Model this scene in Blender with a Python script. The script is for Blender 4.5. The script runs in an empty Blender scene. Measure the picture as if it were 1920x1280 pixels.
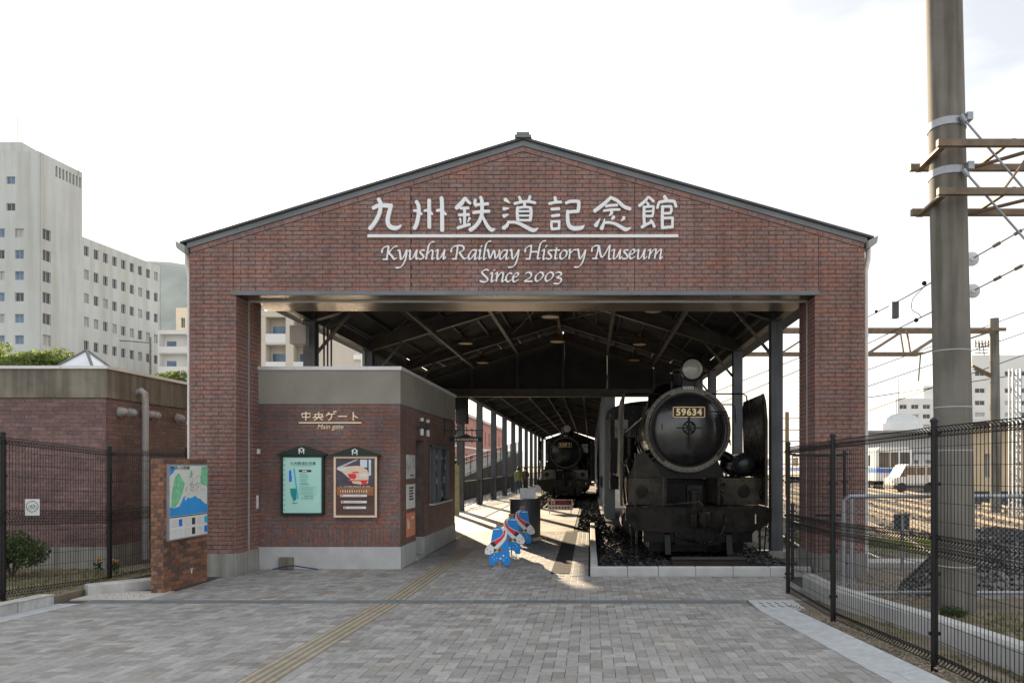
import bpy, math, random
from mathutils import Vector, Matrix
rnd = random.Random(11)
R = math.radians
V = Vector
scene = bpy.context.scene
C = scene.collection

# ------------------------------------------------------------------ camera
CAMZ, F, CX, CY = 1.745, 1400.0, 1107.0, 872.0     # focal length and principal point in photo pixels
cam = bpy.data.cameras.new('camera')
cam.sensor_width = 36.0
cam.lens = F / 1920 * 36
cam.shift_x = (960 - CX) / 1920
cam.shift_y = (CY - 640) / 1920
cam.clip_start, cam.clip_end = 0.1, 6000
co = bpy.data.objects.new('camera', cam)
co.location = (0, 0, CAMZ)
co.rotation_euler = (R(90), 0, 0)
C.objects.link(co)
scene.camera = co

def W(px, py, Y):
    return V(((px - CX) * Y / F, Y, CAMZ + (CY - py) * Y / F))

# ------------------------------------------------------------------ sky, sun, exposure
SUN_AZ, SUN_EL = R(-20), R(15)          # azimuth from +Y (into the picture), negative = left
world = bpy.data.worlds.new('World')
scene.world = world
world.use_nodes = True
wn, wl = world.node_tree.nodes, world.node_tree.links
wn.clear()
sky = wn.new('ShaderNodeTexSky')
sky.sky_type = 'NISHITA'
sky.sun_disc = False
sky.sun_elevation = SUN_EL
sky.sun_rotation = SUN_AZ
sky.altitude = 20
sky.air_density, sky.dust_density, sky.ozone_density = 1.0, 3.0, 1.0
tc = wn.new('ShaderNodeTexCoord')
mp = wn.new('ShaderNodeMapping')
mp.inputs['Scale'].default_value = (1.0, 1.0, 2.6)
mp.inputs['Location'].default_value = (4.3, 0.3, 0)
ns = wn.new('ShaderNodeTexNoise')
ns.inputs['Scale'].default_value = 1.7
ns.inputs['Detail'].default_value = 6
ns.inputs['Roughness'].default_value = 0.55
rp = wn.new('ShaderNodeValToRGB')
rp.color_ramp.elements[0].position, rp.color_ramp.elements[0].color = 0.40, (0.42, 0.42, 0.42, 1)
rp.color_ramp.elements[1].position, rp.color_ramp.elements[1].color = 0.58, (0.93, 0.93, 0.93, 1)
mx = wn.new('ShaderNodeMixRGB')
mx.inputs['Color2'].default_value = (9.5, 9.5, 9.45, 1)      # thin bright cloud veil
bg = wn.new('ShaderNodeBackground')
bg.inputs['Strength'].default_value = 0.06
wo = wn.new('ShaderNodeOutputWorld')
wl.new(tc.outputs['Generated'], mp.inputs['Vector'])
wl.new(mp.outputs['Vector'], ns.inputs['Vector'])
wl.new(ns.outputs['Fac'], rp.inputs['Fac'])
wl.new(rp.outputs['Color'], mx.inputs['Fac'])
wl.new(sky.outputs['Color'], mx.inputs['Color1'])
wl.new(mx.outputs['Color'], bg.inputs['Color'])
wl.new(bg.outputs['Background'], wo.inputs['Surface'])
sun = bpy.data.lights.new('sun', 'SUN')
sun.energy = 5.0
sun.angle = R(0.6)
sun.color = (1.0, 0.79, 0.54)
so = bpy.data.objects.new('sun', sun)
sd = V((math.sin(SUN_AZ) * math.cos(SUN_EL), math.cos(SUN_AZ) * math.cos(SUN_EL), math.sin(SUN_EL)))
so.rotation_euler = sd.to_track_quat('Z', 'Y').to_euler()
so.location = (-20, 60, 30)
C.objects.link(so)
scene.view_settings.view_transform = 'Standard'
scene.view_settings.look = 'None'
scene.view_settings.exposure = 1.38
scene.view_settings.gamma = 1.0
scene.cycles.max_bounces = 7
scene.cycles.use_denoising = True

# ------------------------------------------------------------------ materials
M = {}
def nodes_of(name):
    m = bpy.data.materials.new(name)
    m.use_nodes = True
    M[name] = m
    return m, m.node_tree.nodes, m.node_tree.links, m.node_tree.nodes['Principled BSDF']

def mat(name, col, rough=0.7, var=0.18, scale=4.0, bump=0.0, bscale=None, metal=0.0, col2=None, spec=0.4,
        streak=0.0, rvar=0.0, emit=None, ss=9.0):
    """surface with uneven colour (broad + fine noise), optional vertical weather streaks and relief"""
    up = lambda c: tuple(x * max(1, min(1.3, .80 / max(c))) for x in c)      # real-world reflectance level for the whole set
    col = up(col); col2 = up(col2) if col2 else None
    m, n, l, b = nodes_of(name)
    b.inputs['Roughness'].default_value = rough
    b.inputs['Metallic'].default_value = metal
    b.inputs['Specular IOR Level'].default_value = spec
    geo = n.new('ShaderNodeNewGeometry')
    a = n.new('ShaderNodeTexNoise')
    a.inputs['Scale'].default_value = scale
    a.inputs['Detail'].default_value = 7
    a.inputs['Roughness'].default_value = 0.62
    l.new(geo.outputs['Position'], a.inputs['Vector'])
    r = n.new('ShaderNodeValToRGB')
    c2 = col2 or tuple(min(1, c * (1 + var)) for c in col)
    c1 = col if col2 else tuple(c * (1 - var) for c in col)
    r.color_ramp.elements[0].position, r.color_ramp.elements[0].color = 0.32, (*c1, 1)
    r.color_ramp.elements[1].position, r.color_ramp.elements[1].color = 0.68, (*c2, 1)
    l.new(a.outputs['Fac'], r.inputs['Fac'])
    out = r.outputs['Color']
    if streak:
        mpn = n.new('ShaderNodeMapping')
        mpn.inputs['Scale'].default_value = (ss, ss, ss * .06)
        s = n.new('ShaderNodeTexNoise')
        s.inputs['Scale'].default_value = 1.0
        s.inputs['Detail'].default_value = 4
        sr = n.new('ShaderNodeValToRGB')
        sr.color_ramp.elements[0].position, sr.color_ramp.elements[0].color = 0.42, (1, 1, 1, 1)
        k = 1 - streak
        sr.color_ramp.elements[1].position, sr.color_ramp.elements[1].color = 0.66, (k, k * .97, k * .92, 1)
        mm = n.new('ShaderNodeMixRGB')
        mm.blend_type = 'MULTIPLY'
        mm.inputs['Fac'].default_value = 1
        l.new(geo.outputs['Position'], mpn.inputs['Vector'])
        l.new(mpn.outputs['Vector'], s.inputs['Vector'])
        l.new(s.outputs['Fac'], sr.inputs['Fac'])
        l.new(out, mm.inputs['Color1'])
        l.new(sr.outputs['Color'], mm.inputs['Color2'])
        out = mm.outputs['Color']
    l.new(out, b.inputs['Base Color'])
    if rvar:
        mr = n.new('ShaderNodeMapRange')
        mr.inputs['From Min'].default_value, mr.inputs['From Max'].default_value = 0.3, 0.7
        mr.inputs['To Min'].default_value, mr.inputs['To Max'].default_value = max(0.03, rough - rvar), min(1, rough + rvar)
        l.new(a.outputs['Fac'], mr.inputs['Value'])
        l.new(mr.outputs['Result'], b.inputs['Roughness'])
    if bump:
        f = n.new('ShaderNodeTexNoise')
        f.inputs['Scale'].default_value = bscale or scale * 12
        f.inputs['Detail'].default_value = 5
        l.new(geo.outputs['Position'], f.inputs['Vector'])
        bn = n.new('ShaderNodeBump')
        bn.inputs['Strength'].default_value = bump
        bn.inputs['Distance'].default_value = 0.01
        l.new(f.outputs['Fac'], bn.inputs['Height'])
        l.new(bn.outputs['Normal'], b.inputs['Normal'])
    if emit:
        b.inputs['Emission Color'].default_value = (*emit[0], 1)
        b.inputs['Emission Strength'].default_value = emit[1]
    return m

def piece_mat(name, cols, rough=0.75, bump=0.3, bscale=90, patch=0.35, patch_scale=1.3, vary=0.25, translucent=0.0, rain=0.0, spots=0.0):
    """bricks / pavers: each piece takes its own tone from its 'tint' (joined pieces) or its object's random number"""
    m, n, l, b = nodes_of(name)
    b.inputs['Roughness'].default_value = rough
    b.inputs['Specular IOR Level'].default_value = 0.35
    geo = n.new('ShaderNodeNewGeometry')
    at = n.new('ShaderNodeAttribute')
    at.attribute_name = 'tint'
    oi = n.new('ShaderNodeObjectInfo')
    ad = n.new('ShaderNodeMath'); ad.operation = 'ADD'
    fr = n.new('ShaderNodeMath'); fr.operation = 'FRACT'
    l.new(at.outputs['Fac'], ad.inputs[0]); l.new(oi.outputs['Random'], ad.inputs[1]); l.new(ad.outputs[0], fr.inputs[0])
    r = n.new('ShaderNodeValToRGB')
    r.color_ramp.interpolation = 'CONSTANT'
    k = len(cols)
    while len(r.color_ramp.elements) < k:
        r.color_ramp.elements.new(0.5)
    for i, c in enumerate(cols):
        r.color_ramp.elements[i].position = i / k
        r.color_ramp.elements[i].color = (*[x * 1.42 for x in c], 1)
    l.new(fr.outputs[0], r.inputs['Fac'])
    p = n.new('ShaderNodeTexNoise'); p.inputs['Scale'].default_value = patch_scale; p.inputs['Detail'].default_value = 3
    l.new(geo.outputs['Position'], p.inputs['Vector'])
    p2 = n.new('ShaderNodeTexNoise'); p2.inputs['Scale'].default_value = 22; p2.inputs['Detail'].default_value = 6
    l.new(geo.outputs['Position'], p2.inputs['Vector'])
    mr = n.new('ShaderNodeMapRange')
    mr.inputs['From Min'].default_value, mr.inputs['From Max'].default_value = 0.3, 0.7
    mr.inputs['To Min'].default_value, mr.inputs['To Max'].default_value = 1 - patch, 1 + patch * .6
    l.new(p.outputs['Fac'], mr.inputs['Value'])
    mr2 = n.new('ShaderNodeMapRange')
    mr2.inputs['From Min'].default_value, mr2.inputs['From Max'].default_value = 0.3, 0.7
    mr2.inputs['To Min'].default_value, mr2.inputs['To Max'].default_value = 1 - vary, 1 + vary
    l.new(p2.outputs['Fac'], mr2.inputs['Value'])
    mu = n.new('ShaderNodeMath'); mu.operation = 'MULTIPLY'
    l.new(mr.outputs['Result'], mu.inputs[0]); l.new(mr2.outputs['Result'], mu.inputs[1])
    val = mu.outputs[0]
    def times(scale_vec, lo, hi, k_):
        mpn = n.new('ShaderNodeMapping'); mpn.inputs['Scale'].default_value = scale_vec
        t_ = n.new('ShaderNodeTexNoise'); t_.inputs['Scale'].default_value = 1.0; t_.inputs['Detail'].default_value = 5
        l.new(geo.outputs['Position'], mpn.inputs['Vector']); l.new(mpn.outputs['Vector'], t_.inputs['Vector'])
        q_ = n.new('ShaderNodeMapRange'); q_.inputs['From Min'].default_value, q_.inputs['From Max'].default_value = lo, hi
        q_.inputs['To Min'].default_value, q_.inputs['To Max'].default_value = 1.0, 1 - k_
        l.new(t_.outputs['Fac'], q_.inputs['Value'])
        x_ = n.new('ShaderNodeMath'); x_.operation = 'MULTIPLY'; l.new(val, x_.inputs[0]); l.new(q_.outputs['Result'], x_.inputs[1])
        return x_.outputs[0]
    if rain: val = times((5, 5, .35), .45, .7, rain)
    if spots:
        val = times((2.3, 2.3, 2.3), .58, .70, spots); val = times((14, 14, 14), .64, .72, spots * .8)
    hs = n.new('ShaderNodeHueSaturation')
    l.new(r.outputs['Color'], hs.inputs['Color']); l.new(val, hs.inputs['Value'])
    l.new(hs.outputs['Color'], b.inputs['Base Color'])
    if translucent:
        tr = n.new('ShaderNodeBsdfTranslucent'); ms_ = n.new('ShaderNodeMixShader'); ms_.inputs['Fac'].default_value = translucent
        l.new(hs.outputs['Color'], tr.inputs['Color']); l.new(b.outputs['BSDF'], ms_.inputs[1]); l.new(tr.outputs['BSDF'], ms_.inputs[2])
        l.new(ms_.outputs['Shader'], n['Material Output'].inputs['Surface'])
    f = n.new('ShaderNodeTexNoise'); f.inputs['Scale'].default_value = bscale; f.inputs['Detail'].default_value = 5
    l.new(geo.outputs['Position'], f.inputs['Vector'])
    bn = n.new('ShaderNodeBump'); bn.inputs['Strength'].default_value = bump; bn.inputs['Distance'].default_value = 0.004
    l.new(f.outputs['Fac'], bn.inputs['Height']); l.new(bn.outputs['Normal'], b.inputs['Normal'])
    return m

piece_mat('brick', [(.202, .110, .092), (.188, .107, .092), (.176, .112, .100), (.188, .120, .108), (.214, .108, .086), (.178, .115, .105), (.196, .110, .094)], rough=.55, bump=.35, patch=.16, rain=.22)
piece_mat('brick_dark', [(.155, .094, .088), (.134, .083, .079), (.172, .104, .096), (.118, .075, .073), (.148, .091, .086)], rough=.6, patch=.25, rain=.25)
piece_mat('brick_office', [(.150, .082, .070), (.132, .078, .069), (.118, .084, .080), (.168, .078, .060), (.124, .088, .083), (.140, .080, .070)], rough=.5, patch=.3, rain=.15)  # gate brick darkened: shade under the shed roof is put into the tones
piece_mat('brick_orange', [(.190, .090, .055), (.150, .074, .049), (.225, .112, .068), (.112, .064, .048), (.170, .088, .058), (.092, .058, .047)], rough=.7)
piece_mat('paver', [(.212, .209, .205), (.242, .239, .234), (.194, .191, .188), (.272, .268, .261), (.222, .219, .217), (.172, .164, .155), (.230, .227, .226), (.203, .193, .181)],
          rough=.6, bump=.4, bscale=160, patch=.08, patch_scale=.5, vary=.14, spots=.16)
piece_mat('leaf', [(.050, .085, .022), (.070, .110, .030), (.035, .062, .018), (.090, .120, .035), (.045, .075, .03)], rough=.6, bump=.1, translucent=.35)
piece_mat('leaf_light', [(.10, .14, .035), (.13, .17, .045), (.075, .115, .03), (.15, .17, .05)], rough=.65, bump=.1, translucent=.5)
piece_mat('grass', [(.11, .135, .035), (.15, .16, .05), (.19, .16, .07), (.08, .11, .03), (.22, .19, .10)], rough=.8, bump=.1)
piece_mat('stone_chip', [(.026, .027, .029), (.016, .017, .018), (.040, .040, .041), (.021, .020, .019), (.055, .054, .052)], rough=.85, bump=.4)
piece_mat('stone_yard', [(.075, .062, .050), (.095, .078, .062), (.055, .048, .041), (.115, .096, .078)], rough=.9, bump=.4)
piece_mat('stone_brown', [(.16, .135, .11), (.20, .165, .13), (.11, .098, .085), (.24, .20, .165)], rough=.9, bump=.4)
mat('mortar', (.048, .041, .039), .9, .25, 9)
mat('mortar_light', (.12, .095, .085), .9, .25, 9)
mat('paver_joint', (.045, .044, .042), .95, .2, 8)
mat('concrete', (.25, .247, .232), .85, .16, 2.2, .25, 60, streak=.28)
mat('concrete_light', (.37, .375, .375), .8, .12, 3, .25, 80)
mat('concrete_band', (.178, .162, .132), .85, .24, 1.6, .2, 60, streak=.34)
mat('office_band', (.215, .203, .178), .75, .14, 1.3, .12, 60)
mat('cap_metal', (.52, .52, .52), .45, .08, 2, metal=.3)
mat('kerb', (.40, .40, .40), .85, .16, 5, .3, 90, streak=.15)
mat('pole_concrete', (.150, .142, .126), .85, .18, 1.4, .3, 70, streak=.38)
mat('soffit', (.165, .128, .092), .33, .25, 1.6, metal=.85, rvar=.10)
mat('trim_dark', (.055, .060, .068), .45, .2, 3, metal=.3)
mat('fascia', (.135, .145, .155), .5, .15, 2, metal=.2)
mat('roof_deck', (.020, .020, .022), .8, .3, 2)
mat('steel_dark', (.040, .043, .047), .5, .3, 3, metal=.2)
mat('steel_rafter', (.080, .074, .066), .5, .3, 3, metal=.2)
mat('steel_column', (.085, .094, .106), .5, .2, 2, metal=.2, streak=.2)
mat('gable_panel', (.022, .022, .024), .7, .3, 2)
mat('wall_sheet', (.22, .25, .28), .5, .12, 2, metal=.2)
mat('letter_white', (.84, .86, .88), .35, .04, 5, metal=.05)
mat('letter_gold', (.78, .66, .48), .3, .1, 8, metal=.4)
mat('white_paint', (.78, .78, .77), .5, .06, 4)
mat('pipe_white', (.60, .60, .585), .45, .08, 3, streak=.1)
mat('pipe_grey', (.30, .305, .31), .45, .12, 3, streak=.12)
mat('gutter_grey', (.27, .285, .28), .5, .12, 3)
mat('black_gloss', (.012, .013, .015), .22, .4, 3, rvar=.12)
mat('black_paint', (.0045, .0045, .005), .30, .45, 2.4, spec=.3, bump=.06, bscale=40, rvar=.15)
mat('loco_grime', (.003, .003, .003), .27, .0, 4.2, spec=.22, bump=.09, bscale=30, col2=(.015, .013, .010), rvar=.15)
mat('loco_ring', (.10, .092, .077), .45, .0, 3.0, bump=.2, bscale=30, col2=(.215, .196, .163), rvar=.12)
mat('loco_tan', (.010, .009, .0075), .45, .0, 3.0, bump=.2, bscale=30, spec=.25, col2=(.062, .054, .042), rvar=.12)
mat('loco_door', (.006, .008, .012), .15, .0, 1.6, col2=(.026, .025, .024), rvar=.09, spec=.9)
mat('plate_black', (.03, .018, .010), .4, .1, 5)
mat('brass', (.80, .62, .36), .32, .1, 8, metal=.6)
mat('lens', (.33, .315, .285), .12, .1, 10, spec=.8)
mat('rail_steel', (.20, .13, .085), .45, .3, 5, metal=.5)
mat('rail_shine', (.42, .36, .29), .3, .2, 5, metal=.8)
mat('sleeper', (.030, .026, .022), .9, .3, 5)
mat('soil', (.15, .125, .095), .95, .3, 2.5, .5, 40)
mat('soil_dark', (.028, .026, .025), .95, .4, 6, .5, 40)
mat('ballast_base', (.085, .071, .056), .95, .35, 3, .6, 30)
mat('ground', (.20, .185, .16), .95, .25, .15, .4, 3)
mat('floor_far', (.40, .385, .36), .55, .12, 1.3, .15, 60, rvar=.1)
mat('tactile', (.170, .150, .118), .75, .15, 5, .3, 80)
mat('tactile_bar', (.285, .252, .195), .7, .12, 5, .3, 80)
mat('grating', (.17, .195, .21), .5, .2, 4, metal=.3)
mat('mat_dark', (.045, .045, .047), .8, .2, 20)
mat('channel', (.36, .38, .40), .8, .14, 10, .5, 150)
mat('fence_black', (.006, .006, .007), .4, .2, 4)
mat('galvanized', (.28, .30, .325), .45, .15, 5, metal=.5)
mat('curtain', (.36, .355, .33), .6, .15, .6)
mat('sleeper_yard', (.060, .050, .040), .9, .2, 3)
mat('rusty', (.105, .078, .054), .65, .0, 5, col2=(.195, .152, .110), metal=.2)
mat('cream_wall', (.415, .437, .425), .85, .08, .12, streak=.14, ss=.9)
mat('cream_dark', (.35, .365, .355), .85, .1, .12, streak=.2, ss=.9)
mat('beige_wall', (.50, .455, .385), .85, .07, .2)
mat('white_wall', (.60, .60, .58), .8, .06, .2)
mat('tan_wall', (.50, .40, .27), .85, .08, .5)
mat('pink_brick', (.33, .16, .13), .85, .15, 1.5)
mat('window_dark', (.045, .05, .055), .15, .3, .5, spec=.6)
mat('window_blue', (.10, .17, .26), .15, .4, .5, spec=.6)
mat('window_frame', (.32, .33, .34), .5, .1, 1)
mat('gravel_grey', (.17, .165, .155), .95, .3, 9, .6, 60)
mat('glass_dark', (.022, .025, .028), .06, .3, 2, spec=.7)
mat('roof_grey', (.25, .25, .26), .7, .15, 1)
mat('train_white', (.72, .72, .70), .35, .06, 1)
mat('train_blue', (.03, .16, .52), .35, .08, 1)
mat('red', (.62, .03, .05), .4, .08, 4)
mat('board_blue', (.012, .20, .56), .35, .08, 4)
mat('green_dark', (.006, .020, .015), .4, .15, 4)
mat('poster_mint', (.40, .68, .60), .35, .03, 3)
mat('poster_white', (.70, .70, .68), .4, .05, 4)
mat('poster_grey', (.34, .33, .33), .4, .0, 5, col2=(.62, .61, .60))
mat('poster_brown', (.085, .045, .035), .4, .25, 5)
mat('poster_cream', (.82, .62, .46), .4, .06, 6)
mat('poster_dark', (.06, .055, .075), .4, .3, 6)
mat('poster_sky', (.62, .66, .72), .4, .08, 6)
mat('ink', (.03, .03, .035), .5, .1, 6)
mat('ink_blue', (.02, .16, .60), .45, .1, 6)
mat('ink_cyan', (.03, .42, .70), .45, .1, 6)
mat('ink_teal', (.01, .24, .24), .45, .1, 6)
mat('map_sea', (.03, .27, .66), .35, .1, 3)
mat('map_land', (.56, .58, .54), .4, .0, 22, col2=(.74, .73, .70))
mat('map_green', (.17, .47, .26), .4, .25, 16)
mat('orange_notice', (.62, .20, .11), .45, .06, 5)
mat('maroon', (.16, .018, .022), .45, .1, 5)
mat('bin_grey', (.075, .075, .078), .45, .12, 4, metal=.3)
mat('steel_brushed', (.34, .34, .345), .35, .1, 8, metal=.7)
mat('wood_brown', (.27, .11, .045), .6, .25, 9)
mat('khaki', (.40, .38, .24), .7, .2, 7)
mat('bark', (.10, .075, .055), .9, .3, 6, .5, 30)
mat('hill', (.28, .30, .275), .95, .2, .02)  # distance haze is put into this pale base colour
mat('skin', (.50, .30, .21), .55, .05, 8)
mat('hair', (.035, .022, .016), .5, .2, 20)
mat('jacket_green', (.22, .25, .09), .8, .15, 12)
mat('jacket_dark', (.045, .042, .045), .8, .2, 12)
mat('jacket_navy', (.025, .04, .10), .8, .2, 12)
mat('denim', (.06, .085, .14), .85, .15, 14)
mat('trousers_dark', (.03, .03, .034), .85, .15, 14)
mat('wire', (.02, .02, .021), 1.0, .1, 4, spec=0.0)
mat('lamp_shade', (.30, .22, .12), .35, .2, 6, metal=.7)
mat('lamp_disc', (.62, .50, .36), .3, .1, 6)
mat('yellow_flower', (.45, .22, .03), .6, .2, 20)
mat('insulator', (.42, .46, .48), .2, .04, 5)
mat('skylight', (.50, .53, .55), .25, .1, 2, metal=.2)

# ------------------------------------------------------------------ mesh helpers
class MB:
    def __init__(s):
        s.v, s.f, s.t, s.m, s.tint, s.mi = [], [], [], [], 0.0, 0
    def face(s, idx):
        s.f.append(tuple(idx)); s.t.append(s.tint); s.m.append(s.mi)
    def prism(s, A, B):
        """two matching loops of 3D points, joined"""
        n = len(A); o = len(s.v)
        s.v += [tuple(p) for p in A] + [tuple(p) for p in B]
        s.face(range(o + n - 1, o - 1, -1)); s.face(range(o + n, o + 2 * n))
        for i in range(n):
            j = (i + 1) % n
            s.face((o + i, o + j, o + n + j, o + n + i))
        return s
    def box(s, x0, x1, y0, y1, z0, z1):
        s.prism([(x0, y0, z0), (x0, y1, z0), (x1, y1, z0), (x1, y0, z0)][::-1], [(x0, y0, z1), (x0, y1, z1), (x1, y1, z1), (x1, y0, z1)][::-1])
        return s
    def quad(s, a, b, c, d):
        o = len(s.v); s.v += [tuple(a), tuple(b), tuple(c), tuple(d)]; s.face((o, o + 1, o + 2, o + 3)); return s
    def bar(s, p0, p1, w, h=None, up=(0, 0, 1)):
        p0, p1 = V(p0), V(p1); h = h or w
        d = (p1 - p0).normalized(); u = V(up)
        if abs(d.dot(u)) > 0.97: u = V((0, 1, 0))
        a = d.cross(u).normalized() * (w / 2); b = a.cross(d).normalized() * (h / 2)
        s.prism([p0 - a - b, p0 + a - b, p0 + a + b, p0 - a + b], [p1 - a - b, p1 + a - b, p1 + a + b, p1 - a + b]); return s
    def ring(s, c, d, r, n):
        d = V(d).normalized(); u = V((0, 0, 1)) if abs(d.z) < .9 else V((1, 0, 0))
        a = d.cross(u).normalized(); b = d.cross(a)
        return [V(c) + (a * math.cos(2 * math.pi * i / n) + b * math.sin(2 * math.pi * i / n)) * r for i in range(n)]
    def cyl(s, p0, p1, r0, r1=None, n=14):
        r1 = r0 if r1 is None else r1; d = V(p1) - V(p0)
        s.prism(s.ring(p0, d, r0, n), s.ring(p1, d, max(r1, 1e-4), n)); return s
    def loft(s, loops, caps=True):
        n = len(loops[0]); o = len(s.v)
        for L in loops: s.v += [tuple(p) for p in L]
        for k in range(len(loops) - 1):
            for i in range(n):
                j = (i + 1) % n
                s.face((o + k * n + i, o + k * n + j, o + (k + 1) * n + j, o + (k + 1) * n + i))
        if caps:
            s.face(range(o + n - 1, o - 1, -1)); e = o + (len(loops) - 1) * n; s.face(range(e, e + n))
        return s
    def lathe(s, c, d, prof, n=24):
        """profile [(radius, distance along d)]"""
        d = V(d).normalized()
        s.loft([s.ring(V(c) + d * h, d, max(r, 1e-4), n) for r, h in prof]); return s
    def tube(s, pts, r, n=6):
        pts = [V(p) for p in pts]; loops = []
        u = V((0.13, 0.21, 1)).normalized()
        for i, p in enumerate(pts):
            d = (pts[min(i + 1, len(pts) - 1)] - pts[max(i - 1, 0)]).normalized()
            if abs(d.dot(u)) > .98: u = V((1, .1, .1)).normalized()
            a = d.cross(u).normalized(); b = d.cross(a)
            loops.append([p + (a * math.cos(2 * math.pi * k / n) + b * math.sin(2 * math.pi * k / n)) * r for k in range(n)])
        s.loft(loops); return s
    def ball(s, c, r, n=12, sq=(1, 1, 1)):
        k = max(4, n // 2); loops = []
        for i in range(k + 1):
            t = math.pi * i / k; rr = max(math.sin(t), 1e-3)
            loops.append([V(c) + V((math.cos(2 * math.pi * j / n) * rr * r * sq[0], math.sin(2 * math.pi * j / n) * rr * r * sq[1], -math.cos(t) * r * sq[2])) for j in range(n)])
        s.loft(loops); return s
    def mesh(s, name, mats, smooth=False):
        me = bpy.data.meshes.new(name)
        me.from_pydata(s.v, [], s.f)
        for m in (mats if isinstance(mats, (list, tuple)) else [mats]): me.materials.append(M[m])
        if any(s.t):
            at = me.attributes.new('tint', 'FLOAT', 'FACE'); at.data.foreach_set('value', s.t)
        if any(s.m): me.polygons.foreach_set('material_index', s.m)
        if smooth:
            me.polygons.foreach_set('use_smooth', [True] * len(me.polygons))
            me.set_sharp_from_angle(angle=R(38))
        me.update()
        return me
    def build(s, name, mats, parent=None, smooth=False):
        return link(name, s.mesh(name, mats, smooth), parent)

def link(name, data, parent=None):
    o = bpy.data.objects.new(name, data); C.objects.link(o)
    if parent is not None: attach(o, parent)
    return o
def root_offset(p):
    q = V((0, 0, 0))
    while p is not None:
        q += V(p.location); p = p.parent
    return q
WORLD = {}
def attach(o, parent):
    o.parent = parent
    o.matrix_parent_inverse = WORLD.get(parent.name, Matrix.Identity(4)).inverted()
    WORLD[o.name] = Matrix.Identity(4)
def tag(o, label=None, cat=None, group=None, kind=None):
    for k, v in (('label', label), ('category', cat), ('group', group), ('kind', kind)):
        if v: o[k] = v
    return o
def thing(name, label, cat, loc=(0, 0, 0), group=None):
    o = bpy.data.objects.new(name, None); C.objects.link(o); o.location = loc; o.empty_display_size = .2
    WORLD[o.name] = Matrix.Translation(V(loc))
    return tag(o, label, cat, group)
def struct(name, mb, m, smooth=False):
    return tag(mb.build(name, m, None, smooth), kind='structure')
def copy_tree(o, parent=None):
    c = o.copy(); C.objects.link(c)
    if parent is not None: c.parent = parent
    for ch in list(o.children): copy_tree(ch, c)
    return c
def box(name, m, parent, *b):
    return MB().box(*b).build(name, m, parent)

def text_mesh(name, body, size, m, origin, right, up, parent=None, extrude=.004, bold=0.0, align='CENTER', shear=0.0, space=1.0):
    cu = bpy.data.curves.new(name, 'FONT'); cu.body = body; cu.size = size; cu.extrude = extrude
    cu.offset = bold; cu.align_x = align; cu.align_y = 'CENTER'; cu.shear = shear; cu.space_character = space; cu.resolution_u = 3
    t = bpy.data.objects.new('tmp', cu); C.objects.link(t)
    me = bpy.data.meshes.new_from_object(t.evaluated_get(bpy.context.evaluated_depsgraph_get()))
    bpy.data.objects.remove(t); bpy.data.curves.remove(cu)
    r, u = V(right).normalized(), V(up).normalized(); nn = r.cross(u)
    mt = Matrix((r, u, nn)).transposed().to_4x4(); mt.translation = V(origin)
    me.transform(mt)
    me.materials.clear(); me.materials.append(M[m])
    return link(name, me, parent)

def smooth_line(pts, k=5):
    if len(pts) < 3: return [V((*p, 0)) if len(p) == 2 else V(p) for p in pts]
    P = [V((*p, 0)) if len(p) == 2 else V(p) for p in pts]; out = []
    for i in range(len(P) - 1):
        a, b, c, d = P[max(i - 1, 0)], P[i], P[i + 1], P[min(i + 2, len(P) - 1)]
        for j in range(k):
            t = j / k
            out.append(.5 * ((2 * b) + (c - a) * t + (2 * a - 5 * b + 4 * c - d) * t * t + (3 * b - a - 3 * c + d) * t ** 3))
    out.append(P[-1]); return out

def stroke(mb, pts, wid, place, d0, d1, nib=None, k=5):
    """flat brush stroke (2D points, width or end widths) extruded between depths d0..d1; place(u, v, depth) -> 3D"""
    P = smooth_line(pts, k); n = len(P)
    L, Rr = [], []
    for i, p in enumerate(P):
        d = P[min(i + 1, n - 1)] - P[max(i - 1, 0)]
        if d.length < 1e-6: d = V((1, 0, 0))
        d.normalize()
        t = i / (n - 1)
        if nib: w = nib[0] + (nib[1] - nib[0]) * abs(math.sin(math.atan2(-d.y, d.x) - nib[2]))
        elif isinstance(wid, (list, tuple)):
            x = t * (len(wid) - 1); j = min(int(x), len(wid) - 2); w = wid[j] + (wid[j + 1] - wid[j]) * (x - j)
        else: w = wid
        q = V((-d.y, d.x, 0)) * (w / 2)
        if i == 0 or i == n - 1:
            e = d * (w * .32) * (-1 if i == 0 else 1)
            pin = V((-d.y, d.x, 0)) * (w * .26)
            if i == 0:
                L += [p + e + pin, p + q]; Rr += [p + e - pin, p - q]
            else:
                L += [p + q, p + e + pin]; Rr += [p - q, p + e - pin]
        else:
            L.append(p + q); Rr.append(p - q)
    m = len(L); o = len(mb.v)
    for i in range(m):
        f = d1 + (d0 - d1) * 0.04 * (i % 7) / 7
        mb.v += [tuple(place(L[i].x, L[i].y, f)), tuple(place(Rr[i].x, Rr[i].y, f)), tuple(place(L[i].x, L[i].y, d0)), tuple(place(Rr[i].x, Rr[i].y, d0))]
    for i in range(m - 1):
        a = o + 4 * i; b = a + 4
        mb.face((a, b, b + 1, a + 1)); mb.face((a, a + 2, b + 2, b)); mb.face((a + 1, b + 1, b + 3, a + 3))
    mb.face((o, o + 1, o + 3, o + 2)); e = o + 4 * (m - 1); mb.face((e + 1, e, e + 2, e + 3))

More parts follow.
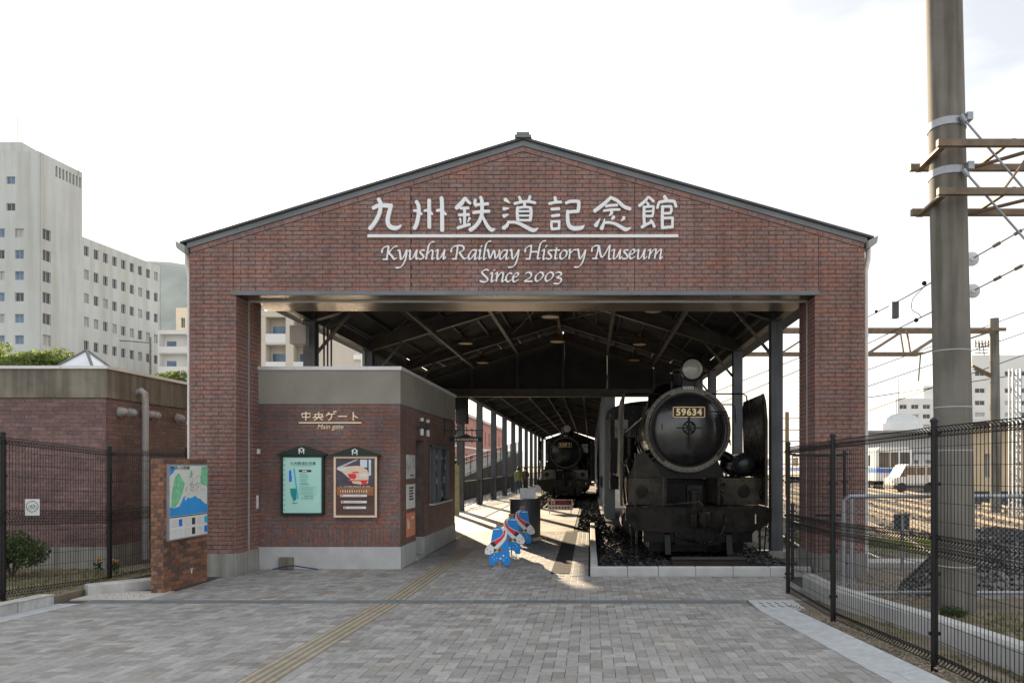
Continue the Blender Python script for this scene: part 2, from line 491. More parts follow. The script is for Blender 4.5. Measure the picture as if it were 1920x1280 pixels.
def clip_poly(poly, planes):
    """keep a*x + b*y <= c"""
    for a, b, c in planes:
        out = []
        for i in range(len(poly)):
            p, q = poly[i], poly[(i + 1) % len(poly)]
            dp, dq = a * p[0] + b * p[1] - c, a * q[0] + b * q[1] - c
            if dp <= 0: out.append(p)
            if (dp < 0 < dq) or (dq < 0 < dp):
                t = dp / (dp - dq); out.append((p[0] + (q[0] - p[0]) * t, p[1] + (q[1] - p[1]) * t))
        poly = out
        if len(poly) < 3: return []
    return poly

def bricks(parent, m, place, rows, spans, bl=.227, bh=.060, joint=.008, proud=.007, planes=(), nparts=0, phase=0.0, name='brick', shift=.5, ins=.0):
    """running-bond bricks. place(a, b, depth)->3D; rows = (b_start, b_end); spans(b0, b1) -> [(a0, a1)]"""
    full, cut = [], MB()
    pl, ph = bl + joint, bh + joint
    r = 0; b = rows[0]
    while b + bh <= rows[1] + 1e-4:
        for a0, a1 in spans(b, b + bh):
            off = phase + (shift * pl if r % 2 else 0)
            k = math.floor((a0 - off) / pl)
            while off + k * pl < a1:
                x0, x1 = off + k * pl, off + k * pl + bl; k += 1
                c0, c1 = max(x0, a0), min(x1, a1)
                if c1 - c0 < .02: continue
                poly = [(c0, b), (c1, b), (c1, b + bh), (c0, b + bh)]
                q = clip_poly(poly, planes) if planes else poly
                if len(q) < 3: continue
                whole = len(q) == 4 and abs(c1 - c0 - bl) < 1e-6 and all(abs(q[i][0] - poly[i][0]) + abs(q[i][1] - poly[i][1]) < 1e-6 for i in range(4)) if q else False
                if whole: full.append((c0, b))
                else:
                    cut.tint = rnd.random() * .98 + .01
                    d = proud + rnd.uniform(-.0015, .0015)
                    cut.prism([place(*p, -.004) for p in q], [place(*p, d) for p in q])
        b += ph; r += 1
    full.sort(key=lambda p: (V(place(p[0] + bl / 2, p[1], 0)) - V((0, 0, CAMZ))).length)
    one = MB()
    o0 = V(place(0, 0, 0))
    rel = lambda a, bb, d: V(place(a, bb, d)) - o0
    e = .004
    one.loft([[rel(0, 0, -.004), rel(bl, 0, -.004), rel(bl, bh, -.004), rel(0, bh, -.004)], [rel(0, 0, proud - e), rel(bl, 0, proud - e), rel(bl, bh, proud - e), rel(0, bh, proud - e)],
              [rel(e, e, proud), rel(bl - e, e, proud), rel(bl - e, bh - e, proud), rel(e, bh - e, proud)]])
    me = one.mesh(name, m)
    for i, (a, bb) in enumerate(full):
        if i < nparts:
            o = link(name, me, parent)
            o.location = V(place(a, bb, rnd.uniform(-.0015, .0015)))
        else:
            cut.tint = rnd.random() * .98 + .01
            d = proud + rnd.uniform(-.0015, .0015)
            A = [(a, bb), (a + bl, bb), (a + bl, bb + bh), (a, bb + bh)]
            B = [(a + e, bb + e), (a + bl - e, bb + e), (a + bl - e, bb + bh - e), (a + e, bb + bh - e)]
            cut.loft([[place(*p, -.004) for p in A], [place(*p, d - e) for p in A], [place(*p, d) for p in B]])
    if cut.v: tag(cut.build('brickwork', m, parent), kind='stuff')
# ================================================================== GROUND
def gz(Y):                                   # the forecourt falls gently to the drain at Y 9.55
    return max(0.0, .245 - .0257 * Y)
g = MB(); g.box(-1500, 1500, -60, 3000, -.6, -.14)
struct('ground', g, 'ground')
FX0, FX1 = -6.45, 2.35
def chan_x(Y): return 2.02 + .082 * (8.94 - Y)
# forecourt bed (joint sand) under the pavers; level inside, falling outside
b = MB()
b.prism([(-6.6, -4, -.2), (chan_x(-4), -4, -.2), (chan_x(9.62), 9.62, -.2), (-6.75, 9.62, -.2)], [(-6.6, -4, gz(-4) - .012), (chan_x(-4), -4, gz(-4) - .012), (chan_x(9.62), 9.62, -.012), (-6.75, 9.62, -.012)])
b.box(-6.75, 3.45, 9.62, 11.78, -.2, -.012)
b.box(-6.3, -.02, 11.78, 30.5, -.2, -.012)
fore = struct('forecourt', b, 'paver_joint')
# herringbone pavers 200 x 100 mm
mod, gap = .1, .0035
def pav_clip(x0, x1, y0, y1):
    """trim a paver to the paved area (tactile strip, drain, gutter, kerb, office); None when nothing is left"""
    def cut(lo, hi, a, b2):                      # keep [lo, hi] outside the band a..b2
        if hi <= a or lo >= b2: return lo, hi
        if lo < a and (a - lo) >= (hi - b2): return lo, a
        if hi > b2: return b2, hi
        return None
    r = cut(y0, y1, 9.43, 9.68)
    if not r: return None
    y0, y1 = r
    cy = (y0 + y1) / 2
    if cy < 15.8:
        r = cut(x0, x1, -2.70, -2.40)
        if not r: return None
        x0, x1 = r
    if cy < 9.5: lo, hi = -6.42, chan_x(cy) - .004
    elif cy < 11.76:
        lo, hi, y1 = -5.75, (3.02 if cy > 9.7 else 2.03), min(y1, 11.755)
        if cy > 9.7 and cy < 9.70: return None
    else:
        lo, hi = -3.16, -.03
        r = cut(x0, x1, -.64, -.33)
        if 12.0 < cy < 20 and not r: return None
        if 12.0 < cy < 20: x0, x1 = r
        if cy > 19.5: return None
    if 11.70 < cy < 12.70 and cy > 11.76: lo = -5.55
    x0, x1 = max(x0, lo), min(x1, hi)
    if x1 - x0 < .02 or y1 - y0 < .02 or y0 < -.5: return None
    return x0, x1, y0, y1
cells = []
for i in range(-66, 33):
    for j in range(-5, 196):
        t = (i - j) % 4
        if t == 0: r = (i * mod, (i + 2) * mod, j * mod, (j + 1) * mod)
        elif t == 2: r = (i * mod, (i + 1) * mod, (j - 1) * mod, (j + 1) * mod)
        else: continue
        r = pav_clip(*r)
        if r: cells.append(r)
def seen(r):
    cx, cy = (r[0] + r[1]) / 2, (r[2] + r[3]) / 2
    if cy < 5.7: return 1e9
    if abs((r[1] - r[0]) * (r[3] - r[2]) - .02) > 1e-5: return 1e8
    px = CX + cx * F / cy
    return cy if 30 < px < 1880 else 1e8
cells.sort(key=seen)
pm = []
for w, h in ((.2, .1), (.1, .2)):
    q = MB(); a, bb = w - gap, h - gap
    q.loft([[(0, 0, -.012), (a, 0, -.012), (a, bb, -.012), (0, bb, -.012)], [(0, 0, -.003), (a, 0, -.003), (a, bb, -.003), (0, bb, -.003)],
            [(.003, .003, 0), (a - .003, .003, 0), (a - .003, bb - .003, 0), (.003, bb - .003, 0)]])
    pm.append(q.mesh('paver', 'paver'))
rest = MB()
sl = math.atan(.0257)
for n_, (x0, x1, y0, y1) in enumerate(cells):
    z = gz(y0) + rnd.uniform(-.0012, .0012)
    if n_ < 300:
        o = link('paver', pm[0] if x1 - x0 > .15 else pm[1], fore)
        o.location = (x0, y0, z); o.rotation_euler = (-sl if y0 < 9.5 else 0, 0, 0)
    else:
        rest.tint = rnd.random() * .98 + .01
        za, zb = z, gz(y1) + (z - gz(y0)); g2 = gap; e = .003
        rest.loft([[(x0, y0, za - .012), (x1 - g2, y0, za - .012), (x1 - g2, y1 - g2, zb - .012), (x0, y1 - g2, zb - .012)],
                   [(x0, y0, za - e), (x1 - g2, y0, za - e), (x1 - g2, y1 - g2, zb - e), (x0, y1 - g2, zb - e)],
                   [(x0 + e, y0 + e, za), (x1 - g2 - e, y0 + e, za), (x1 - g2 - e, y1 - g2 - e, zb), (x0 + e, y1 - g2 - e, zb)]])
tag(rest.build('paving', 'paver', fore), kind='stuff')
# tactile guide strip: 300 mm tiles with four bars
tl = MB(); tl.loft([[(0, 0, -.012), (.297, 0, -.012), (.297, .297, -.012), (0, .297, -.012)], [(0, 0, .001), (.297, 0, .001), (.297, .297, .001), (0, .297, .001)]])
for k in range(4):
    x = .035 + k * .075
    tl.mi = 1
    tl.loft([[(x - .017, .012, .001), (x + .017, .012, .001), (x + .017, .285, .001), (x - .017, .285, .001)], [(x - .012, .016, .008), (x + .012, .016, .008), (x + .012, .281, .008), (x - .012, .281, .008)]])
tm = tl.mesh('tactile_tile', ['tactile', 'tactile_bar'])
y = -.2
while y < 15.7:
    if not (9.43 < y + .3 and y < 9.68):
        o = link('tactile_tile', tm, fore); o.location = (-2.698, y, gz(y)); o.rotation_euler = (-sl if y < 9.4 else 0, 0, 0)
    y += .3
# drain across the forecourt
d = thing('drain_channel', 'long narrow steel grated drain crossing the paved forecourt', 'drain', (-2, 9.55, 0))
m = MB(); m.box(-6.45, 2.02, 9.44, 9.465, -.05, .002); m.box(-6.45, 2.02, 9.645, 9.67, -.05, .002)
m.build('frame', 'grating', d)
box('trough', 'soil_dark', d, -6.45, 2.02, 9.465, 9.645, -.06, -.03)
for k in range(17):
    x = -6.45 + k * .498
    q = MB()
    for j in range(30): q.box(x + j * .0164, x + j * .0164 + .0118, 9.468, 9.642, -.02, 0)
    q.box(x, x + .49, 9.54, 9.57, -.021, .001)
    q.build('grate', 'grating', d)
# stone gutter along the right fence with its grated catch basin
q = MB()
for k in range(-3, 15):
    y0, y1 = k * .6, k * .6 + .596
    if y0 > 8.9: break
    y1 = min(y1, 8.975)
    a0, a1 = chan_x(y0), chan_x(y1)
    z0, z1 = gz(y0), gz(y1)
    L = lambda a, z, y: [(a, y, z - .1), (a + .40, y, z - .1), (a + .40, y, z + .02), (a + .31, y, z + .005), (a + .2, y, z - .018), (a + .09, y, z - .006), (a, y, z + .004)]
    q.loft([L(a0, z0, y0), L(a1, z1, y1)])
gut = struct('gutter', q, 'channel')
cb = thing('catch_basin', 'grey slotted concrete catch basin lid at the end of the gutter', 'drain cover', (2.2, 9.3, 0))
m = MB(); m.box(2.04, 2.62, 8.98, 9.66, -.08, .005); m.build('lid', 'channel', cb)
for i in range(4):
    for j in range(2): MB().bar((2.17 + i * .1, 9.18 + j * .2, .0055), (2.14 + i * .1, 9.30 + j * .2, .0055), .02, .004).build('slot', 'ink', cb)
# soil verge right of the gutter and yard soil beyond the fence
q = MB(); q.prism([(2.3, -3, -.15), (2.62, 9, -.15), (3.05, 10.3, -.15), (3.4, 10.3, -.15), (3.4, -3, -.15)], [(2.6, -3, gz(-3) - .012), (2.42, 9, -.004), (2.6, 10.3, -.004), (3.4, 10.3, -.02), (3.4, -3, .12)])
struct('verge', q, 'soil')
q = MB(); q.box(3.4, 12, -3, 16, -.3, -.03); struct('yard_soil', q, 'soil')
# grassy bed on the left
q = MB(); q.prism([(-16, -3, -.2), (-6.75, -3, -.2), (-6.9, 14.5, -.2), (-16, 14.5, -.2)], [(-16, -3, .2), (-6.75, -3, .2), (-6.9, 14.5, .02), (-16, 14.5, .05)])
struct('garden_bed', q, 'soil')
def tuft(mb, x, y, z, h, n, spread=.03):
    for _ in range(n):
        a = rnd.uniform(0, 6.28); mb.tint = rnd.random() * .98 + .01
        bx, by = x + rnd.uniform(-spread, spread), y + rnd.uniform(-spread, spread)
        dx, dy = math.cos(a) * .006, math.sin(a) * .006
        lx, ly = rnd.uniform(-.5, .5) * h, rnd.uniform(-.5, .5) * h
        o = len(mb.v); mb.v += [(bx - dx, by - dy, z), (bx + dx, by + dy, z), (bx + lx, by + ly, z + h * rnd.uniform(.6, 1))]; mb.face((o, o + 1, o + 2))
def bed_z(x, y): return .2 + (.02 - .2) * (y + 3) / 17.5
q = MB()
for _ in range(2600):
    y = rnd.uniform(5.5, 12.2); x = rnd.uniform(-9.5, -6.95)
    tuft(q, x, y, bed_z(x, y) - .005, rnd.uniform(.025, .06), 5, .05)
tag(q.build('grass', 'grass'), 'short yellow-green grass growing under the left fence', 'grass', kind='stuff')
# kerbs left of the forecourt
def kerb_piece(name, pts, w, h, m, parent):
    """pts: two ground points of the front edge; kerb extends to the left of the direction"""
    (x0, y0, z0), (x1, y1, z1) = pts
    d = V((x1 - x0, y1 - y0, 0)).normalized(); s = V((-d.y, d.x, 0))
    def L(x, y, z):
        p = V((x, y, z)); u = V((0, 0, 1)); c = .02
        return [p - u * .1, p + u * (h - c), p + s * c + u * h, p + s * (w - c) + u * h, p + s * w + u * (h - c), p + s * w - u * .1]
    return MB().loft([L(x0, y0, z0), L(x1, y1, z1)]).build(name, m, parent)
lk = thing('kerb', 'rounded grey kerb stones along the left grass edge', 'kerb', (-6.7, 8, .03))
for k in range(12):
    y0, y1 = 9.35 - k * .6, 9.35 - k * .6 - .592
    kerb_piece('kerb_stone', ((-6.72, y0, gz(y0)), (-6.70, y1, gz(y1))), -.16, .13, 'kerb', lk)
lk2 = thing('kerb', 'short grey kerb block beside the brick map wall', 'kerb', (-6.2, 10.6, 0))
kerb_piece('kerb_stone', ((-6.74, 10.02, -.002), (-6.06, 10.75, -.002)), .2, .14, 'kerb', lk2)
q = MB(); q.prism([(-6.72, -3, -.1), (-6.45, -3, -.1), (-6.45, 9.4, -.1), (-6.72, 9.4, -.1)], [(-6.72, -3, gz(-3) + .003), (-6.43, -3, gz(-3) + .003), (-6.43, 9.42, .003), (-6.72, 9.42, .003)])
struct('gutter_strip', q, 'channel')
q = MB(); q.box(-6.75, -5.76, 9.68, 10.35, -.05, .004); struct('gravel_patch', q, 'floor_far')
# inner floor beyond the pavers
q = MB(); q.box(-6.2, -.45, 19.5, 30.4, -.15, .002); q.box(-6.2, -2.85, 30.4, 95, -.15, .003)
q.box(-6.2, -3.15, 17.72, 19.5, -.15, .002)
struct('platform_floor', q, 'floor_far')
gm = thing('floor_grating', 'dark narrow grating strip set in the paving beside the locomotive kerb', 'grating', (-.48, 15, 0))
box('tray', 'mat_dark', gm, -.64, -.33, 12.05, 20.0, -.05, -.008)
q = MB()
for k in range(18): q.box(-.64 + k * .0175, -.64 + k * .0175 + .009, 12.05, 20, -.0075, .004)
for k in range(27): q.box(-.64, -.33, 12.05 + k * .3, 12.05 + k * .3 + .014, -.008, .0055)
q.build('bars', 'mat_dark', gm)

# ================================================================== GATE BUILDING
GY = 11.80
LX, RX, OL, OR_ = -6.34, 4.342, -5.60, 3.55
LZ, RZ, AX, AZ = 5.17, 5.25, -1.06, 6.78
LINT = 4.46
gate = thing('museum_gate', 'wide brick gable gateway with white lettering over an open train shed', 'gatehouse', (-1, GY, 0))
# wall core (mortar) as front slab pieces around the opening
c = MB(); y0, y1 = GY + .007, GY + .9
pl = lambda pts: c.prism([(x, y0, z) for x, z in pts], [(x, y1, z) for x, z in pts])
pl([(LX + .007, .35), (OL - .007, .35), (OL - .007, LINT + .02), (LX + .007, LINT + .02)])
pl([(OR_ + .007, .35), (RX - .007, .35), (RX - .007, LINT + .02), (OR_ + .007, LINT + .02)])
pl([(LX + .007, LINT + .02), (RX - .007, LINT + .02), (RX - .007, RZ - .01), (AX, AZ - .01), (LX + .007, LZ - .01)])
c.build('wall', 'mortar', gate)
sL, sR = (AZ - LZ) / (AX - LX), (RZ - AZ) / (RX - AX)
rk = .085                                              # rake course width
planes = [(-sL, 1, AZ - sL * AX - rk * 1.05), (-sR, 1, AZ - sR * AX - rk * 1.05)]
front = lambda a, bb, dd: V((a, GY + .007 - dd, bb))
CJ = [(x - CX) * GY / F for x in (437, 770, 1190, 1535)]
def gspans(b0, b1):
    out = []
    if b0 >= LINT + .04:
        e = [LX] + CJ + [RX]
        for i in range(5): out.append((e[i] + (.006 if i else 0), e[i + 1] - (.006 if i < 4 else 0)))
    else: out = [(LX, OL), (OR_, RX)]
    return out
bricks(gate, 'brick', front, (.352, AZ), gspans, planes=planes, nparts=300)
# sloping rake course
rc = MB()
for (xa, za, xb, zb) in ((LX, LZ, AX, AZ), (AX, AZ, RX, RZ)):
    A, B = V((xa, 0, za)), V((xb, 0, zb)); L = (B - A).length; d = (B - A) / L; nn = V((d.z, 0, -d.x))
    if nn.z > 0: nn = -nn
    t = .004
    while t < L - .03:
        e = min(t + .3, L - .004); p, q2 = A + d * t, A + d * e
        loop = [p, q2, q2 + nn * (rk - .012), p + nn * (rk - .012)]
        rc.tint = rnd.random() * .98 + .01
        yy = GY - rnd.uniform(0, .002)
        rc.prism([(v.x, GY + .02, v.z) for v in loop], [(v.x, yy, v.z) for v in loop]); t = e + .008
tag(rc.build('rake_course', 'brick', gate), kind='stuff')
# inner reveals of the two piers
for sx, X in ((1, OL), (-1, OR_)):
    side = lambda a, bb, dd, X=X, sx=sx: V((X - sx * .007 + sx * dd, a, bb))
    bricks(gate, 'brick', side, (.352, LINT), lambda b0, b1: [(GY + .002, GY + .42), (GY + .45, GY + .9)], nparts=0)
    MB().box(X - .012, X + .012, GY + .425, GY + .445, 0, LINT).build('joint_strip', 'pipe_grey', gate)
    side2 = lambda a, bb, dd, X=X, sx=sx: V((a, GY + .893 + dd, bb))
    bricks(gate, 'brick', side2, (.352, LINT), lambda b0, b1, X=X, sx=sx: [(min(X, X - sx * .75), max(X, X - sx * .75))], nparts=0)
for sx, X in ((-1, LX), (1, RX)):
    side = lambda a, bb, dd, X=X, sx=sx: V((X - sx * .007 + sx * dd, a, bb))
    bricks(gate, 'brick', side, (.352, 5.1), lambda b0, b1: [(GY + .002, GY + .9)], nparts=0)
for xa, xb in ((LX - .02, OL + .02), (OR_ - .02, RX + .02)):
    MB().box(xa, xb, GY - .02, GY + .92, -.14, .35).build('plinth', 'concrete', gate)
# metal soffit and front trim of the opening
s = MB(); s.box(OL - .06, OR_ + .06, GY - .025, GY + .02, LINT - .03, LINT + .035); s.build('lintel_trim', 'fascia', gate)
s = MB(); s.box(OL, OR_, GY + .022, GY + .46, LINT - .015, LINT + .018); s.build('soffit_panel', 'soffit', gate)
s = MB(); s.box(OL, OR_, GY + .475, GY + 1.2, LINT - .035, LINT + .018); s.build('soffit_panel', 'soffit', gate)
s = MB(); s.box(OL, OR_, GY + .46, GY + .475, LINT - .045, LINT + .01); s.build('soffit_bead', 'cap_metal', gate)
# fascia, verge and roof
def slopes(t0, t1, ya, yb, ext=0.0, name='fascia', m='fascia'):
    for (xa, za, xb, zb) in ((LX - ext, LZ - ext * sL, AX, AZ), (RX + ext, RZ + ext * sR, AX, AZ)):
        q = MB(); loop = [(xa, za + t0), (xb, zb + t0), (xb, zb + t1), (xa, za + t1)]
        q.prism([(x, ya, z) for x, z in loop], [(x, yb, z) for x, z in loop]); q.build(name, m, gate)
slopes(.004, .092, GY - .02, GY + .9, .03)
slopes(.095, .130, GY - .06, 25.0, .12, 'roof', 'trim_dark')
m = MB()
for z0, w in ((.108, .13), (.15, .10)): m.box(AX - w, AX + w, GY - .09, 25.0, AZ + z0, AZ + z0 + .04)
m.build('ridge_cap', 'fascia', gate)
for sx, X, Z in ((-1, LX, LZ), (1, RX, RZ)):
    q = MB(); xx = lambda k: X + sx * k
    prof = [(.02, .02), (.17, .09), (.15, -.02), (.06, -.09), (.02, -.09)]
    q.prism([(xx(a), GY - .10, Z + b2) for a, b2 in prof], [(xx(a), 25, Z + b2) for a, b2 in prof]); q.build('gutter', 'gutter_grey', gate)
    q = MB(); q.tube([(xx(.09), GY + .12, Z - .05), (xx(.09), GY + .12, Z - .22), (xx(.05), GY + .12, Z - .4), (xx(.05), GY + .12, .05)], .042, 10)
    for zz in (1.0, 2.4, 3.8): q.cyl((xx(.05), GY + .12, zz), (xx(.05), GY + .12, zz + .04), .048, n=10)
    q.build('downpipe', 'pipe_white', gate, True)
# fascia above control joints: thin dark sealant lines
for X in CJ:
    MB().box(X - .004, X + .004, GY + .001, GY + .006, LINT + .05, 5.0 + .0).build('sealant_joint', 'ink', gate)

# ---- lettering: brush characters and calligraphic latin, raised metal
def zone(px, py, sc, Y):
    return lambda u, v, dd: V(((px + u * sc - CX) * Y / F, Y - dd, CAMZ + (CY - py - v * sc) * Y / F))
LY = GY - .002
KA, KB, KC, KD = zone(680, 360, .09375, LY), zone(845, 360, .09375, LY), zone(1020, 360, .09375, LY), zone(1100, 360, .09375, LY)
KANJI = [
 (KA, [([(330,155),(368,240),(365,340),(330,480),(240,640),(150,745)],76),([(220,338),(290,300),(400,283),(585,292)],[70,80,85]),([(575,290),(545,400),(512,540),(517,640),(560,705),(640,735),(720,722),(780,675)],[70,78,82,92,80,25])]),
 (KA, [([(1085,205),(1125,290),(1130,420),(1110,560),(1075,680),(1040,740)],74),([(1035,388),(1100,395),(1185,455)],52),([(1338,175),(1340,725)],72),([(1245,390),(1330,385),(1400,458)],48),([(1585,130),(1595,300),(1598,785)],76),([(1495,388),(1580,385),(1668,462)],54)]),
 (KB, [([(295,135),(215,245),(120,335)],[60,85,80]),([(310,140),(340,190),(395,240)],58),([(200,340),(362,335)],52),([(285,350),(285,680)],56),([(172,475),(376,465)],56),([(195,550),(213,645)],[48,16]),([(388,535),(345,618)],[52,14]),([(150,735),(290,690),(388,662)],58),([(500,175),(488,235),(512,295)],56),([(500,270),(640,265),(755,252)],55),([(605,120),(630,200),(632,440),(580,600),(480,720),(395,775)],[60,70,72,72,80]),([(462,430),(620,410),(780,402)],60),([(640,490),(690,600),(760,720),(830,775),(885,752)],[40,60,70,75,30])]),
 (KB, [([(1095,165),(1185,232)],[80,22]),([(1065,350),(1170,340)],[72,22]),([(1065,495),(1160,462)],[78,22]),([(1165,600),(1130,680),(1060,735)],[40,65,80]),([(1165,620),(1280,620),(1390,650),(1540,730),(1660,780),(1750,738)],[50,55,66,74,78,18]),([(1375,115),(1410,195)],54),([(1592,105),(1560,195)],54),([(1280,250),(1400,220),(1560,208),(1695,235)],52),([(1482,235),(1482,315)],56),([(1345,325),(1335,450),(1350,590)],60),([(1350,337),(1480,318),(1600,328)],46),([(1603,325),(1612,450),(1592,585)],60),([(1365,405),(1590,402)],36),([(1365,490),(1590,490)],36),([(1360,582),(1590,582)],44)]),
 (KC, [([(218,120),(240,205)],62),([(105,250),(220,222),(345,216)],52),([(150,358),(308,348)],56),([(162,493),(308,476)],56),([(155,600),(150,690),(165,765)],50),([(155,606),(315,602)],50),([(305,606),(303,745)],50),([(165,755),(305,745)],50)]),
 (KC, [([(440,235),(520,205),(640,200),(700,207)],[55,62,62]),([(698,210),(695,320),(680,405)],66),([(680,402),(590,405),(490,415)],62),([(475,392),(475,560),(500,680),(570,735),(680,740),(760,722),(805,680)],[60,74,78,84,84,70,18])]),
 (KC, [([(1340,118),(1200,250),(1010,395)],[56,70,74]),([(1355,135),(1470,190),(1590,300),(1720,352)],[60,62,66,72]),([(1235,300),(1350,282),(1465,276)],50),([(1192,390),(1350,370),(1512,366)],[44,50,46]),([(1345,385),(1350,440),(1300,490)],[60,60,18]),([(1118,550),(1035,685)],[22,88]),([(1213,550),(1190,650),(1150,745)],[18,50,82]),([(1205,632),(1310,627),(1440,660),(1560,730),(1640,763),(1735,728)],[50,50,60,70,76,18]),([(1395,512),(1362,555)],[66,52]),([(1590,520),(1590,550),(1535,592)],[58,60,14])]),
 (KD, [([(1230,112),(1160,200),(1050,290)],[46,60,58]),([(1250,122),(1290,160),(1338,202)],48),([(1205,228),(1240,288)],46),([(1147,305),(1142,480),(1152,655)],56),([(1130,317),(1330,302)],46),([(1332,303),(1330,400),(1312,492)],46),([(1165,405),(1312,396)],36),([(1165,497),(1318,496)],46),([(1100,718),(1180,670),(1305,612)],[64,56,50]),([(1278,582),(1320,640),(1350,712)],52),([(1548,105),(1598,182)],62),([(1410,338),(1430,260),(1450,218)],52),([(1445,226),(1600,197),(1745,208)],56),([(1748,206),(1782,312)],54),([(1515,305),(1508,500),(1510,745)],60),([(1495,312),(1685,307)],46),([(1682,310),(1687,400),(1655,448)],50),([(1535,450),(1668,442)],46),([(1535,542),(1705,537)],46),([(1713,535),(1708,725)],48),([(1505,735),(1715,718)],54)]),
]
for zf, strokes in KANJI:
    mb = MB()
    for i, (pts, w) in enumerate(strokes): stroke(mb, pts, w, zf, -.004, .035 + .0011 * i)
    mb.build('letter', 'letter_white', gate)
mb = MB(); a, b2 = W(690, 440.5, LY), W(1271.5, 446, LY)
mb.box(a.x, b2.x, LY - .03, LY + .004, b2.z + .0, a.z); mb.build('underline_bar', 'letter_white', gate)
KE, KF, KG = zone(710, 445, .09375, LY), zone(870, 445, 200 / 1920, LY), zone(1070, 445, .09375, LY)
LAT = [(KE, 1.0, [
 [[(70,310),(78,255),(110,212),(160,192),(212,182)],[(205,182),(192,300),(168,440)],[(98,448),(185,448)],[(372,188),(310,205),(218,310),(262,370),(312,438),(342,438),(368,415)]],
 [[(382,275),(418,268),(436,340),(452,446),(505,395),(560,268)],[(568,262),(556,380),(520,500),(462,588),(405,614),(355,612)]],
 [[(592,292),(636,264),(628,380),(642,446),(700,400),(758,275)],[(772,258),(752,400),(772,442),(798,412)]],
 [[(918,268),(860,266),(838,305),(898,380),(888,428),(815,446)]],
 [[(1112,96),(1062,106),(1012,160),(986,260),(952,440)],[(962,368),(1042,272),(1088,292),(1072,425),(1090,442),(1128,412)]],
 [[(1138,290),(1186,258),(1178,380),(1188,446),(1250,400),(1316,275)],[(1326,254),(1302,400),(1312,442),(1348,398)]],
 [[(1456,298),(1462,240),(1512,192),(1620,172),(1698,192),(1698,260),(1622,310)],[(1584,178),(1570,320),(1546,438)],[(1482,440),(1562,440)],[(1622,312),(1680,400),(1726,438),(1768,408)]]]),
 (KF, .9, [
 [[(212,236),(150,242),(92,320),(88,388),(130,388),(214,272)],[(226,232),(198,380),(216,398),(248,367)]],
 [[(268,254),(298,228),(278,380),(292,398),(322,367)],[(308,184),(328,158)]],
 [[(486,76),(440,87),(396,150),(357,388),(380,394),(408,370)]],
 [[(412,250),(436,234),(472,382),(540,242),(572,382),(634,292),(640,238)]],
 [[(772,240),(710,246),(652,320),(648,384),(690,388),(776,272)],[(786,236),(758,380),(780,394),(808,367)]],
 [[(827,250),(855,234),(877,392),(930,340),(983,234)],[(990,232),(970,360),(930,480),(872,538),(802,544)]],
 [[(1102,268),(1112,210),(1160,172),(1222,152)],[(1216,152),(1202,280),(1182,390)],[(1122,395),(1190,395)],[(1216,268),(1336,268)],[(1472,71),(1420,82),(1372,140),(1346,260),(1328,388),(1376,376)]],
 [[(1402,258),(1448,228),(1428,380),(1442,402),(1486,367)],[(1468,184),(1498,148)]],
 [[(1588,242),(1532,246),(1522,280),(1570,340),(1560,388),(1494,395)]],
 [[(1668,198),(1642,360),(1652,393),(1686,380)],[(1618,240),(1722,236)]],
 [[(1800,237),(1742,290),(1732,370),(1770,393),(1838,340),(1848,262),(1802,237)]],
 [[(442,596),(400,587),(342,610),(332,650),(420,740),(420,790),(362,808),(294,790)]],
 [[(472,668),(513,643),(497,788),(520,798),(548,770)],[(532,605),(562,586)]],
 [[(562,668),(603,647),(582,796)],[(597,730),(660,652),(708,654),(687,788),(705,798),(738,766)]],
 [[(862,656),(812,652),(762,720),(767,788),(812,798),(858,770)]],
 [[(882,730),(958,702),(982,662),(945,648),(887,710),(887,788),(920,802),(982,766)]],
 [[(1107,665),(1150,637),(1208,655),(1200,720),(1094,793)],[(1090,797),(1228,797)]],
 [[(1360,637),(1302,690),(1287,760),(1320,793),(1388,750),(1428,690),(1410,642),(1362,637)]],
 [[(1540,637),(1482,690),(1467,760),(1500,793),(1568,750),(1608,690),(1590,642),(1542,637)]],
 [[(1652,650),(1700,632),(1752,652),(1738,690),(1674,724),(1743,747),(1748,790),(1700,838),(1624,835)]]]),
 (KG, 1.0, [
 [[(-35,272),(-12,254),(-30,436)],[(-20,340),(60,264),(108,258)]],
 [[(122,262),(150,254),(182,432),(240,370),(293,262)],[(300,258),(270,400),(222,530),(152,598),(78,600)]],
 [[(422,288),(432,222),(480,182),(556,172)],[(560,174),(540,290),(502,428)],[(442,430),(528,430)],[(567,182),(627,406),(778,168)],[(784,168),(762,428),(816,430)]],
 [[(818,285),(872,254),(857,380),(867,436),(920,400),(988,262)],[(995,252),(977,400),(987,436),(1028,392)]],
 [[(1147,262),(1080,262),(1073,300),(1130,370),(1120,428),(1034,435)]],
 [[(1182,350),(1258,322),(1278,268),(1240,253),(1182,320),(1178,400),(1212,433),(1286,392)]],
 [[(1312,285),(1356,254),(1342,380),(1352,436),(1410,400),(1474,262)],[(1484,248),(1462,400),(1476,436),(1522,392)]],
 [[(1537,285),(1592,254),(1562,432)],[(1577,360),(1650,268),(1702,258),(1677,426)],[(1692,360),(1770,264),(1807,258),(1787,418),(1802,436),(1832,398)]]])]
for zf, sc, letters in LAT:
    for L in letters:
        mb = MB()
        for i, pts in enumerate(L): stroke(mb, pts, 0, zf, -.004, .024 + .001 * i, nib=(13 * sc, 40 * sc, R(38)), k=6)
        mb.build('letter', 'letter_white', gate)

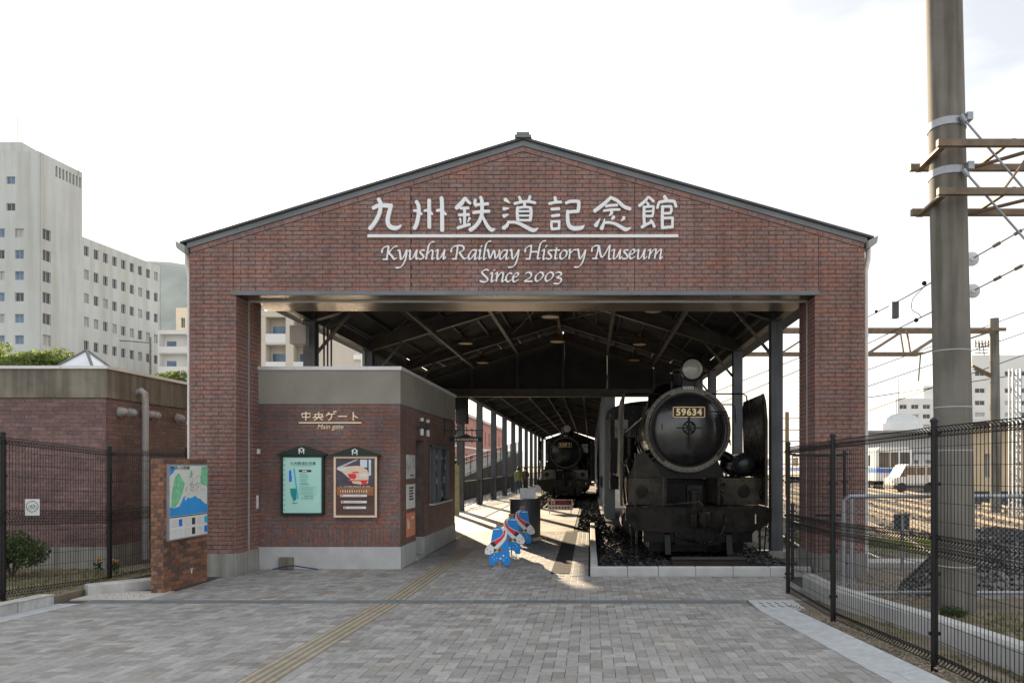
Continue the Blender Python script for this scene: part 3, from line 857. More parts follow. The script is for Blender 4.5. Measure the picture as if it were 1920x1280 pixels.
# ---- steel shed behind the gate: columns, rafters, purlins, roof deck
SXL, SXR, SXM, EZ, PIT = -5.35, 3.55, -.90, 4.50, .305
FR = [14.3, 18.05, 21.8]
def roof_z(x): return EZ + (min(x - SXL, SXR - x)) * PIT
def rafter(parent, x0, x1, mx, ys, zf, dep=.26, fl=.16, name='rafter', m='steel_rafter'):
    for Y in ys:
        for xa in (x0, x1):
            q = MB(); A, B = V((xa, Y, zf(xa))), V((mx, Y, zf(mx)))
            q.bar(A + V((0, 0, dep / 2)), B + V((0, 0, dep / 2)), .014, dep, up=(0, 0, 1))
            q.bar(A + V((0, 0, -.006)), B + V((0, 0, -.006)), fl, .014); q.bar(A + V((0, 0, dep + .008)), B + V((0, 0, dep + .008)), fl, .014)
            q.build(name, m, parent)
rafter(gate, SXL, SXR, SXM, FR + [24.4], roof_z)
for X in (SXL, SXR):
    for Y in FR + [24.4]:
        q = MB(); w = .11
        q.box(X - w, X + w, Y - w, Y - w + .014, .1, EZ); q.box(X - w, X + w, Y + w - .014, Y + w, .1, EZ); q.box(X - .008, X + .008, Y - w + .014, Y + w - .014, .1, EZ)
        q.box(X - .10, X + .10, Y - .09, Y + .09, EZ - .02, EZ + .16)
        q.build('column', 'steel_column', gate)
        box('column_base', 'concrete', gate, X - .18, X + .18, Y - .18, Y + .18, -.14, .12)
for X in (SXL, SXR):
    q = MB(); q.box(X - .012, X + .012, GY + .9, 25, EZ + .0, EZ + .26); q.box(X - .08, X + .08, GY + .9, 25, EZ - .014, EZ); q.build('eave_beam', 'steel_rafter', gate)
    s1 = -1 if X < 0 else 1
    q = MB(); q.prism([(X, GY + .9, EZ + .30), (X + s1 * .55, GY + .9, EZ + .12), (X + s1 * .55, GY + .9, EZ + .17), (X, GY + .9, EZ + .35)], [(X, 25, EZ + .30), (X + s1 * .55, 25, EZ + .12), (X + s1 * .55, 25, EZ + .17), (X, 25, EZ + .35)])
    q.build('eave_sheet', 'steel_column', gate)
for X in (-3.77, -2.34, SXM, .54, 1.97):
    q = MB(); z = roof_z(X)
    for ya, yb in zip([GY + .9] + FR, FR + [24.4]):
        q.box(X - .045, X + .045, ya + .02, yb - .02, z - .10, z - .02)
    q.build('purlin', 'steel_rafter', gate)
for X in [SXL + .55 + k * .62 for k in range(14)]:
    z = roof_z(X) + .275
    MB().box(X - .03, X + .03, GY + .9, 25, z - .0, z + .08).build('roof_batten', 'steel_dark', gate)
for xa, xb in ((SXL - .0, SXM), (SXM, SXR)):
    q = MB(); za, zb = roof_z(xa) + .36, roof_z(xb) + .36
    q.prism([(xa, GY + .9, za), (xb, GY + .9, zb), (xb, GY + .9, zb + .03), (xa, GY + .9, za + .03)], [(xa, 25, za), (xb, 25, zb), (xb, 25, zb + .03), (xa, 25, za + .03)])
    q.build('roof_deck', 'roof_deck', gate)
q = MB()
for ya, yb in zip(FR, FR[1:] + [24.4]):
    for xa, xb in ((SXL + .2, -2.34), (-2.34, SXM), (SXM, .54), (.54, SXR - .2)):
        q = MB(); q.cyl((xa, ya, roof_z(xa) + .12), (xb, yb, roof_z(xb) + .12), .012, n=5); q.cyl((xb, ya, roof_z(xb) + .10), (xa, yb, roof_z(xa) + .10), .012, n=5); q.build('bracing_rod', 'steel_rafter', gate)
# hanging struts under the rafters (knee angles seen against the dark deck)
for Y in FR:
    for xa, xb in ((SXL + .12, SXL + .8), (SXR - .12, SXR - .8)): MB().bar((xa, Y, EZ - .6), (xb, Y, roof_z(xb) - .02), .05, .05).build('knee_brace', 'steel_rafter', gate)
# end gable wall: panels between posts above a deep beam, a slit of daylight under the roof
GE = 24.62
e = [SXL, -3.9, -2.4, SXM, .6, 2.1, SXR]
for i in range(6):
    a, b2 = e[i] + .05, e[i + 1] - .05
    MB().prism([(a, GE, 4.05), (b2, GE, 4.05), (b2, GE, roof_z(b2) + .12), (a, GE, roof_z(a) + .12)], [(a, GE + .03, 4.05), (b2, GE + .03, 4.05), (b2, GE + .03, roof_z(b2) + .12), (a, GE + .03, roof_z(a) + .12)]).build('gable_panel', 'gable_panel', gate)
for X in e[1:-1]: box('gable_post', 'steel_dark', gate, X - .048, X + .048, GE - .06, GE + .05, 4.22, roof_z(X))
q = MB(); q.box(SXL, SXR, GE - .12, GE + .12, 4.00, 4.02); q.box(SXL, SXR, GE - .012, GE + .012, 4.02, 4.24); q.box(SXL, SXR, GE - .12, GE + .12, 4.24, 4.26); q.build('end_beam', 'steel_rafter', gate)
q = MB(); q.box(SXL - .12, SXL - .06, 17.9, 24.9, .0, EZ + .1)
for k in range(23): q.box(SXL - .06, SXL - .03, 17.95 + k * .3, 18.05 + k * .3, .05, EZ)
q.build('sun_block_sheeting', 'wall_sheet', gate)  # unseen sheet added behind the office to block a streak of sun
# conduit box and pipes by the first left column
q = MB(); q.box(-5.62, -5.32, 13.95, 14.12, 4.02, 4.36); q.build('junction_box', 'gutter_grey', gate)
q = MB()
for k in range(3): q.tube([(-5.12 + k * .07, 14.35, 3.3), (-5.12 + k * .07, 14.35, 4.4), (-4.6 + k * .1, 14.32, 4.75), (-3.9, 14.32, 4.98)], .022, 6)
q.build('conduit', 'steel_dark', gate, True)

# pendant lamps
LP = [(1.40, 16.6, 5.17), (1.40, 21.2, 5.17), (1.40, 24.0, 5.12), (SXM, 16.8, 5.08), (SXM, 20.3, 5.10), (-3.45, 20.6, 5.10), (-3.45, 23.9, 5.02)]
lab = ['right-hand side nearest the gate front', 'right-hand side midway along the shed', 'right-hand side next to the end gable', 'ridge line above the shed entrance', 'ridge line midway along the shed', 'left-hand side midway along the shed', 'left-hand side next to the end gable']
for (x, y, z), t in zip(LP, lab):
    p = thing('pendant_lamp', 'bell-shaped pendant lamp hung from the shed roof, ' + t, 'pendant lamp', (x, y, z), 'pendant lamps under the shed roof')
    MB().lathe((x, y, z), (0, 0, 1), [(.20, 0), (.195, .02), (.16, .10), (.09, .20), (.06, .22), (.06, .34), (.03, .36)], 20).build('shade', 'lamp_shade', p, True)
    MB().lathe((x, y, z - .004), (0, 0, 1), [(.185, 0), (.185, .006), (.12, .007)], 20).build('diffuser', 'lamp_disc', p)
    zt = roof_z(x) + .24
    MB().cyl((x, y, z + .35), (x, y, zt), .012, n=6).build('stem', 'steel_dark', p)
# ================================================================== TICKET OFFICE
OX, OY0, OY1 = -3.21, 12.60, 17.70
OW = -5.72                                   # left end (behind the gate pier)
off = thing('ticket_office', 'low brick ticket office with grey concrete parapet inside the gateway', 'kiosk', (-4.4, OY0, 0))
OT, OB, OP = 3.41, 2.78, .37
DY0, DY1 = 13.75, 14.40                      # door reveal on the side wall
WY0, WY1, WZ0, WZ1 = 14.95, 16.9, .98, 2.16
c = MB()
c.box(OW, OX - .007, OY0 + .007, DY0, OP, OB); c.box(OW, OX - .30, DY0, DY1, OP, OB); c.box(OX - .3, OX - .007, DY0, DY1, 2.22, OB)
c.box(OW, OX - .007, DY1, WY0, OP, OB); c.box(OW, OX - .007, WY1, OY1, OP, OB)
c.box(OW, OX - .007, WY0, WY1, OP, WZ0); c.box(OW, OX - .007, WY0, WY1, WZ1, OB); c.box(OW, OX - .9, WY0, WY1, WZ0, WZ1)
c.build('wall', 'mortar_light', off)
frontO = lambda a, bb, dd: V((a, OY0 + .007 - dd, bb))
sideO = lambda a, bb, dd: V((OX - .007 + dd, a, bb))
bricks(off, 'brick_office', frontO, (.69, OB), lambda b0, b1: [(OW, OX)], joint=.005, nparts=150, proud=.005)
# two soldier rows at the foot of the wall
for zr, h in ((OP + .004, .155), (OP + .165, .148)):
    q = MB(); x = OW
    while x < OX - .02:
        e = min(x + .060, OX); q.tint = rnd.random() * .98 + .01
        q.prism([frontO(*p, -.004) for p in ((x, zr), (e, zr), (e, zr + h), (x, zr + h))], [frontO(*p, .005 + rnd.uniform(-.001, .001)) for p in ((x, zr), (e, zr), (e, zr + h), (x, zr + h))]); x = e + .0055
    tag(q.build('soldier_course', 'brick_office', off), kind='stuff')
def ospan(b0, b1):
    if b0 < 2.22 and b1 > WZ0 and b1 < WZ1 + .03: return [(OY0 + .002, DY0), (DY1, WY0), (WY1, OY1)]
    if b0 < 2.22: return [(OY0 + .002, DY0), (DY1, OY1)]
    return [(OY0 + .002, OY1)]
bricks(off, 'brick_office', sideO, (OP + .004, OB), ospan, joint=.006, nparts=110, proud=.005)
box('plinth', 'concrete_light', off, OW, OX + .012, OY0 - .012, DY0, -.13, OP); box('plinth', 'concrete_light', off, OW, OX + .012, DY1, OY1 + .012, -.13, OP)
box('parapet', 'office_band', off, OW, OX + .006, OY0 - .006, OY1 + .006, OB, OT - .06)
xs = [OW - .02, -4.98, -3.75, OX + .03]
for i in range(3): MB().box(xs[i] + .002, xs[i + 1] - .002, OY0 - .03, OY0 + .3, OT - .06, OT).build('coping', 'cap_metal', off)
MB().box(OX - .3, OX + .03, OY0 + .302, OY1 + .03, OT - .06, OT).build('coping', 'cap_metal', off)
box('flat_roof', 'roof_grey', off, OW, OX - .3, OY0 + .302, OY1, OT - .12, OT - .05)
# roller shutter door
d = MB()
for k in range(26): z = .03 + k * .084; d.prism([(OX - .28, DY0 + .02, z), (OX - .28, DY1 - .02, z), (OX - .262, DY1 - .02, z + .04), (OX - .262, DY0 + .02, z + .04)], [(OX - .28, DY0 + .02, z + .001), (OX - .28, DY1 - .02, z + .001), (OX - .28, DY1 - .02, z + .08), (OX - .28, DY0 + .02, z + .08)])
dr = d.build('door', 'trim_dark', off)
box('door_frame', 'trim_dark', dr, OX - .29, OX - .2, DY0, DY0 + .04, 0, 2.22)
box('step', 'concrete_light', off, OX - .3, OX + .03, DY0, DY1, -.1, .05)
# display window
fr = MB(); fx = OX + .02
fr.box(OX - .12, fx, WY0, WY0 + .06, WZ0, WZ1); fr.box(OX - .12, fx, WY1 - .06, WY1, WZ0, WZ1); fr.box(OX - .12, fx, WY0, WY1, WZ1 - .06, WZ1); fr.box(OX - .12, fx, 15.9, 15.96, WZ0, WZ1); fr.box(OX - .12, fx, 15.38, 15.43, WZ0, WZ1)
wf = fr.build('window', 'fascia', off)
box('pane', 'glass_dark', wf, OX - .07, OX - .06, WY0 + .06, WY1 - .06, WZ0 + .04, WZ1 - .06)
box('blind', 'fascia', wf, OX - .055, OX - .045, WY0 + .06, 15.38, WZ0 + .04, WZ1 - .06)
box('sill', 'cap_metal', wf, OX - .12, OX + .09, WY0 - .05, WY1 + .05, WZ0 - .035, WZ0)
q = MB()
for k in range(26):
    yy = rnd.uniform(15.5, 16.75); zz = rnd.choice([1.05, 1.35, 1.62, 1.88]); q.tint = rnd.random() * .9 + .05
    q.box(OX - .045, OX - .042, yy, yy + rnd.uniform(.04, .11), zz, zz + rnd.uniform(.05, .16))
q.build('stickers', 'poster_grey', wf)
# notices by the door
for (z0, z1, mt) in ((1.51, 1.93, 'poster_grey'), (.98, 1.41, 'poster_white'), (.49, .91, 'orange_notice')):
    nb = box('notice', mt, off, OX - .001, OX + .012, 13.02, 13.62, z0, z1)
    q = MB()
    if mt == 'poster_white':
        for k in range(5): q.box(OX + .012, OX + .0135, 13.18, 13.50 - .05 * (k % 2), z1 - .08 - k * .05, z1 - .05 - k * .05)
        q.build('lettering', 'ink', nb)
    elif mt == 'poster_grey':
        q.box(OX + .012, OX + .0135, 13.25, 13.5, z0 + .05, z0 + .07)
        for k in range(6): q.box(OX + .012, OX + .0135, 13.1 + k * .07, 13.13 + k * .07, z0 + .16 + .03 * (k % 3), z0 + .18 + .03 * (k % 3))
        q.build('lettering', 'ink', nb)
    else:
        q.box(OX + .012, OX + .0135, 13.06, 13.12, z0 + .14, z1 - .1); q.box(OX + .012, OX + .0135, 13.15, 13.2, z0 + .14, z1 - .16)
        for k in range(3): q.box(OX + .012, OX + .0135, 13.36 + k * .07, 13.4 + k * .07, z1 - .13, z1 - .07)
        q.build('lettering', 'poster_white', nb)
# wall lettering
KO = zone(480, 760, .15625, OY0)
for S in ([[(555,96),(655,96),(650,140),(560,140),(555,96)],[(605,78),(600,178)]],
          [[(712,106),(800,106)],[(714,106),(712,138)],[(800,106),(796,138)],[(688,145),(812,137)],[(756,82),(754,140),(702,178)],[(760,140),(803,174)]],
          [[(880,85),(846,124)],[(868,106),(948,101)],[(915,105),(905,150),(876,178)],[(936,70),(945,84)],[(956,68),(965,82)]],
          [[(992,130),(1093,130)]], [[(1170,82),(1170,178)],[(1170,116),(1223,149)]]):
    mb = MB()
    for i, p in enumerate(S): stroke(mb, p, 13, KO, -.004, .016 + .001 * i, k=1 if len(p) > 4 else 4)
    mb.build('letter', 'letter_gold', off)
mb = MB(); a, b2 = W(561, 791.2, OY0), W(678, 793.4, OY0); mb.box(a.x, b2.x, OY0 - .016, OY0 + .004, b2.z, a.z); mb.build('underline_bar', 'letter_gold', off)
p = W(619, 800, OY0 - .004); text_mesh('letter', 'Main gate', .115, 'letter_gold', p, (1, 0, 0), (0, 0, 1), off, .003, shear=.25)
# small fixtures on office and pier
q = MB(); p = W(480, 845, GY + .8); q.box(OL, OL + .03, GY + .74, GY + .80, p.z - .05, p.z + .03); q.build('switch_plate', 'white_paint', gate)
q = MB(); q.box(OL, OL + .02, GY + .72, GY + .76, 1.02, 1.24); q.build('switch_plate', 'white_paint', gate)
box('outlet_box', 'concrete_band', off, -5.22, -5.0, OY0 - .10, OY0 - .012, .01, .2)
hz = thing('hose', 'dark blue cable loop lying at the foot of the office wall', 'cable', (-5.0, 12.5, 0))
MB().tube(smooth_line([(-5.3, 12.45, .012), (-5.1, 12.42, .06), (-4.95, 12.44, .075), (-4.75, 12.42, .05), (-4.55, 12.46, .014)], 6), .011, 6).build('cable', 'jacket_navy', hz, True)
for i, yy in enumerate((13.82, 14.32)):
    sp = thing('wall_spotlight', 'small white spotlight above the shuttered door, on the side of the ' + ('pasted notices' if i == 0 else 'display window'), 'spotlight', (OX + .08, yy, 2.45), 'spotlights above the office door')
    MB().box(OX, OX + .05, yy - .02, yy + .02, 2.40, 2.44).build('bracket', 'steel_dark', sp); MB().cyl((OX + .09, yy, 2.30), (OX + .09, yy, 2.42), .035, n=12).build('lamp_head', 'white_paint', sp); MB().cyl((OX + .09, yy, 2.42), (OX + .09, yy, 2.56), .028, n=12).build('lamp_body', 'steel_dark', sp)
    MB().cyl((OX + .09, yy, 2.56), (OX + .09, yy, 2.62), .035, n=12).build('lamp_head', 'white_paint', sp)
# hanging information sign on a scrolled bracket
hs = thing('hanging_sign', 'small green hanging sign reading INFORMATION on an iron bracket', 'sign', (OX, 16.4, 2.5))
q = MB(); yh = 16.4
q.box(OX, OX + .02, yh - .03, yh + .03, 2.38, 2.78); q.box(OX, OX + .86, yh - .012, yh + .012, 2.50, 2.525)
q.tube(smooth_line([(OX, yh, 2.76), (OX + .15, yh, 2.74), (OX + .22, yh, 2.62), (OX + .34, yh, 2.56), (OX + .40, yh, 2.64), (OX + .33, yh, 2.68)], 5), .008, 5)
q.build('bracket', 'steel_dark', hs)
q = MB(); q.cyl((OX + .25, yh, 2.50), (OX + .25, yh, 2.42), .006, n=5); q.cyl((OX + .7, yh, 2.50), (OX + .7, yh, 2.42), .006, n=5); q.build('chain', 'steel_dark', hs)
q = MB(); loop = [(.12, 2.26), (.84, 2.26), (.84, 2.36), (.60, 2.38), (.48, 2.44), (.36, 2.38), (.12, 2.36)]
q.prism([(OX + x, yh - .015, z) for x, z in loop], [(OX + x, yh + .015, z) for x, z in loop]); bd = q.build('board', 'green_dark', hs)
text_mesh('lettering', 'INFORMATION', .075, 'letter_gold', (OX + .48, yh - .017, 2.305), (1, 0, 0), (0, 0, 1), bd, .001, bold=.0015)
sc_ = thing('security_camera', 'small grey camera on the far corner of the office wall', 'camera', (OX, 17.4, 2.5))
MB().box(OX, OX + .04, 17.42, 17.5, 2.42, 2.52).build('mount', 'gutter_grey', sc_); MB().lathe((OX + .1, 17.36, 2.50), (.2, -1, -.2), [(.05, 0), (.055, .02), (.055, .14), (.04, .16)], 12).build('housing', 'pipe_grey', sc_, True)

# ---- poster cases on the office front
def mono(parent, cx, cz, y, s, m):
    q = MB()
    f = lambda u, v, dd: V((cx + u * s, y - dd, cz + v * s))
    for i, p in enumerate(([(-.45, -.5), (-.45, .25), (-.42, .3)], [(.45, -.5), (.45, .25), (.42, .3)], [(-.42, .3), (0, -.25), (.42, .3)], [(-.55, .32), (0, .62), (.55, .32)])): stroke(q, p, .17, f, -.001, .003 + .0005 * i, k=1)
    return q.build('emblem', m, parent)
def case(px0, px1, pytop, pyb, label, frame_m, kind):
    a, b2 = W(px0, pytop, OY0 - .06), W(px1, pyb, OY0 - .06); y = OY0 - .065
    t = thing('poster_case', label, 'notice board', ((a.x + b2.x) / 2, y, b2.z)); xm = (a.x + b2.x) / 2
    x0, x1, z0, z1 = a.x, b2.x, b2.z, a.z
    box('case_back', 'green_dark', t, x0, x1, y + .012, OY0 - .003, z0, z1)
    q = MB(); w = .035
    q.box(x0, x0 + w, y - .008, y + .012, z0, z1); q.box(x1 - w, x1, y - .008, y + .012, z0, z1); q.box(x0 + w, x1 - w, y - .008, y + .012, z0, z0 + w); q.box(x0 + w, x1 - w, y - .008, y + .012, z1 - w, z1); q.build('frame', frame_m, t)
    q = MB(); lp = [(x0 - .05, z1 + .0), (x1 + .05, z1 + .0), (x1 + .05, z1 + .025), (xm + .14, z1 + .15), (xm - .14, z1 + .15), (x0 - .05, z1 + .025)]
    lp = [(x0 - .055, z1), (x1 + .055, z1), (x1 + .055, z1 + .02), (xm + .03, z1 + .155), (xm - .03, z1 + .155), (x0 - .055, z1 + .02)]
    q.prism([(x, y - .035, z) for x, z in lp], [(x, OY0 - .003, z) for x, z in lp]); pd = q.build('pediment', 'green_dark', t)
    mono(pd, xm, z1 + .068, y - .036, .085, 'letter_white')
    ps = box('poster', 'poster_mint' if kind == 0 else 'poster_brown', t, x0 + w, x1 - w, y + .004, y + .0115, z0 + w, z1 - w)
    W_, H_ = x1 - x0 - 2 * w, z1 - z0 - 2 * w
    lay = [0]
    def pr(m, pts, name='print'):
        lay[0] += 1; dd = y + .004 - .0006 * lay[0]
        q = MB(); P = [(x0 + w + u * W_, z0 + w + v * H_) for u, v in pts]
        q.prism([(x, dd, z) for x, z in P], [(x, dd + .0004, z) for x, z in P]); return q.build(name, m, ps)
    rect = lambda u0, u1, v0, v1: [(u0, v0), (u1, v0), (u1, v1), (u0, v1)]
    if kind == 0:
        text_mesh('lettering', '九州鉄道記念館', .062, 'ink', (x0 + w + W_ * .52, y + .003, z0 + w + H_ * .885), (1, 0, 0), (0, 0, 1), ps, .0006, bold=.0006)
        pr('ink', rect(.26, .78, .84, .843))
        pr('ink_blue', [(.155, .56), (.225, .56), (.225, .64), (.25, .65), (.22, .66), (.215, .75), (.195, .78), (.15, .75)])
        pr('ink_cyan', [(.365, .25), (.40, .26), (.30, .80), (.265, .80)])
        pr('ink_teal', [(.27, .21), (.345, .24), (.345, .44), (.18, .44), (.20, .33)])
        pr('ink', [(.42, .735), (.72, .735), (.74, .75), (.72, .775), (.42, .775), (.40, .755)])
        pr('poster_white', rect(.50, .62, .745, .765))
        for k in range(11): pr('ink', [(.035 + .012 * math.cos(t_), .055 + k * .09 + .010 * math.sin(t_)) for t_ in [i * .785 for i in range(8)]])
        for k, (u1, v) in enumerate([(.6, .70), (.64, .67), (.65, .64), (.62, .60), (.60, .57), (.63, .53), (.66, .51)]): pr('ink_teal', rect(.44, u1 + .02, v, v + .006))
        for r_ in (rect(.43, .87, .47, .473), rect(.43, .87, .33, .333), rect(.43, .433, .333, .47), rect(.867, .87, .333, .47)): pr('ink_teal', r_)
        for k in range(5): pr('ink_teal', rect(.47, .82 - .05 * (k % 2), .45 - k * .024, .454 - k * .024))
        text_mesh('lettering', '9:00-17:00', .036, 'ink', (x0 + w + W_ * .66, y + .003, z0 + w + H_ * .30), (1, 0, 0), (0, 0, 1), ps, .0006)
        for v in (.27, .255): pr('ink_teal', rect(.48, .80, v, v + .005))
        text_mesh('lettering', '連絡先', .03, 'ink', (x0 + w + W_ * .31, y + .003, z0 + w + H_ * .175), (1, 0, 0), (0, 0, 1), ps, .0006)
    else:
        pr('poster_dark', rect(.03, .97, .50, .98)); pr('poster_sky', rect(.62, .80, .84, .98)); pr('poster_sky', rect(.84, .90, .70, .98)); pr('poster_grey', [(.03, .80), (.45, .94), (.58, .98), (.50, .98), (.03, .84)])
        pr('poster_cream', [(.04, .83), (.28, .86), (.58, .87), (.72, .83), (.80, .80), (.85, .72), (.82, .56), (.66, .54), (.44, .56), (.36, .64), (.16, .76), (.04, .80)])
        pr('poster_sky', [(.04, .82), (.24, .84), (.27, .79), (.10, .78)]); pr('red', [(.30, .73), (.50, .73), (.53, .68), (.48, .63), (.35, .65)]); pr('red', [(.30, .62), (.84, .62), (.84, .60), (.34, .60)])
        pr('poster_white', [(.62, .73), (.80, .74), (.82, .68), (.62, .67)]); pr('red', [(.64, .60), (.80, .60), (.78, .54), (.67, .54)]); pr('red', [(.40, .76), (.56, .77), (.60, .75), (.44, .74)])
        pr('wood_brown', rect(.03, .97, .35, .50)); pr('poster_cream', rect(.12, .80, .40, .445))
        for k in range(11): pr('poster_brown', rect(.14 + k * .06, .165 + k * .06, .395, .45))
        text_mesh('lettering', '九州鉄道記念館', .075, 'poster_white', (x0 + w + W_ * .48, y + .002, z0 + w + H_ * .475), (1, 0, 0), (0, 0, 1), ps, .0008, bold=.0008)
        for v, u0, u1 in ((.325, .12, .80), (.215, .14, .80), (.115, .20, .78)):
            pr('poster_white', rect(u0, u1, v, v + .042)); pr('poster_grey', rect(u0 + .15, u1 - .12, v + .012, v + .028)); pr('red', rect(u0 + .02, u0 + .07, v + .01, v + .034))
case(527, 607, 853, 965, 'green-framed pedimented case holding a mint green information poster', 'green_dark', 0)
case(626, 707, 855, 969.5, 'pedimented case with a photo poster of a cream and red train', 'poster_cream', 1)

# ================================================================== MAP WALL
mw = thing('map_wall', 'free-standing orange brick wall carrying a coloured town map panel', 'sign wall', (-5.92, 10.8, 0))
MX0, MX1, MY0, MY1, MZ = -6.005, -5.83, 10.20, 11.36, 1.845
box('wall_core', 'mortar_light', mw, MX0 + .006, MX1 - .006, MY0 + .006, MY1 - .006, -.13, MZ - .004)
bricks(mw, 'brick_orange', lambda a, bb, dd: V((a, MY0 + .006 - dd, bb)), (.0, MZ), lambda b0, b1: [(MX0, MX1)], bl=.084, bh=.054, joint=.007, proud=.006, nparts=80, shift=.5, phase=MX0)
bricks(mw, 'brick_orange', lambda a, bb, dd: V((MX1 - .006 + dd, a, bb)), (.0, MZ), lambda b0, b1: [(MY0, MY1)], bl=.190, bh=.054, joint=.007, proud=.006, nparts=190, phase=MY0)
bricks(mw, 'brick_orange', lambda a, bb, dd: V((MX0 + .006 - dd, a, bb)), (.0, MZ), lambda b0, b1: [(MY0, MY1)], bl=.190, bh=.054, joint=.007, proud=.006, nparts=0, phase=MY0)
mpn = MB(); px_ = MX1 + .004; y0, y1, z0, z1 = MY0 + .06, MY1 - .05, .70, 1.765
box('panel', 'galvanized', mw, MX1 + .001, px_ + .03, y0, y1, z0, z1)
pan = box('map_print', 'map_land', mw, px_ + .03, px_ + .032, y0 + .025, y1 - .025, z0 + .33, z1 - .025)
lay = [0]
def mpr(m, pts, name='print'):
    lay[0] += 1; xx = px_ + .0325 + .0005 * lay[0]
    P = [(y0 + .025 + u * (y1 - y0 - .05), z0 + .02 + v * (z1 - z0 - .045)) for u, v in pts]
    MB().prism([(xx, y, z) for y, z in P], [(xx + .0004, y, z) for y, z in P]).build(name, m, pan)
mpr('map_sea', [(0, .31), (1, .31), (1, .43), (.90, .46), (.80, .52), (.74, .53), (.66, .57), (.58, .55), (.50, .54), (.42, .58), (.34, .56), (.30, .50), (.24, .44), (.12, .42), (0, .44)])
mpr('map_land', [(.38, .55), (.40, .51), (.47, .56), (.52, .59), (.46, .60)])
mpr('map_green', [(.04, .44), (.14, .43), (.22, .50), (.30, .60), (.38, .75), (.30, .82), (.22, .90), (.12, .84), (.05, .62)]); mpr('map_green', [(.80, .74), (1, .70), (1, .99), (.84, .99)]); mpr('map_green', [(.52, .84), (.58, .84), (.58, .93), (.53, .93)])
mpr('map_sea', [(0, .86), (.10, .92), (.12, .99), (0, .99)])
text_mesh('lettering', '門司港レトロ案内図', .055, 'ink', (px_ + .0375, y0 + .28, z1 - .06), (0, 1, 0), (0, 0, 1), pan, .0005, bold=.0006)
for k in range(46):
    u, v = rnd.gauss(.58, .15), rnd.gauss(.70, .07)
    if .3 < u < .92 and .58 < v < .9: mpr(rnd.choice(['red', 'ink', 'wood_brown', 'ink_teal', 'orange_notice']), [(u, v), (u + .025, v), (u + .025, v + .009), (u, v + .009)])
box('map_print', 'ink', mw, px_ + .0301, px_ + .0325, y0 + .025, y1 - .025, z0 + .315, z0 + .33)
low = box('map_print', 'poster_white', mw, px_ + .0301, px_ + .0325, y0 + .025, y1 - .025, z0 + .02, z0 + .315)
for r_ in range(2):
    for c_ in range(3):
        yy, zz = y0 + .05 + c_ * .345, z0 + .045 + (1 - r_) * .14
        box('photo_print', ['ink_blue', 'poster_dark', 'ink_cyan', 'poster_sky', 'ink', 'ink_blue'][r_ * 3 + c_], low, px_ + .0326, px_ + .0333, yy + .2, yy + .29, zz, zz + .10)
        q = MB()
        for k in range(5): q.box(px_ + .0326, px_ + .0332, yy, yy + .17 - .03 * (k % 2), zz + k * .022, zz + k * .022 + .008)
        q.build('lettering', 'poster_grey', low)
q = MB()
q.box(MX1, MX1 + .002, 10.9, 10.93, .17, .25); q.box(MX1, MX1 + .002, 10.88, 10.95, .22, .25); q.build('tape', 'white_paint', mw)

# ================================================================== BRICK HALL ON THE LEFT
HX, HY, HT, HB = -7.98, 12.30, 3.38, 2.86
hall = thing('brick_hall', 'low purple-brown brick hall with stained concrete parapet behind the left fence', 'building', (-11, HY, 0))
box('wall', 'mortar_light', hall, -18, HX - .006, HY + .006, 26, -.13, HB)
bricks(hall, 'brick_dark', lambda a, bb, dd: V((a, HY + .006 - dd, bb)), (.40, HB), lambda b0, b1: [(-13.5, -9.98), (-9.96, HX)], joint=.006, proud=.004, nparts=140)
bricks(hall, 'brick_dark', lambda a, bb, dd: V((HX - .006 + dd, a, bb)), (.40, HB), lambda b0, b1: [(HY, 14.05), (14.07, 18.0)], joint=.006, proud=.004, nparts=140)
box('plinth', 'concrete', hall, -18, HX + .015, HY - .015, 26, -.13, .40)
for xa, xb in ((-14.5, -12.1), (-12.09, -9.98), (-9.97, HX + .02)): box('parapet_panel', 'concrete_band', hall, xa, xb, HY - .02, HY + .15, HB, HT - .05)
for ya, yb in ((HY + .151, 14.05), (14.06, 16.2), (16.21, 18.4), (18.41, 22), (22.01, 26)): box('parapet_panel', 'concrete_band', hall, HX - .15, HX + .02, ya, yb, HB, HT - .05)
for xa, xb in ((-14.5, -11.0), (-10.99, -8.7), (-8.69, HX + .05)): box('coping', 'cap_metal', hall, xa, xb, HY - .05, HY + .2, HT - .05, HT)
for ya, yb in ((HY + .201, 15), (15.01, 20), (20.01, 26)): box('coping', 'cap_metal', hall, HX - .2, HX + .05, ya, yb, HT - .05, HT)
box('flat_roof', 'roof_grey', hall, -18, HX - .2, HY + .2, 26, HB, HT - .08)
q = MB(); q.tube([(HX + .0, 13.12, 3.02), (HX + .10, 13.10, 3.05), (HX + .16, 13.1, 3.0), (HX + .17, 13.1, 2.85), (HX + .17, 13.1, .1)], .055, 12)
for zz in (2.75, 1.45, .5): q.cyl((HX + .17, 13.1, zz), (HX + .17, 13.1, zz + .03), .062, n=12)
q.build('downpipe', 'pipe_grey', hall, True)
for i, yy in enumerate((12.66, 12.92, 13.42, 13.62, 14.42)):
    vt = MB(); vt.lathe((HX, yy, 2.65), (1, 0, 0), [(.075, 0), (.075, .06), (.066, .10), (.04, .13), (.02, .14)], 16); vt.lathe((HX, yy, 2.65), (1, 0, 0), [(.088, .0), (.088, .02), (.075, .022)], 16)
    vt.build('vent_hood', 'pipe_grey', hall, True)
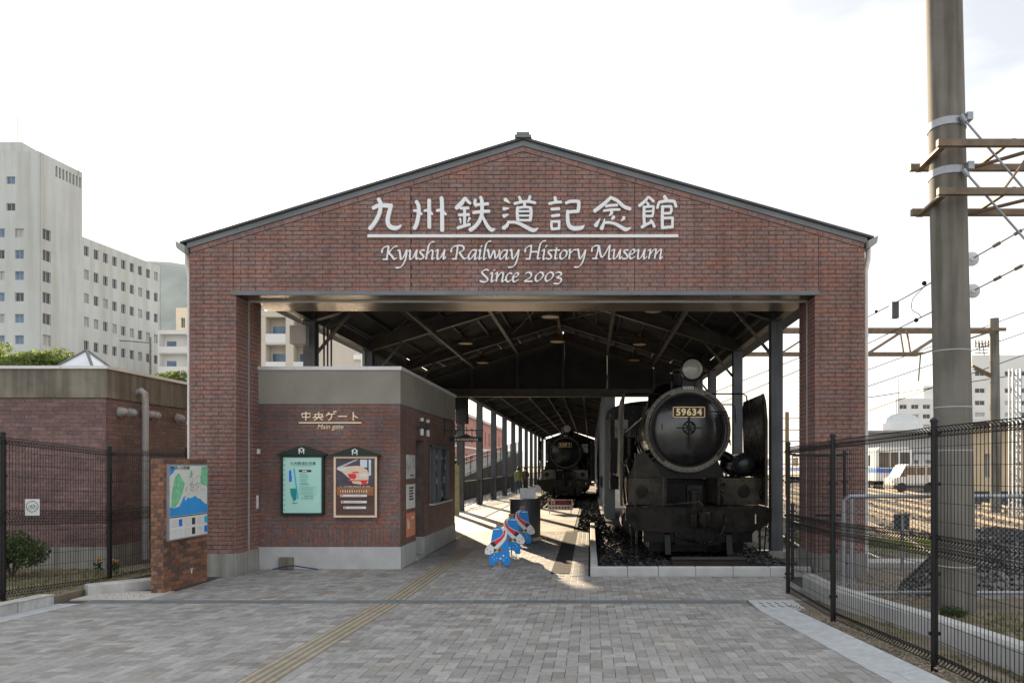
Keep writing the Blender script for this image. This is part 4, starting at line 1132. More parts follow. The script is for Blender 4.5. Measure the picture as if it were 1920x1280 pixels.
# glass pyramid rooflight on the hall
c = W(162, 657, 17.5); q = MB(); h0 = HT - .09; w = .80
base = [V((c.x - w, 17.5 - w, h0 + .3)), V((c.x + w, 17.5 - w, h0 + .3)), V((c.x + w, 17.5 + w, h0 + .3)), V((c.x - w, 17.5 + w, h0 + .3))]; ap = V((c.x, 17.5, c.z))
rl = thing('rooflight', 'glass pyramid rooflight on top of the brick hall', 'skylight', (c.x, 17.5, HT - .08))
box('upstand', 'gutter_grey', rl, c.x - w - .03, c.x + w + .03, 17.5 - w - .03, 17.5 + w + .03, h0, h0 + .3)
for i in range(4):
    a, b2 = base[i], base[(i + 1) % 4]
    MB().prism([a, b2, ap], [a + V((0, 0, -.02)), b2 + V((0, 0, -.02)), ap + V((0, 0, -.02))]).build('pane', 'skylight', rl)
    MB().bar(a, ap + V((0, 0, .01)), .05, .05).build('glazing_bar', 'fascia', rl)
# ================================================================== LOCOMOTIVES
def arc(cx, cz, r, a0, a1, y, n=14):
    return [(cx + r * math.cos(R(a0 + (a1 - a0) * i / n)), y, cz + r * math.sin(R(a0 + (a1 - a0) * i / n))) for i in range(n + 1)]
def loco(name, label, X, Y, Z, plate, c59=False):
    t = thing(name, label, 'locomotive', (X, Y + 4, Z)); P = lambda x, y, z: V((X + x, Y + y, Z + z))
    def B(nm, m, x0, x1, y0, y1, z0, z1, par=None): return MB().box(X + x0, X + x1, Y + y0, Y + y1, Z + z0, Z + z1).build(nm, m, par or t)
    bw = 1.30 if not c59 else 1.42
    CZ, CR, RY = (2.43, .857, 1.5) if not c59 else (2.42, .93, 1.3)
    ring_m = 'loco_ring' if not c59 else 'black_paint'
    # buffer beam with cut corners
    lp = [(-bw, .97), (bw, .97), (bw, .74), (bw - .22, .57), (.62, .53), (-.62, .53), (-bw + .22, .57), (-bw, .74)]
    beam = MB().prism([P(x, 0, z) for x, z in lp], [P(x, .05, z) for x, z in lp]).build('buffer_beam', 'loco_grime', t)
    q = MB()
    for x in [i * .155 for i in range(-8, 9)]:
        for z in (.93, .63): q.lathe(P(x, .001, z), (0, -1, 0), [(.016, 0), (.012, .010), (.004, .014)], 7)
    q.build('rivets', 'loco_grime', beam)
    q = MB(); q.box(X + bw - .30, X + bw - .28, Y - .012, Y + .0, Z + .70, Z + .86)
    for z in (.70, .76, .82): q.lathe(P(bw - .29, -.001, z), (0, -1, 0), [(.014, 0), (.014, .012)], 7)
    q.build('marker_bolts', 'letter_gold', beam)
    # coupler
    q = MB(); q.box(X - .17, X + .17, Y - .05, Y + .0, Z + .62, Z + .94); q.box(X - .11, X + .11, Y - .26, Y - .04, Z + .68, Z + .86)
    q.lathe(P(.05, -.30, .64), (0, 0, 1), [(.10, 0), (.115, .03), (.115, .25), (.09, .28)], 14); q.box(X - .19, X - .09, Y - .36, Y - .2, Z + .66, Z + .88)
    q.cyl(P(.05, -.30, .9), P(.05, -.30, 1.0), .022, n=8); q.build('coupler', 'loco_grime', t, True)
    MB().tube([P(-1.0, -.06, .99), P(-.35, -.08, 1.05), P(.0, -.1, 1.08), P(.06, -.12, 1.02)], .012, 6).build('uncoupling_rod', 'loco_tan', t, True)
    MB().tube(smooth_line([P(.46, -.02, .86), P(.45, -.14, .70), P(.36, -.16, .50), P(.20, -.12, .38), P(.02, -.1, .36), P(-.1, -.1, .42)], 6), .019, 8).build('brake_hose', 'black_paint', t, True)
    MB().tube(smooth_line([P(-.42, -.02, .6), P(-.40, -.10, .48), P(-.2, -.12, .40), P(0, -.1, .36)], 6), .016, 8).build('brake_hose', 'black_paint', t, True)
    # front deck and uprights
    B('deck_plate', 'loco_grime', -bw + .02, bw - .02, .05, 1.0, .93, .97)
    q = MB(); q.lathe(P(-.02, .28, .97), (0, 0, 1), [(.13, 0), (.13, .03), (.10, .04), (.10, .24), (.12, .25), (.12, .29), (.05, .31)], 16); q.build('valve_drum', 'loco_grime', t, True)
    B('drum_box', 'black_paint', -.16, .12, .36, .55, .97, 1.36)
    MB().tube([P(-.58, .55, .97), P(-.58, .55, 1.52)], .02, 8).build('lamp_iron', 'loco_tan', t); MB().tube([P(-.56, .5, 1.40), P(.42, .5, 1.40)], .008, 6).build('hand_rail', 'loco_grime', t)
    MB().tube([P(-1.13, .10, .55), P(-1.13, .10, 1.95)], .014, 8).build('hand_rail', 'loco_tan', t)
    MB().tube(smooth_line([P(.52, .6, .97), P(.52, .58, 1.2), P(.50, .6, 1.32), P(.58, .7, 1.38)], 5), .03, 8).build('steam_pipe', 'black_paint', t, True)
    # cylinder covers
    for s_, x0, x1 in ((-1, -1.22, -.50), (1, .46, 1.24)):
        q = MB(); lo = [P(x0, .74, .985), P(x1, .74, .985), P(x1, .70, 1.48), P(x0, .70, 1.48)]; hi = [P(x0, 2.2, .985), P(x1, 2.2, .985), P(x1, 2.2, 1.48), P(x0, 2.2, 1.48)]
        cv = q.prism(lo, hi).build('cylinder_cover', 'loco_tan' if not c59 else 'loco_ring', t)
        q = MB()
        for i in range(6):
            for z in (1.03, 1.44): q.lathe(P(x0 + .05 + i * (x1 - x0 - .1) / 5, .725 if z < 1.2 else .702, z), (0, -1, 0), [(.014, 0), (.008, .01)], 6)
        q.build('rivets', 'loco_grime', cv)
        q = MB(); q.lathe(P((x0 + x1) / 2 + .1 * s_, .722, 1.24), (0, -1, 0), [(.12, 0), (.12, .012), (.06, .014), (.06, .03)], 16); q.build('inspection_cover', 'loco_grime', cv)
        q = MB(); q.lathe(P(s_ * 1.0, 1.25, .62), (0, 1, 0), [(.05, -.25), (.05, -.02), (.30, 0), (.33, .03), (.33, .9), (.30, .93)], 20); q.build('steam_cylinder', 'black_paint', t, True)
        MB().tube(smooth_line([P(s_ * .62, 1.9, 2.0), P(s_ * .98, 1.9, 1.8), P(s_ * 1.05, 1.9, 1.45)], 5), .10, 10).build('steam_pipe', 'black_paint', t, True)
        # guard irons, steps
        q = MB(); q.bar(P(s_ * .55, .12, .55), P(s_ * .55, -.02, .14), .10, .03); q.build('guard_iron', 'black_paint', t)
        q = MB(); q.bar(P(s_ * 1.10, .06, .60), P(s_ * 1.10, .06, .18), .035, .035); q.bar(P(s_ * 1.22, .06, .70), P(s_ * 1.18, .06, .18), .02, .03); q.box(X + s_ * 1.16 - .10, X + s_ * 1.16 + .10, Y - .03, Y + .17, Z + .19, Z + .21); q.build('step', 'loco_grime', t)
        # running board
        B('running_board', 'black_paint', min(s_ * .72, s_ * 1.28), max(s_ * .72, s_ * 1.28), 2.2, 9.2, 1.46, 1.5)
        q = MB(); q.bar(P(s_ * 1.26, 1.1, 1.0), P(s_ * 1.26, 2.25, 1.48), .04, .05); q.build('board_brace', 'loco_tan', t)
    # frame
    B('frame', 'black_paint', -.42, .42, .06, 9.4, .30, .92)
    q = MB(); lo = [(-.78, 1.46), (.78, 1.46), (.62, 1.86), (-.62, 1.86)]; q.prism([P(x, 1.72, z) for x, z in lo], [P(x, 2.9, z) for x, z in lo]); q.build('smokebox_saddle', 'black_paint', t)
    q = MB(); lo = [(-1.16, 1.485), (-.50, 1.485), (-.56, 1.62), (-.86, 2.02), (-1.02, 1.92)]; q.prism([P(x, 1.60, z) for x, z in lo], [P(x, 1.64, z) for x, z in lo]); q.build('saddle_plate', 'loco_tan', t)
    B('ash_pan', 'black_paint', -.95, .95, 2.3, 9.3, .35, 1.44)
    B('bogie_frame', 'black_paint', -.86, .86, .30, 1.9, .16, .60); B('frame_stretcher', 'black_paint', -.98, .98, .12, .30, .34, .56)
    # smokebox, ring, door
    MB().lathe(P(0, RY, CZ), (0, 1, 0), [(CR - .02, .03), (CR - .02, 2.0), (CR - .06, 2.0)], 48).build('smokebox', 'black_paint', t, True)
    q = MB(); q.lathe(P(0, RY, CZ), (0, 1, 0), [(.66, .0), (CR - .02, .0), (CR, .02), (CR, .06), (CR - .04, .06)], 56); rg = q.build('smokebox_front', ring_m, t, True)
    q = MB()
    for i in range(44):
        a = 2 * math.pi * i / 44; q.lathe(P(math.cos(a) * (CR - .045), RY + .001, CZ + math.sin(a) * (CR - .045)), (0, -1, 0), [(.013, 0), (.008, .010), (.002, .012)], 6)
    q.build('rivets', 'loco_grime', rg)
    DR = CR - .15
    q = MB(); q.lathe(P(0, RY, CZ), (0, -1, 0), [(DR, 0), (DR, .03), (DR - .02, .05), (DR - .06, .065), (DR * .75, .12), (DR * .5, .155), (DR * .25, .175), (.01, .18)], 56); door = q.build('smokebox_door', 'loco_door' if not c59 else 'black_gloss', t, True)
    q = MB(); q.lathe(P(0, RY, CZ), (0, -1, 0), [(DR + .035, .0), (DR + .035, .02), (DR + .005, .022)], 56); q.build('door_rim', 'loco_ring' if c59 else 'loco_grime', rg, True)
    MB().tube(arc(X, Z + CZ, CR - .085, 118, 232, Y + RY - .06, 26), .012, 6).build('hand_rail', 'black_paint', rg, True)
    MB().tube(arc(X, Z + CZ, CR - .085, 62, -40, Y + RY - .06, 22), .012, 6).build('hand_rail', 'black_paint', rg, True)
    for a in (118, 175, 232, 62, 10, -40): MB().cyl(P(math.cos(R(a)) * (CR - .085), RY, CZ + math.sin(R(a)) * (CR - .085)), P(math.cos(R(a)) * (CR - .085), RY - .06, CZ + math.sin(R(a)) * (CR - .085)), .016, n=6).build('rail_stanchion', 'black_paint', rg)
    wy = RY - .20
    wz = CZ + .03
    q = MB(); q.cyl(P(0, wy + .05, wz), P(0, wy - .08, wz), .028, n=10); q.tube([P(.12 * math.cos(a), wy - .03, wz + .12 * math.sin(a)) for a in [i * math.pi / 10 for i in range(21)]], .012, 6)
    for a in range(4): q.cyl(P(0, wy - .03, wz), P(.12 * math.cos(a * 1.571 + .785), wy - .03, wz + .12 * math.sin(a * 1.571 + .785)), .009, n=5)
    q.build('hand_wheel', 'black_paint', door, True)
    q = MB(); q.bar(P(-.25, wy - .02, wz), P(.25, wy - .02, wz), .016, .02); q.bar(P(0, wy - .05, wz + .22), P(0, wy - .05, wz - .30), .03, .02); q.build('door_dart', 'black_paint', door)
    for z in (.36, .30): MB().bar(P(.22, RY - .13, CZ + z), P(DR + .06, RY - .03, CZ + z - .01), .03, .018).build('hinge_strap', 'black_paint', door)
    MB().bar(P(-.52, RY - .115, CZ + .11), P(-.52, RY - .115, CZ - .02), .02, .02).build('door_grip', 'black_paint', door)
    q = MB(); q.bar(P(.05, RY - .13, CZ - .36), P(.52, RY - .10, CZ - .35), .012, .014); q.build('door_rail', 'black_paint', door)
    # number plate
    pw, ph, pz, py = (.315, .105, CZ + .335, RY - .165) if not c59 else (.34, .12, CZ + .40, RY - .15)
    pl_ = B('number_plate', 'plate_black', -pw, pw, py - .012, py + .04, pz - ph, pz + ph)
    q = MB(); e = .013
    for a, b2, c_, d_ in ((-pw, pw, ph - e, ph), (-pw, pw, -ph, -ph + e), (-pw, -pw + e, -ph, ph), (pw - e, pw, -ph, ph)): q.box(X + a, X + b2, Y + py - .020, Y + py - .011, Z + pz + c_, Z + pz + d_)
    q.build('plate_border', 'brass', pl_)
    text_mesh('numerals', plate, .185 if not c59 else .20, 'brass', P(0, py - .018, pz - .004), (1, 0, 0), (0, 0, 1), pl_, .005, bold=.006, space=1.12)
    # headlight and plaque
    hz = CZ + CR + .36; hy = RY + .12; rr = .225
    q = MB(); q.lathe(P(.11, hy, hz), (0, 1, 0), [(rr, 0), (rr + .02, .01), (rr + .02, .05), (rr, .06), (rr * .95, .22), (rr * .6, .34), (.05, .38)], 28); hl = q.build('headlight', 'black_paint', t, True)
    MB().lathe(P(.11, hy + .008, hz), (0, -1, 0), [(rr - .012, 0), (rr * .8, .018), (rr * .4, .032), (.01, .036)], 28).build('headlight_lens', 'lens', hl, True)
    q = MB(); q.box(X - .09, X + .15, Y + hy + .05, Y + hy + .25, Z + CZ + CR - .02, Z + hz - rr + .03); q.bar(P(.18, hy + .1, CZ + CR - .05), P(.22, hy + .1, hz), .03, .03); q.build('headlight_bracket', 'black_paint', hl)
    pq = B('plaque', 'poster_white', -.09, .11, RY - .035, RY - .022, CZ + CR - .055, CZ + CR - .005); q = MB()
    for k in range(4): q.box(X - .075 + k * .045, X - .045 + k * .045, Y + RY - .037, Y + RY - .0351, Z + CZ + CR - .043, Z + CZ + CR - .018)
    q.build('plaque_marks', 'ink', pq)
    MB().tube([P(-.3, RY + .2, CZ + CR - .06), P(-.3, RY + .2, CZ + CR + .12)], .02, 6).build('marker_lamp', 'loco_ring' if c59 else 'black_paint', t)
    # chimney, boiler, dome, cab, tender
    MB().lathe(P(0, RY + .95, CZ + CR - .06), (0, 0, 1), [(.30, 0), (.24, .06), (.22, .2), (.22, .42), (.26, .45), (.26, .5), (.2, .51)], 22).build('chimney', 'black_paint', t, True)
    q = MB(); q.lathe(P(0, RY + 2.0, CZ), (0, 1, 0), [(CR - .06, 0), (CR - .04, 5.2), (CR + .02, 6.2), (CR + .02, 6.9)], 40)
    for k in range(5): q.lathe(P(0, RY + 2.4 + k * .9, CZ), (0, 1, 0), [(CR - .02, 0), (CR - .02, .05)], 40)
    q.build('boiler', 'black_paint', t, True)
    MB().lathe(P(0, RY + 3.6, CZ + CR - .2), (0, 0, 1), [(.45, 0), (.42, .2), (.40, .45), (.3, .58), (.1, .64)], 22).build('sand_dome', 'black_paint', t, True)
    MB().lathe(P(0, RY + 5.0, CZ + CR - .2), (0, 0, 1), [(.45, 0), (.42, .2), (.40, .45), (.3, .58), (.1, .64)], 22).build('steam_dome', 'black_paint', t, True)
    cab = MB(); y0 = 9.2
    cab.box(X - 1.33, X - 1.29, Y + y0, Y + y0 + 2.0, Z + 1.0, Z + 3.3); cab.box(X + 1.29, X + 1.33, Y + y0, Y + y0 + 2.0, Z + 1.0, Z + 3.3); cab.box(X - 1.29, X + 1.29, Y + y0, Y + y0 + .04, Z + 1.0, Z + 3.3)
    rf = [(1.45 * math.cos(R(a)), 3.25 + .42 * math.sin(R(a))) for a in range(0, 181, 15)]
    cab.prism([P(x, y0 - .1, z) for x, z in rf], [P(x, y0 + 2.2, z) for x, z in rf]); cb_ = cab.build('cab', 'black_paint', t)
    for s_ in (-1, 1): B('cab_window', 'glass_dark', s_ * 1.0 - .2, s_ * 1.0 + .2, y0 - .012, y0 - .002, 2.55, 3.1, cb_)
    B('tender', 'black_paint', -1.3, 1.3, 11.6, 16.2, 1.0, 2.6)
    for yy in (12.4, 14.0, 15.5):
        for s_ in (-1, 1): MB().lathe(P(s_ * .5, yy, .43), (s_, 0, 0), [(.43, 0), (.43, .10), (.36, .10), (.34, .06), (.08, .06)], 20).build('wheel', 'black_paint', t, True)
    # wheels
    for s_ in (-1, 1):
        for yy, r_ in ((.85, .47), (3.3, .62), (4.8, .62), (6.3, .62), (7.8, .62)):
            q = MB(); q.lathe(P(s_ * .495, yy, r_), (s_, 0, 0), [(r_ + .028, 0), (r_ + .028, .025), (r_, .035), (r_ - .005, .125), (r_ - .06, .125), (r_ - .06, .05)], 30)
            q.lathe(P(s_ * .53, yy, r_), (s_, 0, 0), [(.13, -.03), (.13, .08), (.10, .10)], 14)
            for k in range(10): a = k * .628; q.bar(P(s_ * .56, yy + .1 * math.cos(a), r_ + .1 * math.sin(a)), P(s_ * .56, yy + (r_ - .05) * math.cos(a), r_ + (r_ - .05) * math.sin(a)), .04, .05)
            q.build('wheel', 'loco_grime', t, True)
        q = MB(); q.box(X + s_ * .72 - .02, X + s_ * .72 + .02, Y + 3.2, Y + 7.9, Z + .52, Z + .60); q.bar(P(s_ * .82, 2.2, .62), P(s_ * .80, 4.8, .56), .04, .09); q.build('side_rod', 'loco_ring', t)
        q = MB(); q.bar(P(s_ * .98, 2.15, .86), P(s_ * .98, 3.7, .86), .06, .07); q.bar(P(s_ * .98, 2.15, .40), P(s_ * .98, 3.7, .40), .05, .06); q.bar(P(s_ * 1.0, 3.7, .35), P(s_ * 1.0, 3.7, 1.46), .06, .1); q.build('slide_bar', 'loco_ring', t)
    # air reservoir (right) and air pump (left)
    if not c59:
        q = MB(); q.lathe(P(1.06, 1.02, 1.74), (0, 1, 0), [(.01, -.12), (.08, -.11), (.15, -.075), (.20, -.01), (.215, .06), (.215, 1.7), (.18, 1.8)], 26); tk = q.build('air_reservoir', 'black_gloss', t, True)
        q = MB()
        for yy in (1.15, 2.2): q.tube([P(1.06 + .225 * math.cos(a), yy, 1.74 + .225 * math.sin(a)) for a in [i * .3307 for i in range(20)]], .015, 5)
        q.build('tank_strap', 'loco_grime', tk)
    q = MB(); q.lathe(P(-1.0, 4.2, 1.5), (0, 0, 1), [(.15, 0), (.15, .32), (.09, .34), (.09, .42), (.17, .44), (.17, .85), (.12, .88)], 16); q.build('air_pump', 'loco_grime', t, True)
    # smoke deflectors: plates with a leaning top and stays
    for s_ in (-1, 1):
        dx = 1.34 if not c59 else 1.40
        q = MB(); pr = [(.62, .97), (.62, 2.90), (.72, 3.06), (2.45, 3.06), (2.62, 2.90), (2.62, 1.50), (1.7, 1.50), (1.7, .97)]
        def dp(y, z, off): return P(s_ * (dx + off - max(0, z - 2.6) * .10), y, z)
        q.prism([dp(y, z, 0) for y, z in pr], [dp(y, z, .022) for y, z in pr]); df = q.build('smoke_deflector', 'loco_grime' if s_ > 0 or c59 else 'loco_ring', t)
        q = MB(); q.bar(dp(.62, .97, .011), dp(.62, 2.55, .011), .05, .03); q.bar(dp(.62, 2.55, .011), dp(.62, 2.90, .011), .05, .03); q.bar(dp(.62, 2.90, .011), dp(.72, 3.06, .011), .05, .03); q.build('edge_beading', 'loco_tan', df)
        for yy, zz in ((1.0, 3.02), (2.2, 2.90)):
            MB().tube([P(s_ * .45, RY + yy - .6, CZ + CR - .16), P(s_ * .55, RY + yy - .6, zz + .16), P(s_ * (dx - .16), RY + yy - .6, zz + .16), P(s_ * (dx - .09), RY + yy - .6, zz + .11), P(s_ * (dx - .07), RY + yy - .6, zz - .25)], .017, 7).build('deflector_stay', 'black_paint', df, True)
        q = MB(); q.tube([P(s_ * (CR + .03), RY + .3, CZ + .25), P(s_ * (CR + .05), 8.5, CZ + .25)], .018, 6); q.build('hand_rail', 'loco_ring', t)
        q = MB(); q.tube([P(s_ * .95, 2.1, 2.2), P(s_ * .72, 2.5, 3.05)], .022, 6); q.tube([P(s_ * 1.0, 2.3, 2.15), P(s_ * .78, 2.7, 2.98)], .014, 6); q.build('sand_pipe', 'loco_ring', t)
        for k in range(3): MB().tube(smooth_line([P(s_ * 1.05, 2.6 + k * .5, 1.5), P(s_ * 1.12, 2.9 + k * .5, 1.75 + .08 * k), P(s_ * 1.0, 3.6 + k * .5, 1.85 + .1 * k), P(s_ * .9, 5.2, 1.95 + .1 * k)], 5), .025, 6).build('pipe_run', 'loco_ring' if k % 2 else 'black_paint', t, True)
    return t
LXC, LYC = 1.93, 13.30
loco('steam_locomotive', 'large black steam locomotive with number plate 59634 and pale smokebox ring', LXC, LYC, .02, '59634')
loco('steam_locomotive', 'glossy black steam locomotive with plate C59 1 standing under the rear canopy', -1.36, 39.0, .02, 'C59 1', True)

# ---- kerbed track bed of the front locomotive
bed = thing('track_bed_kerb', 'pale concrete kerb blocks framing the front locomotive track bed', 'kerb', (1.7, GY, 0))
x = .0
for k in range(7):
    w = (.59, .49, .59, .59, .59, .59, .59)[k]
    if x < 3.5:
        m = MB(); x1 = min(x + w - .008, 3.50)
        m.loft([[(x, GY, -.1), (x1, GY, -.1), (x1, GY + .11, -.1), (x, GY + .11, -.1)], [(x, GY, .125), (x1, GY, .125), (x1, GY + .11, .125), (x, GY + .11, .125)], [(x + .008, GY + .012, .14), (x1 - .008, GY + .012, .14), (x1 - .008, GY + .11, .14), (x + .008, GY + .11, .14)]]); m.build('kerb_block', 'concrete_light', bed)
    x += w
for k in range(15):
    y = GY + .112 + k * .6
    m = MB(); m.loft([[(0, y, -.1), (.12, y, -.1), (.12, y + .59, -.1), (0, y + .59, -.1)], [(0, y, .125), (.12, y, .125), (.12, y + .59, .125), (0, y + .59, .125)], [(.012, y, .14), (.108, y, .14), (.108, y + .59, .14), (.012, y + .59, .14)]]); m.build('kerb_block', 'concrete_light', bed)
q = MB(); q.box(.12, 3.8, GY + .11, 31, -.2, -.02); struct('track_bed', q, 'soil_dark')
q = MB()
def chip(q, x, y, z, r):
    q.tint = rnd.random() * .98 + .01
    p = [V((x, y, z)) + V((rnd.uniform(-1, 1), rnd.uniform(-1, 1), rnd.uniform(-.8, .8))).normalized() * r * rnd.uniform(.6, 1.1) for _ in range(3)]
    a, b2 = V((x + r, y + rnd.uniform(-.5, .5) * r, z)), V((x - r, y + rnd.uniform(-.5, .5) * r, z))
    c_, d_ = V((x, y + r, z + rnd.uniform(-.3, .3) * r)), V((x, y - r, z + rnd.uniform(-.3, .3) * r)); t_, u_ = V((x + rnd.uniform(-.4, .4) * r, y, z + r * .8)), V((x, y, z - r * .7))
    o = len(q.v); q.v += [tuple(v) for v in (a, c_, b2, d_, t_, u_)]
    for i in range(4):
        j = (i + 1) % 4; q.face((o + i, o + j, o + 4)); q.face((o + j, o + i, o + 5))
for _ in range(3400):
    x, y = rnd.uniform(.16, 3.35), GY + .16 + rnd.random() ** 1.5 * 9
    h = .0 + .05 * rnd.random() + (.05 if x > 2.7 else 0)
    chip(q, x, y, h - .01, rnd.uniform(.022, .05))
tag(q.build('ballast', 'stone_chip'), 'dark crushed stone ballast around the front locomotive', 'ballast', kind='stuff')
def track(name, label, X, ya, yb, z=.02, n=12, sleep='sleeper', step=.65):
    t = thing(name, label, 'track', (X, ya, 0))
    for s_ in (-.5335, .5335):
        m = MB(); pr = [(-.06, -.14), (.06, -.14), (.06, -.125), (.012, -.11), (.012, -.04), (.033, -.025), (.033, 0), (-.033, 0), (-.033, -.025), (-.012, -.04), (-.012, -.11), (-.06, -.125)]
        xs_ = X + s_ + s_ / abs(s_) * .033
        m.prism([(xs_ + a, ya, z + b2) for a, b2 in pr], [(xs_ + a, yb, z + b2) for a, b2 in pr]); m.build('rail', 'rail_steel', t)
    y = ya + .15
    m = MB().box(-1.0, 1.0, -.1, .1, -.12, 0).mesh('sleeper', sleep)
    while y < yb - .1:
        o = link('sleeper', m, t); o.location = (X, y, z - .142); y += step
    return t
track('railway_track', 'rails under the front black locomotive with plate 59634', LXC, GY + .75, 30.5)
track('railway_track', 'rails under the rear locomotive in the canopy', -1.36, 30.6, 62)
q = MB(); q.box(-2.85, .40, 30.4, 64, -.3, -.16); struct('track_bed', q, 'ballast_base')
q = MB()
for _ in range(1500):
    x, y = rnd.choice([rnd.uniform(-2.8, -1.95), rnd.uniform(-.75, .42), rnd.uniform(-1.8, -.9)]), 30.5 + rnd.random() ** 1.4 * 16
    chip(q, x, y, -.10 + rnd.uniform(-.03, .05), rnd.uniform(.03, .065))
for _ in range(1300):
    x, y = rnd.uniform(-.35, .45), rnd.uniform(20.3, 31); chip(q, x, y, -.02 + rnd.uniform(-.02, .04), rnd.uniform(.03, .055))
tag(q.build('ballast', 'stone_chip'), 'grey ballast stones around the rear locomotive and along the metal wall', 'ballast', kind='stuff')
bs = thing('buffer_block', 'dark timber stop block across the rail ends before the front locomotive', 'buffer block', (LXC, GY + .5, 0))
q = MB(); q.box(LXC - .58, LXC + .58, GY + .42, GY + .68, -.02, .22); q.build('beam', 'sleeper', bs); q = MB(); q.bar((LXC - .60, GY + .40, .225), (LXC + .60, GY + .40, .225), .03, .03); q.build('edge_angle', 'steel_dark', bs)

# ================================================================== REAR CANOPY
RXL, RXR, RXM, RE = -4.95, .50, -2.22, 4.55
RY0, RY1 = 25.6, 82
can = thing('platform_canopy', 'long dark steel canopy with grey columns and sheet metal wall over the rear locomotive', 'canopy', (-2.2, 28, 0))
rz = lambda x: RE + min(x - RXL, RXR - x) * .30
ys = [28.5 + 4.85 * k for k in range(11)]
for Y in ys:
    q = MB(); w = .13; q.box(RXL - w, RXL + w, Y - w, Y - w + .016, 0, RE); q.box(RXL - w, RXL + w, Y + w - .016, Y + w, 0, RE); q.box(RXL - .009, RXL + .009, Y - w + .016, Y + w - .016, 0, RE); q.build('column', 'steel_column', can)
rafter(can, RXL, RXR, RXM, ys, rz, .22, .15)
for X in (-4.0, -3.0, RXM, -1.3, -.3):
    q = MB(); q.box(X - .04, X + .04, RY0, RY1, rz(X) - .09, rz(X) - .02); q.build('purlin', 'steel_rafter', can)
for xa, xb in ((RXL - .5, RXM), (RXM, RXR + .1)):
    za, zb = RE + (xa - RXL) * .3 + .30 if xa < RXM else rz(RXM) + .3, rz(RXM) + .3 if xb == RXM else RE - .03 + .3
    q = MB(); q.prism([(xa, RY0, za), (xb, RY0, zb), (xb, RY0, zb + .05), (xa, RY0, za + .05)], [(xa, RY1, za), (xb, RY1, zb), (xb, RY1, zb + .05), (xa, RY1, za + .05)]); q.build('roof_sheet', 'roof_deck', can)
q = MB(); q.box(RXL - .07, RXL + .07, RY0, RY1, RE - .012, RE + .24); q.build('eave_beam', 'steel_rafter', can)
q = MB(); y = RY0
while y < RY1:
    q.box(RXR, RXR + .03, y, y + .25, -.1, RE + .25); q.box(RXR - .025, RXR, y + .06, y + .19, .05, RE + .2); y += .25
q.build('sheet_wall', 'wall_sheet', can)
q = MB(); q.box(RXR + .0, RXR + .32, RY0 - .9, RY0 - .88, -.1, 4.0); q.box(RXR + .15, RXR + .17, RY0 - .88, RY0 - .62, -.1, 4.0); q.box(RXR, RXR + .32, RY0 - .62, RY0 - .6, -.1, 4.0); q.build('wall_post', 'wall_sheet', can)
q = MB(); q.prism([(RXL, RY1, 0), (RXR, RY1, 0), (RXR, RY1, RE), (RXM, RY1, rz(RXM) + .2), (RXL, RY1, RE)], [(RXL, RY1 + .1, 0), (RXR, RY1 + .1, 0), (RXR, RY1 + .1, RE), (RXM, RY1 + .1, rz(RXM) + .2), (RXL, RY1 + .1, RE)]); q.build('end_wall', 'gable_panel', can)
q = MB(); q.box(RXR - .12, RXR - .03, 26, 80, -.02, .06); q.build('skirting_kerb', 'concrete_light', can)
box('hanging_case', 'steel_dark', can, -5.0, -4.6, 27.7, 28.2, 3.3, 4.3)
for k, yy in enumerate((28.6, 31.2)):
    q = MB(); q.box(RXR - .10, RXR - .03, yy, yy + .3, .9, 1.3); q.build('valve_box', 'jacket_navy', can)
box('sun_block_valance', 'steel_dark', can, RXL - .16, RXL - .12, 24.95, 30.2, 3.85, RE + .2)  # added drop sheet, mostly hidden, keeps low sun off the front kerb
# railing between canopy columns
rl_ = thing('railing', 'black steel bar railing between the canopy columns', 'railing', (RXL, 40, 0))
for k in range(len(ys) - 1):
    ya, yb = ys[k] + .15, ys[k + 1] - .15
    q = MB(); q.box(RXL - .02, RXL + .02, ya, yb, 1.08, 1.12); q.box(RXL - .015, RXL + .015, ya, yb, .12, .15); q.build('rail', 'fence_black', rl_)
    q = MB(); n_ = 14 if k < 5 else 7
    for i in range(n_ + 1): yy = ya + (yb - ya) * i / n_; q.box(RXL - .011, RXL + .011, yy - .011, yy + .011, .0 if i % 7 == 0 else .15, 1.08)
    q.build('bars', 'fence_black', rl_)
q = MB(); q.box(-4.86, -4.62, 26.2, 26.35, 0, 1.75); tag(q.build('notice_stand', 'khaki'), 'slim tan notice stand beside the first canopy column', 'sign')

# ---- things on the platform floor
bn = thing('round_bin', 'dark grey cylindrical bin with a steel plate standing on top', 'bin', (-1.52, 17.4, 0))
MB().lathe((-1.52, 17.4, 0), (0, 0, 1), [(.36, 0), (.37, .02), (.37, .09), (.355, .1), (.355, .93), (.365, .94), (.365, .97), (.33, .975)], 40).build('drum', 'bin_grey', bn, True)
box('base_ring', 'steel_brushed', bn, -1.60, -1.44, 17.035, 17.045, .6, .62)
MB().lathe((-1.52, 17.4, .005), (0, 0, 1), [(.372, 0), (.372, .085), (.36, .086)], 40).build('kick_band', 'steel_brushed', bn, True)
box('top_plate', 'steel_brushed', bn, -1.63, -1.27, 17.28, 17.30, .95, 1.22)
sg = thing('low_sign', 'low white board with dark red emblem panel in front of the rear locomotive', 'sign', (-1.08, 27.0, 0))
a = W(1027, 936, 27.0); b2 = W(1074, 956, 27.0)
bd = box('board', 'poster_white', sg, a.x, b2.x, 27.0, 27.03, b2.z, a.z)
box('emblem_panel', 'maroon', bd, a.x + .03, b2.x - .05, 26.995, 27.0, (a.z + b2.z) / 2 + .0, a.z - .03)
mono(bd, a.x + .19, (a.z * .7 + b2.z * .3), 26.994, .13, 'poster_white')
q = MB()
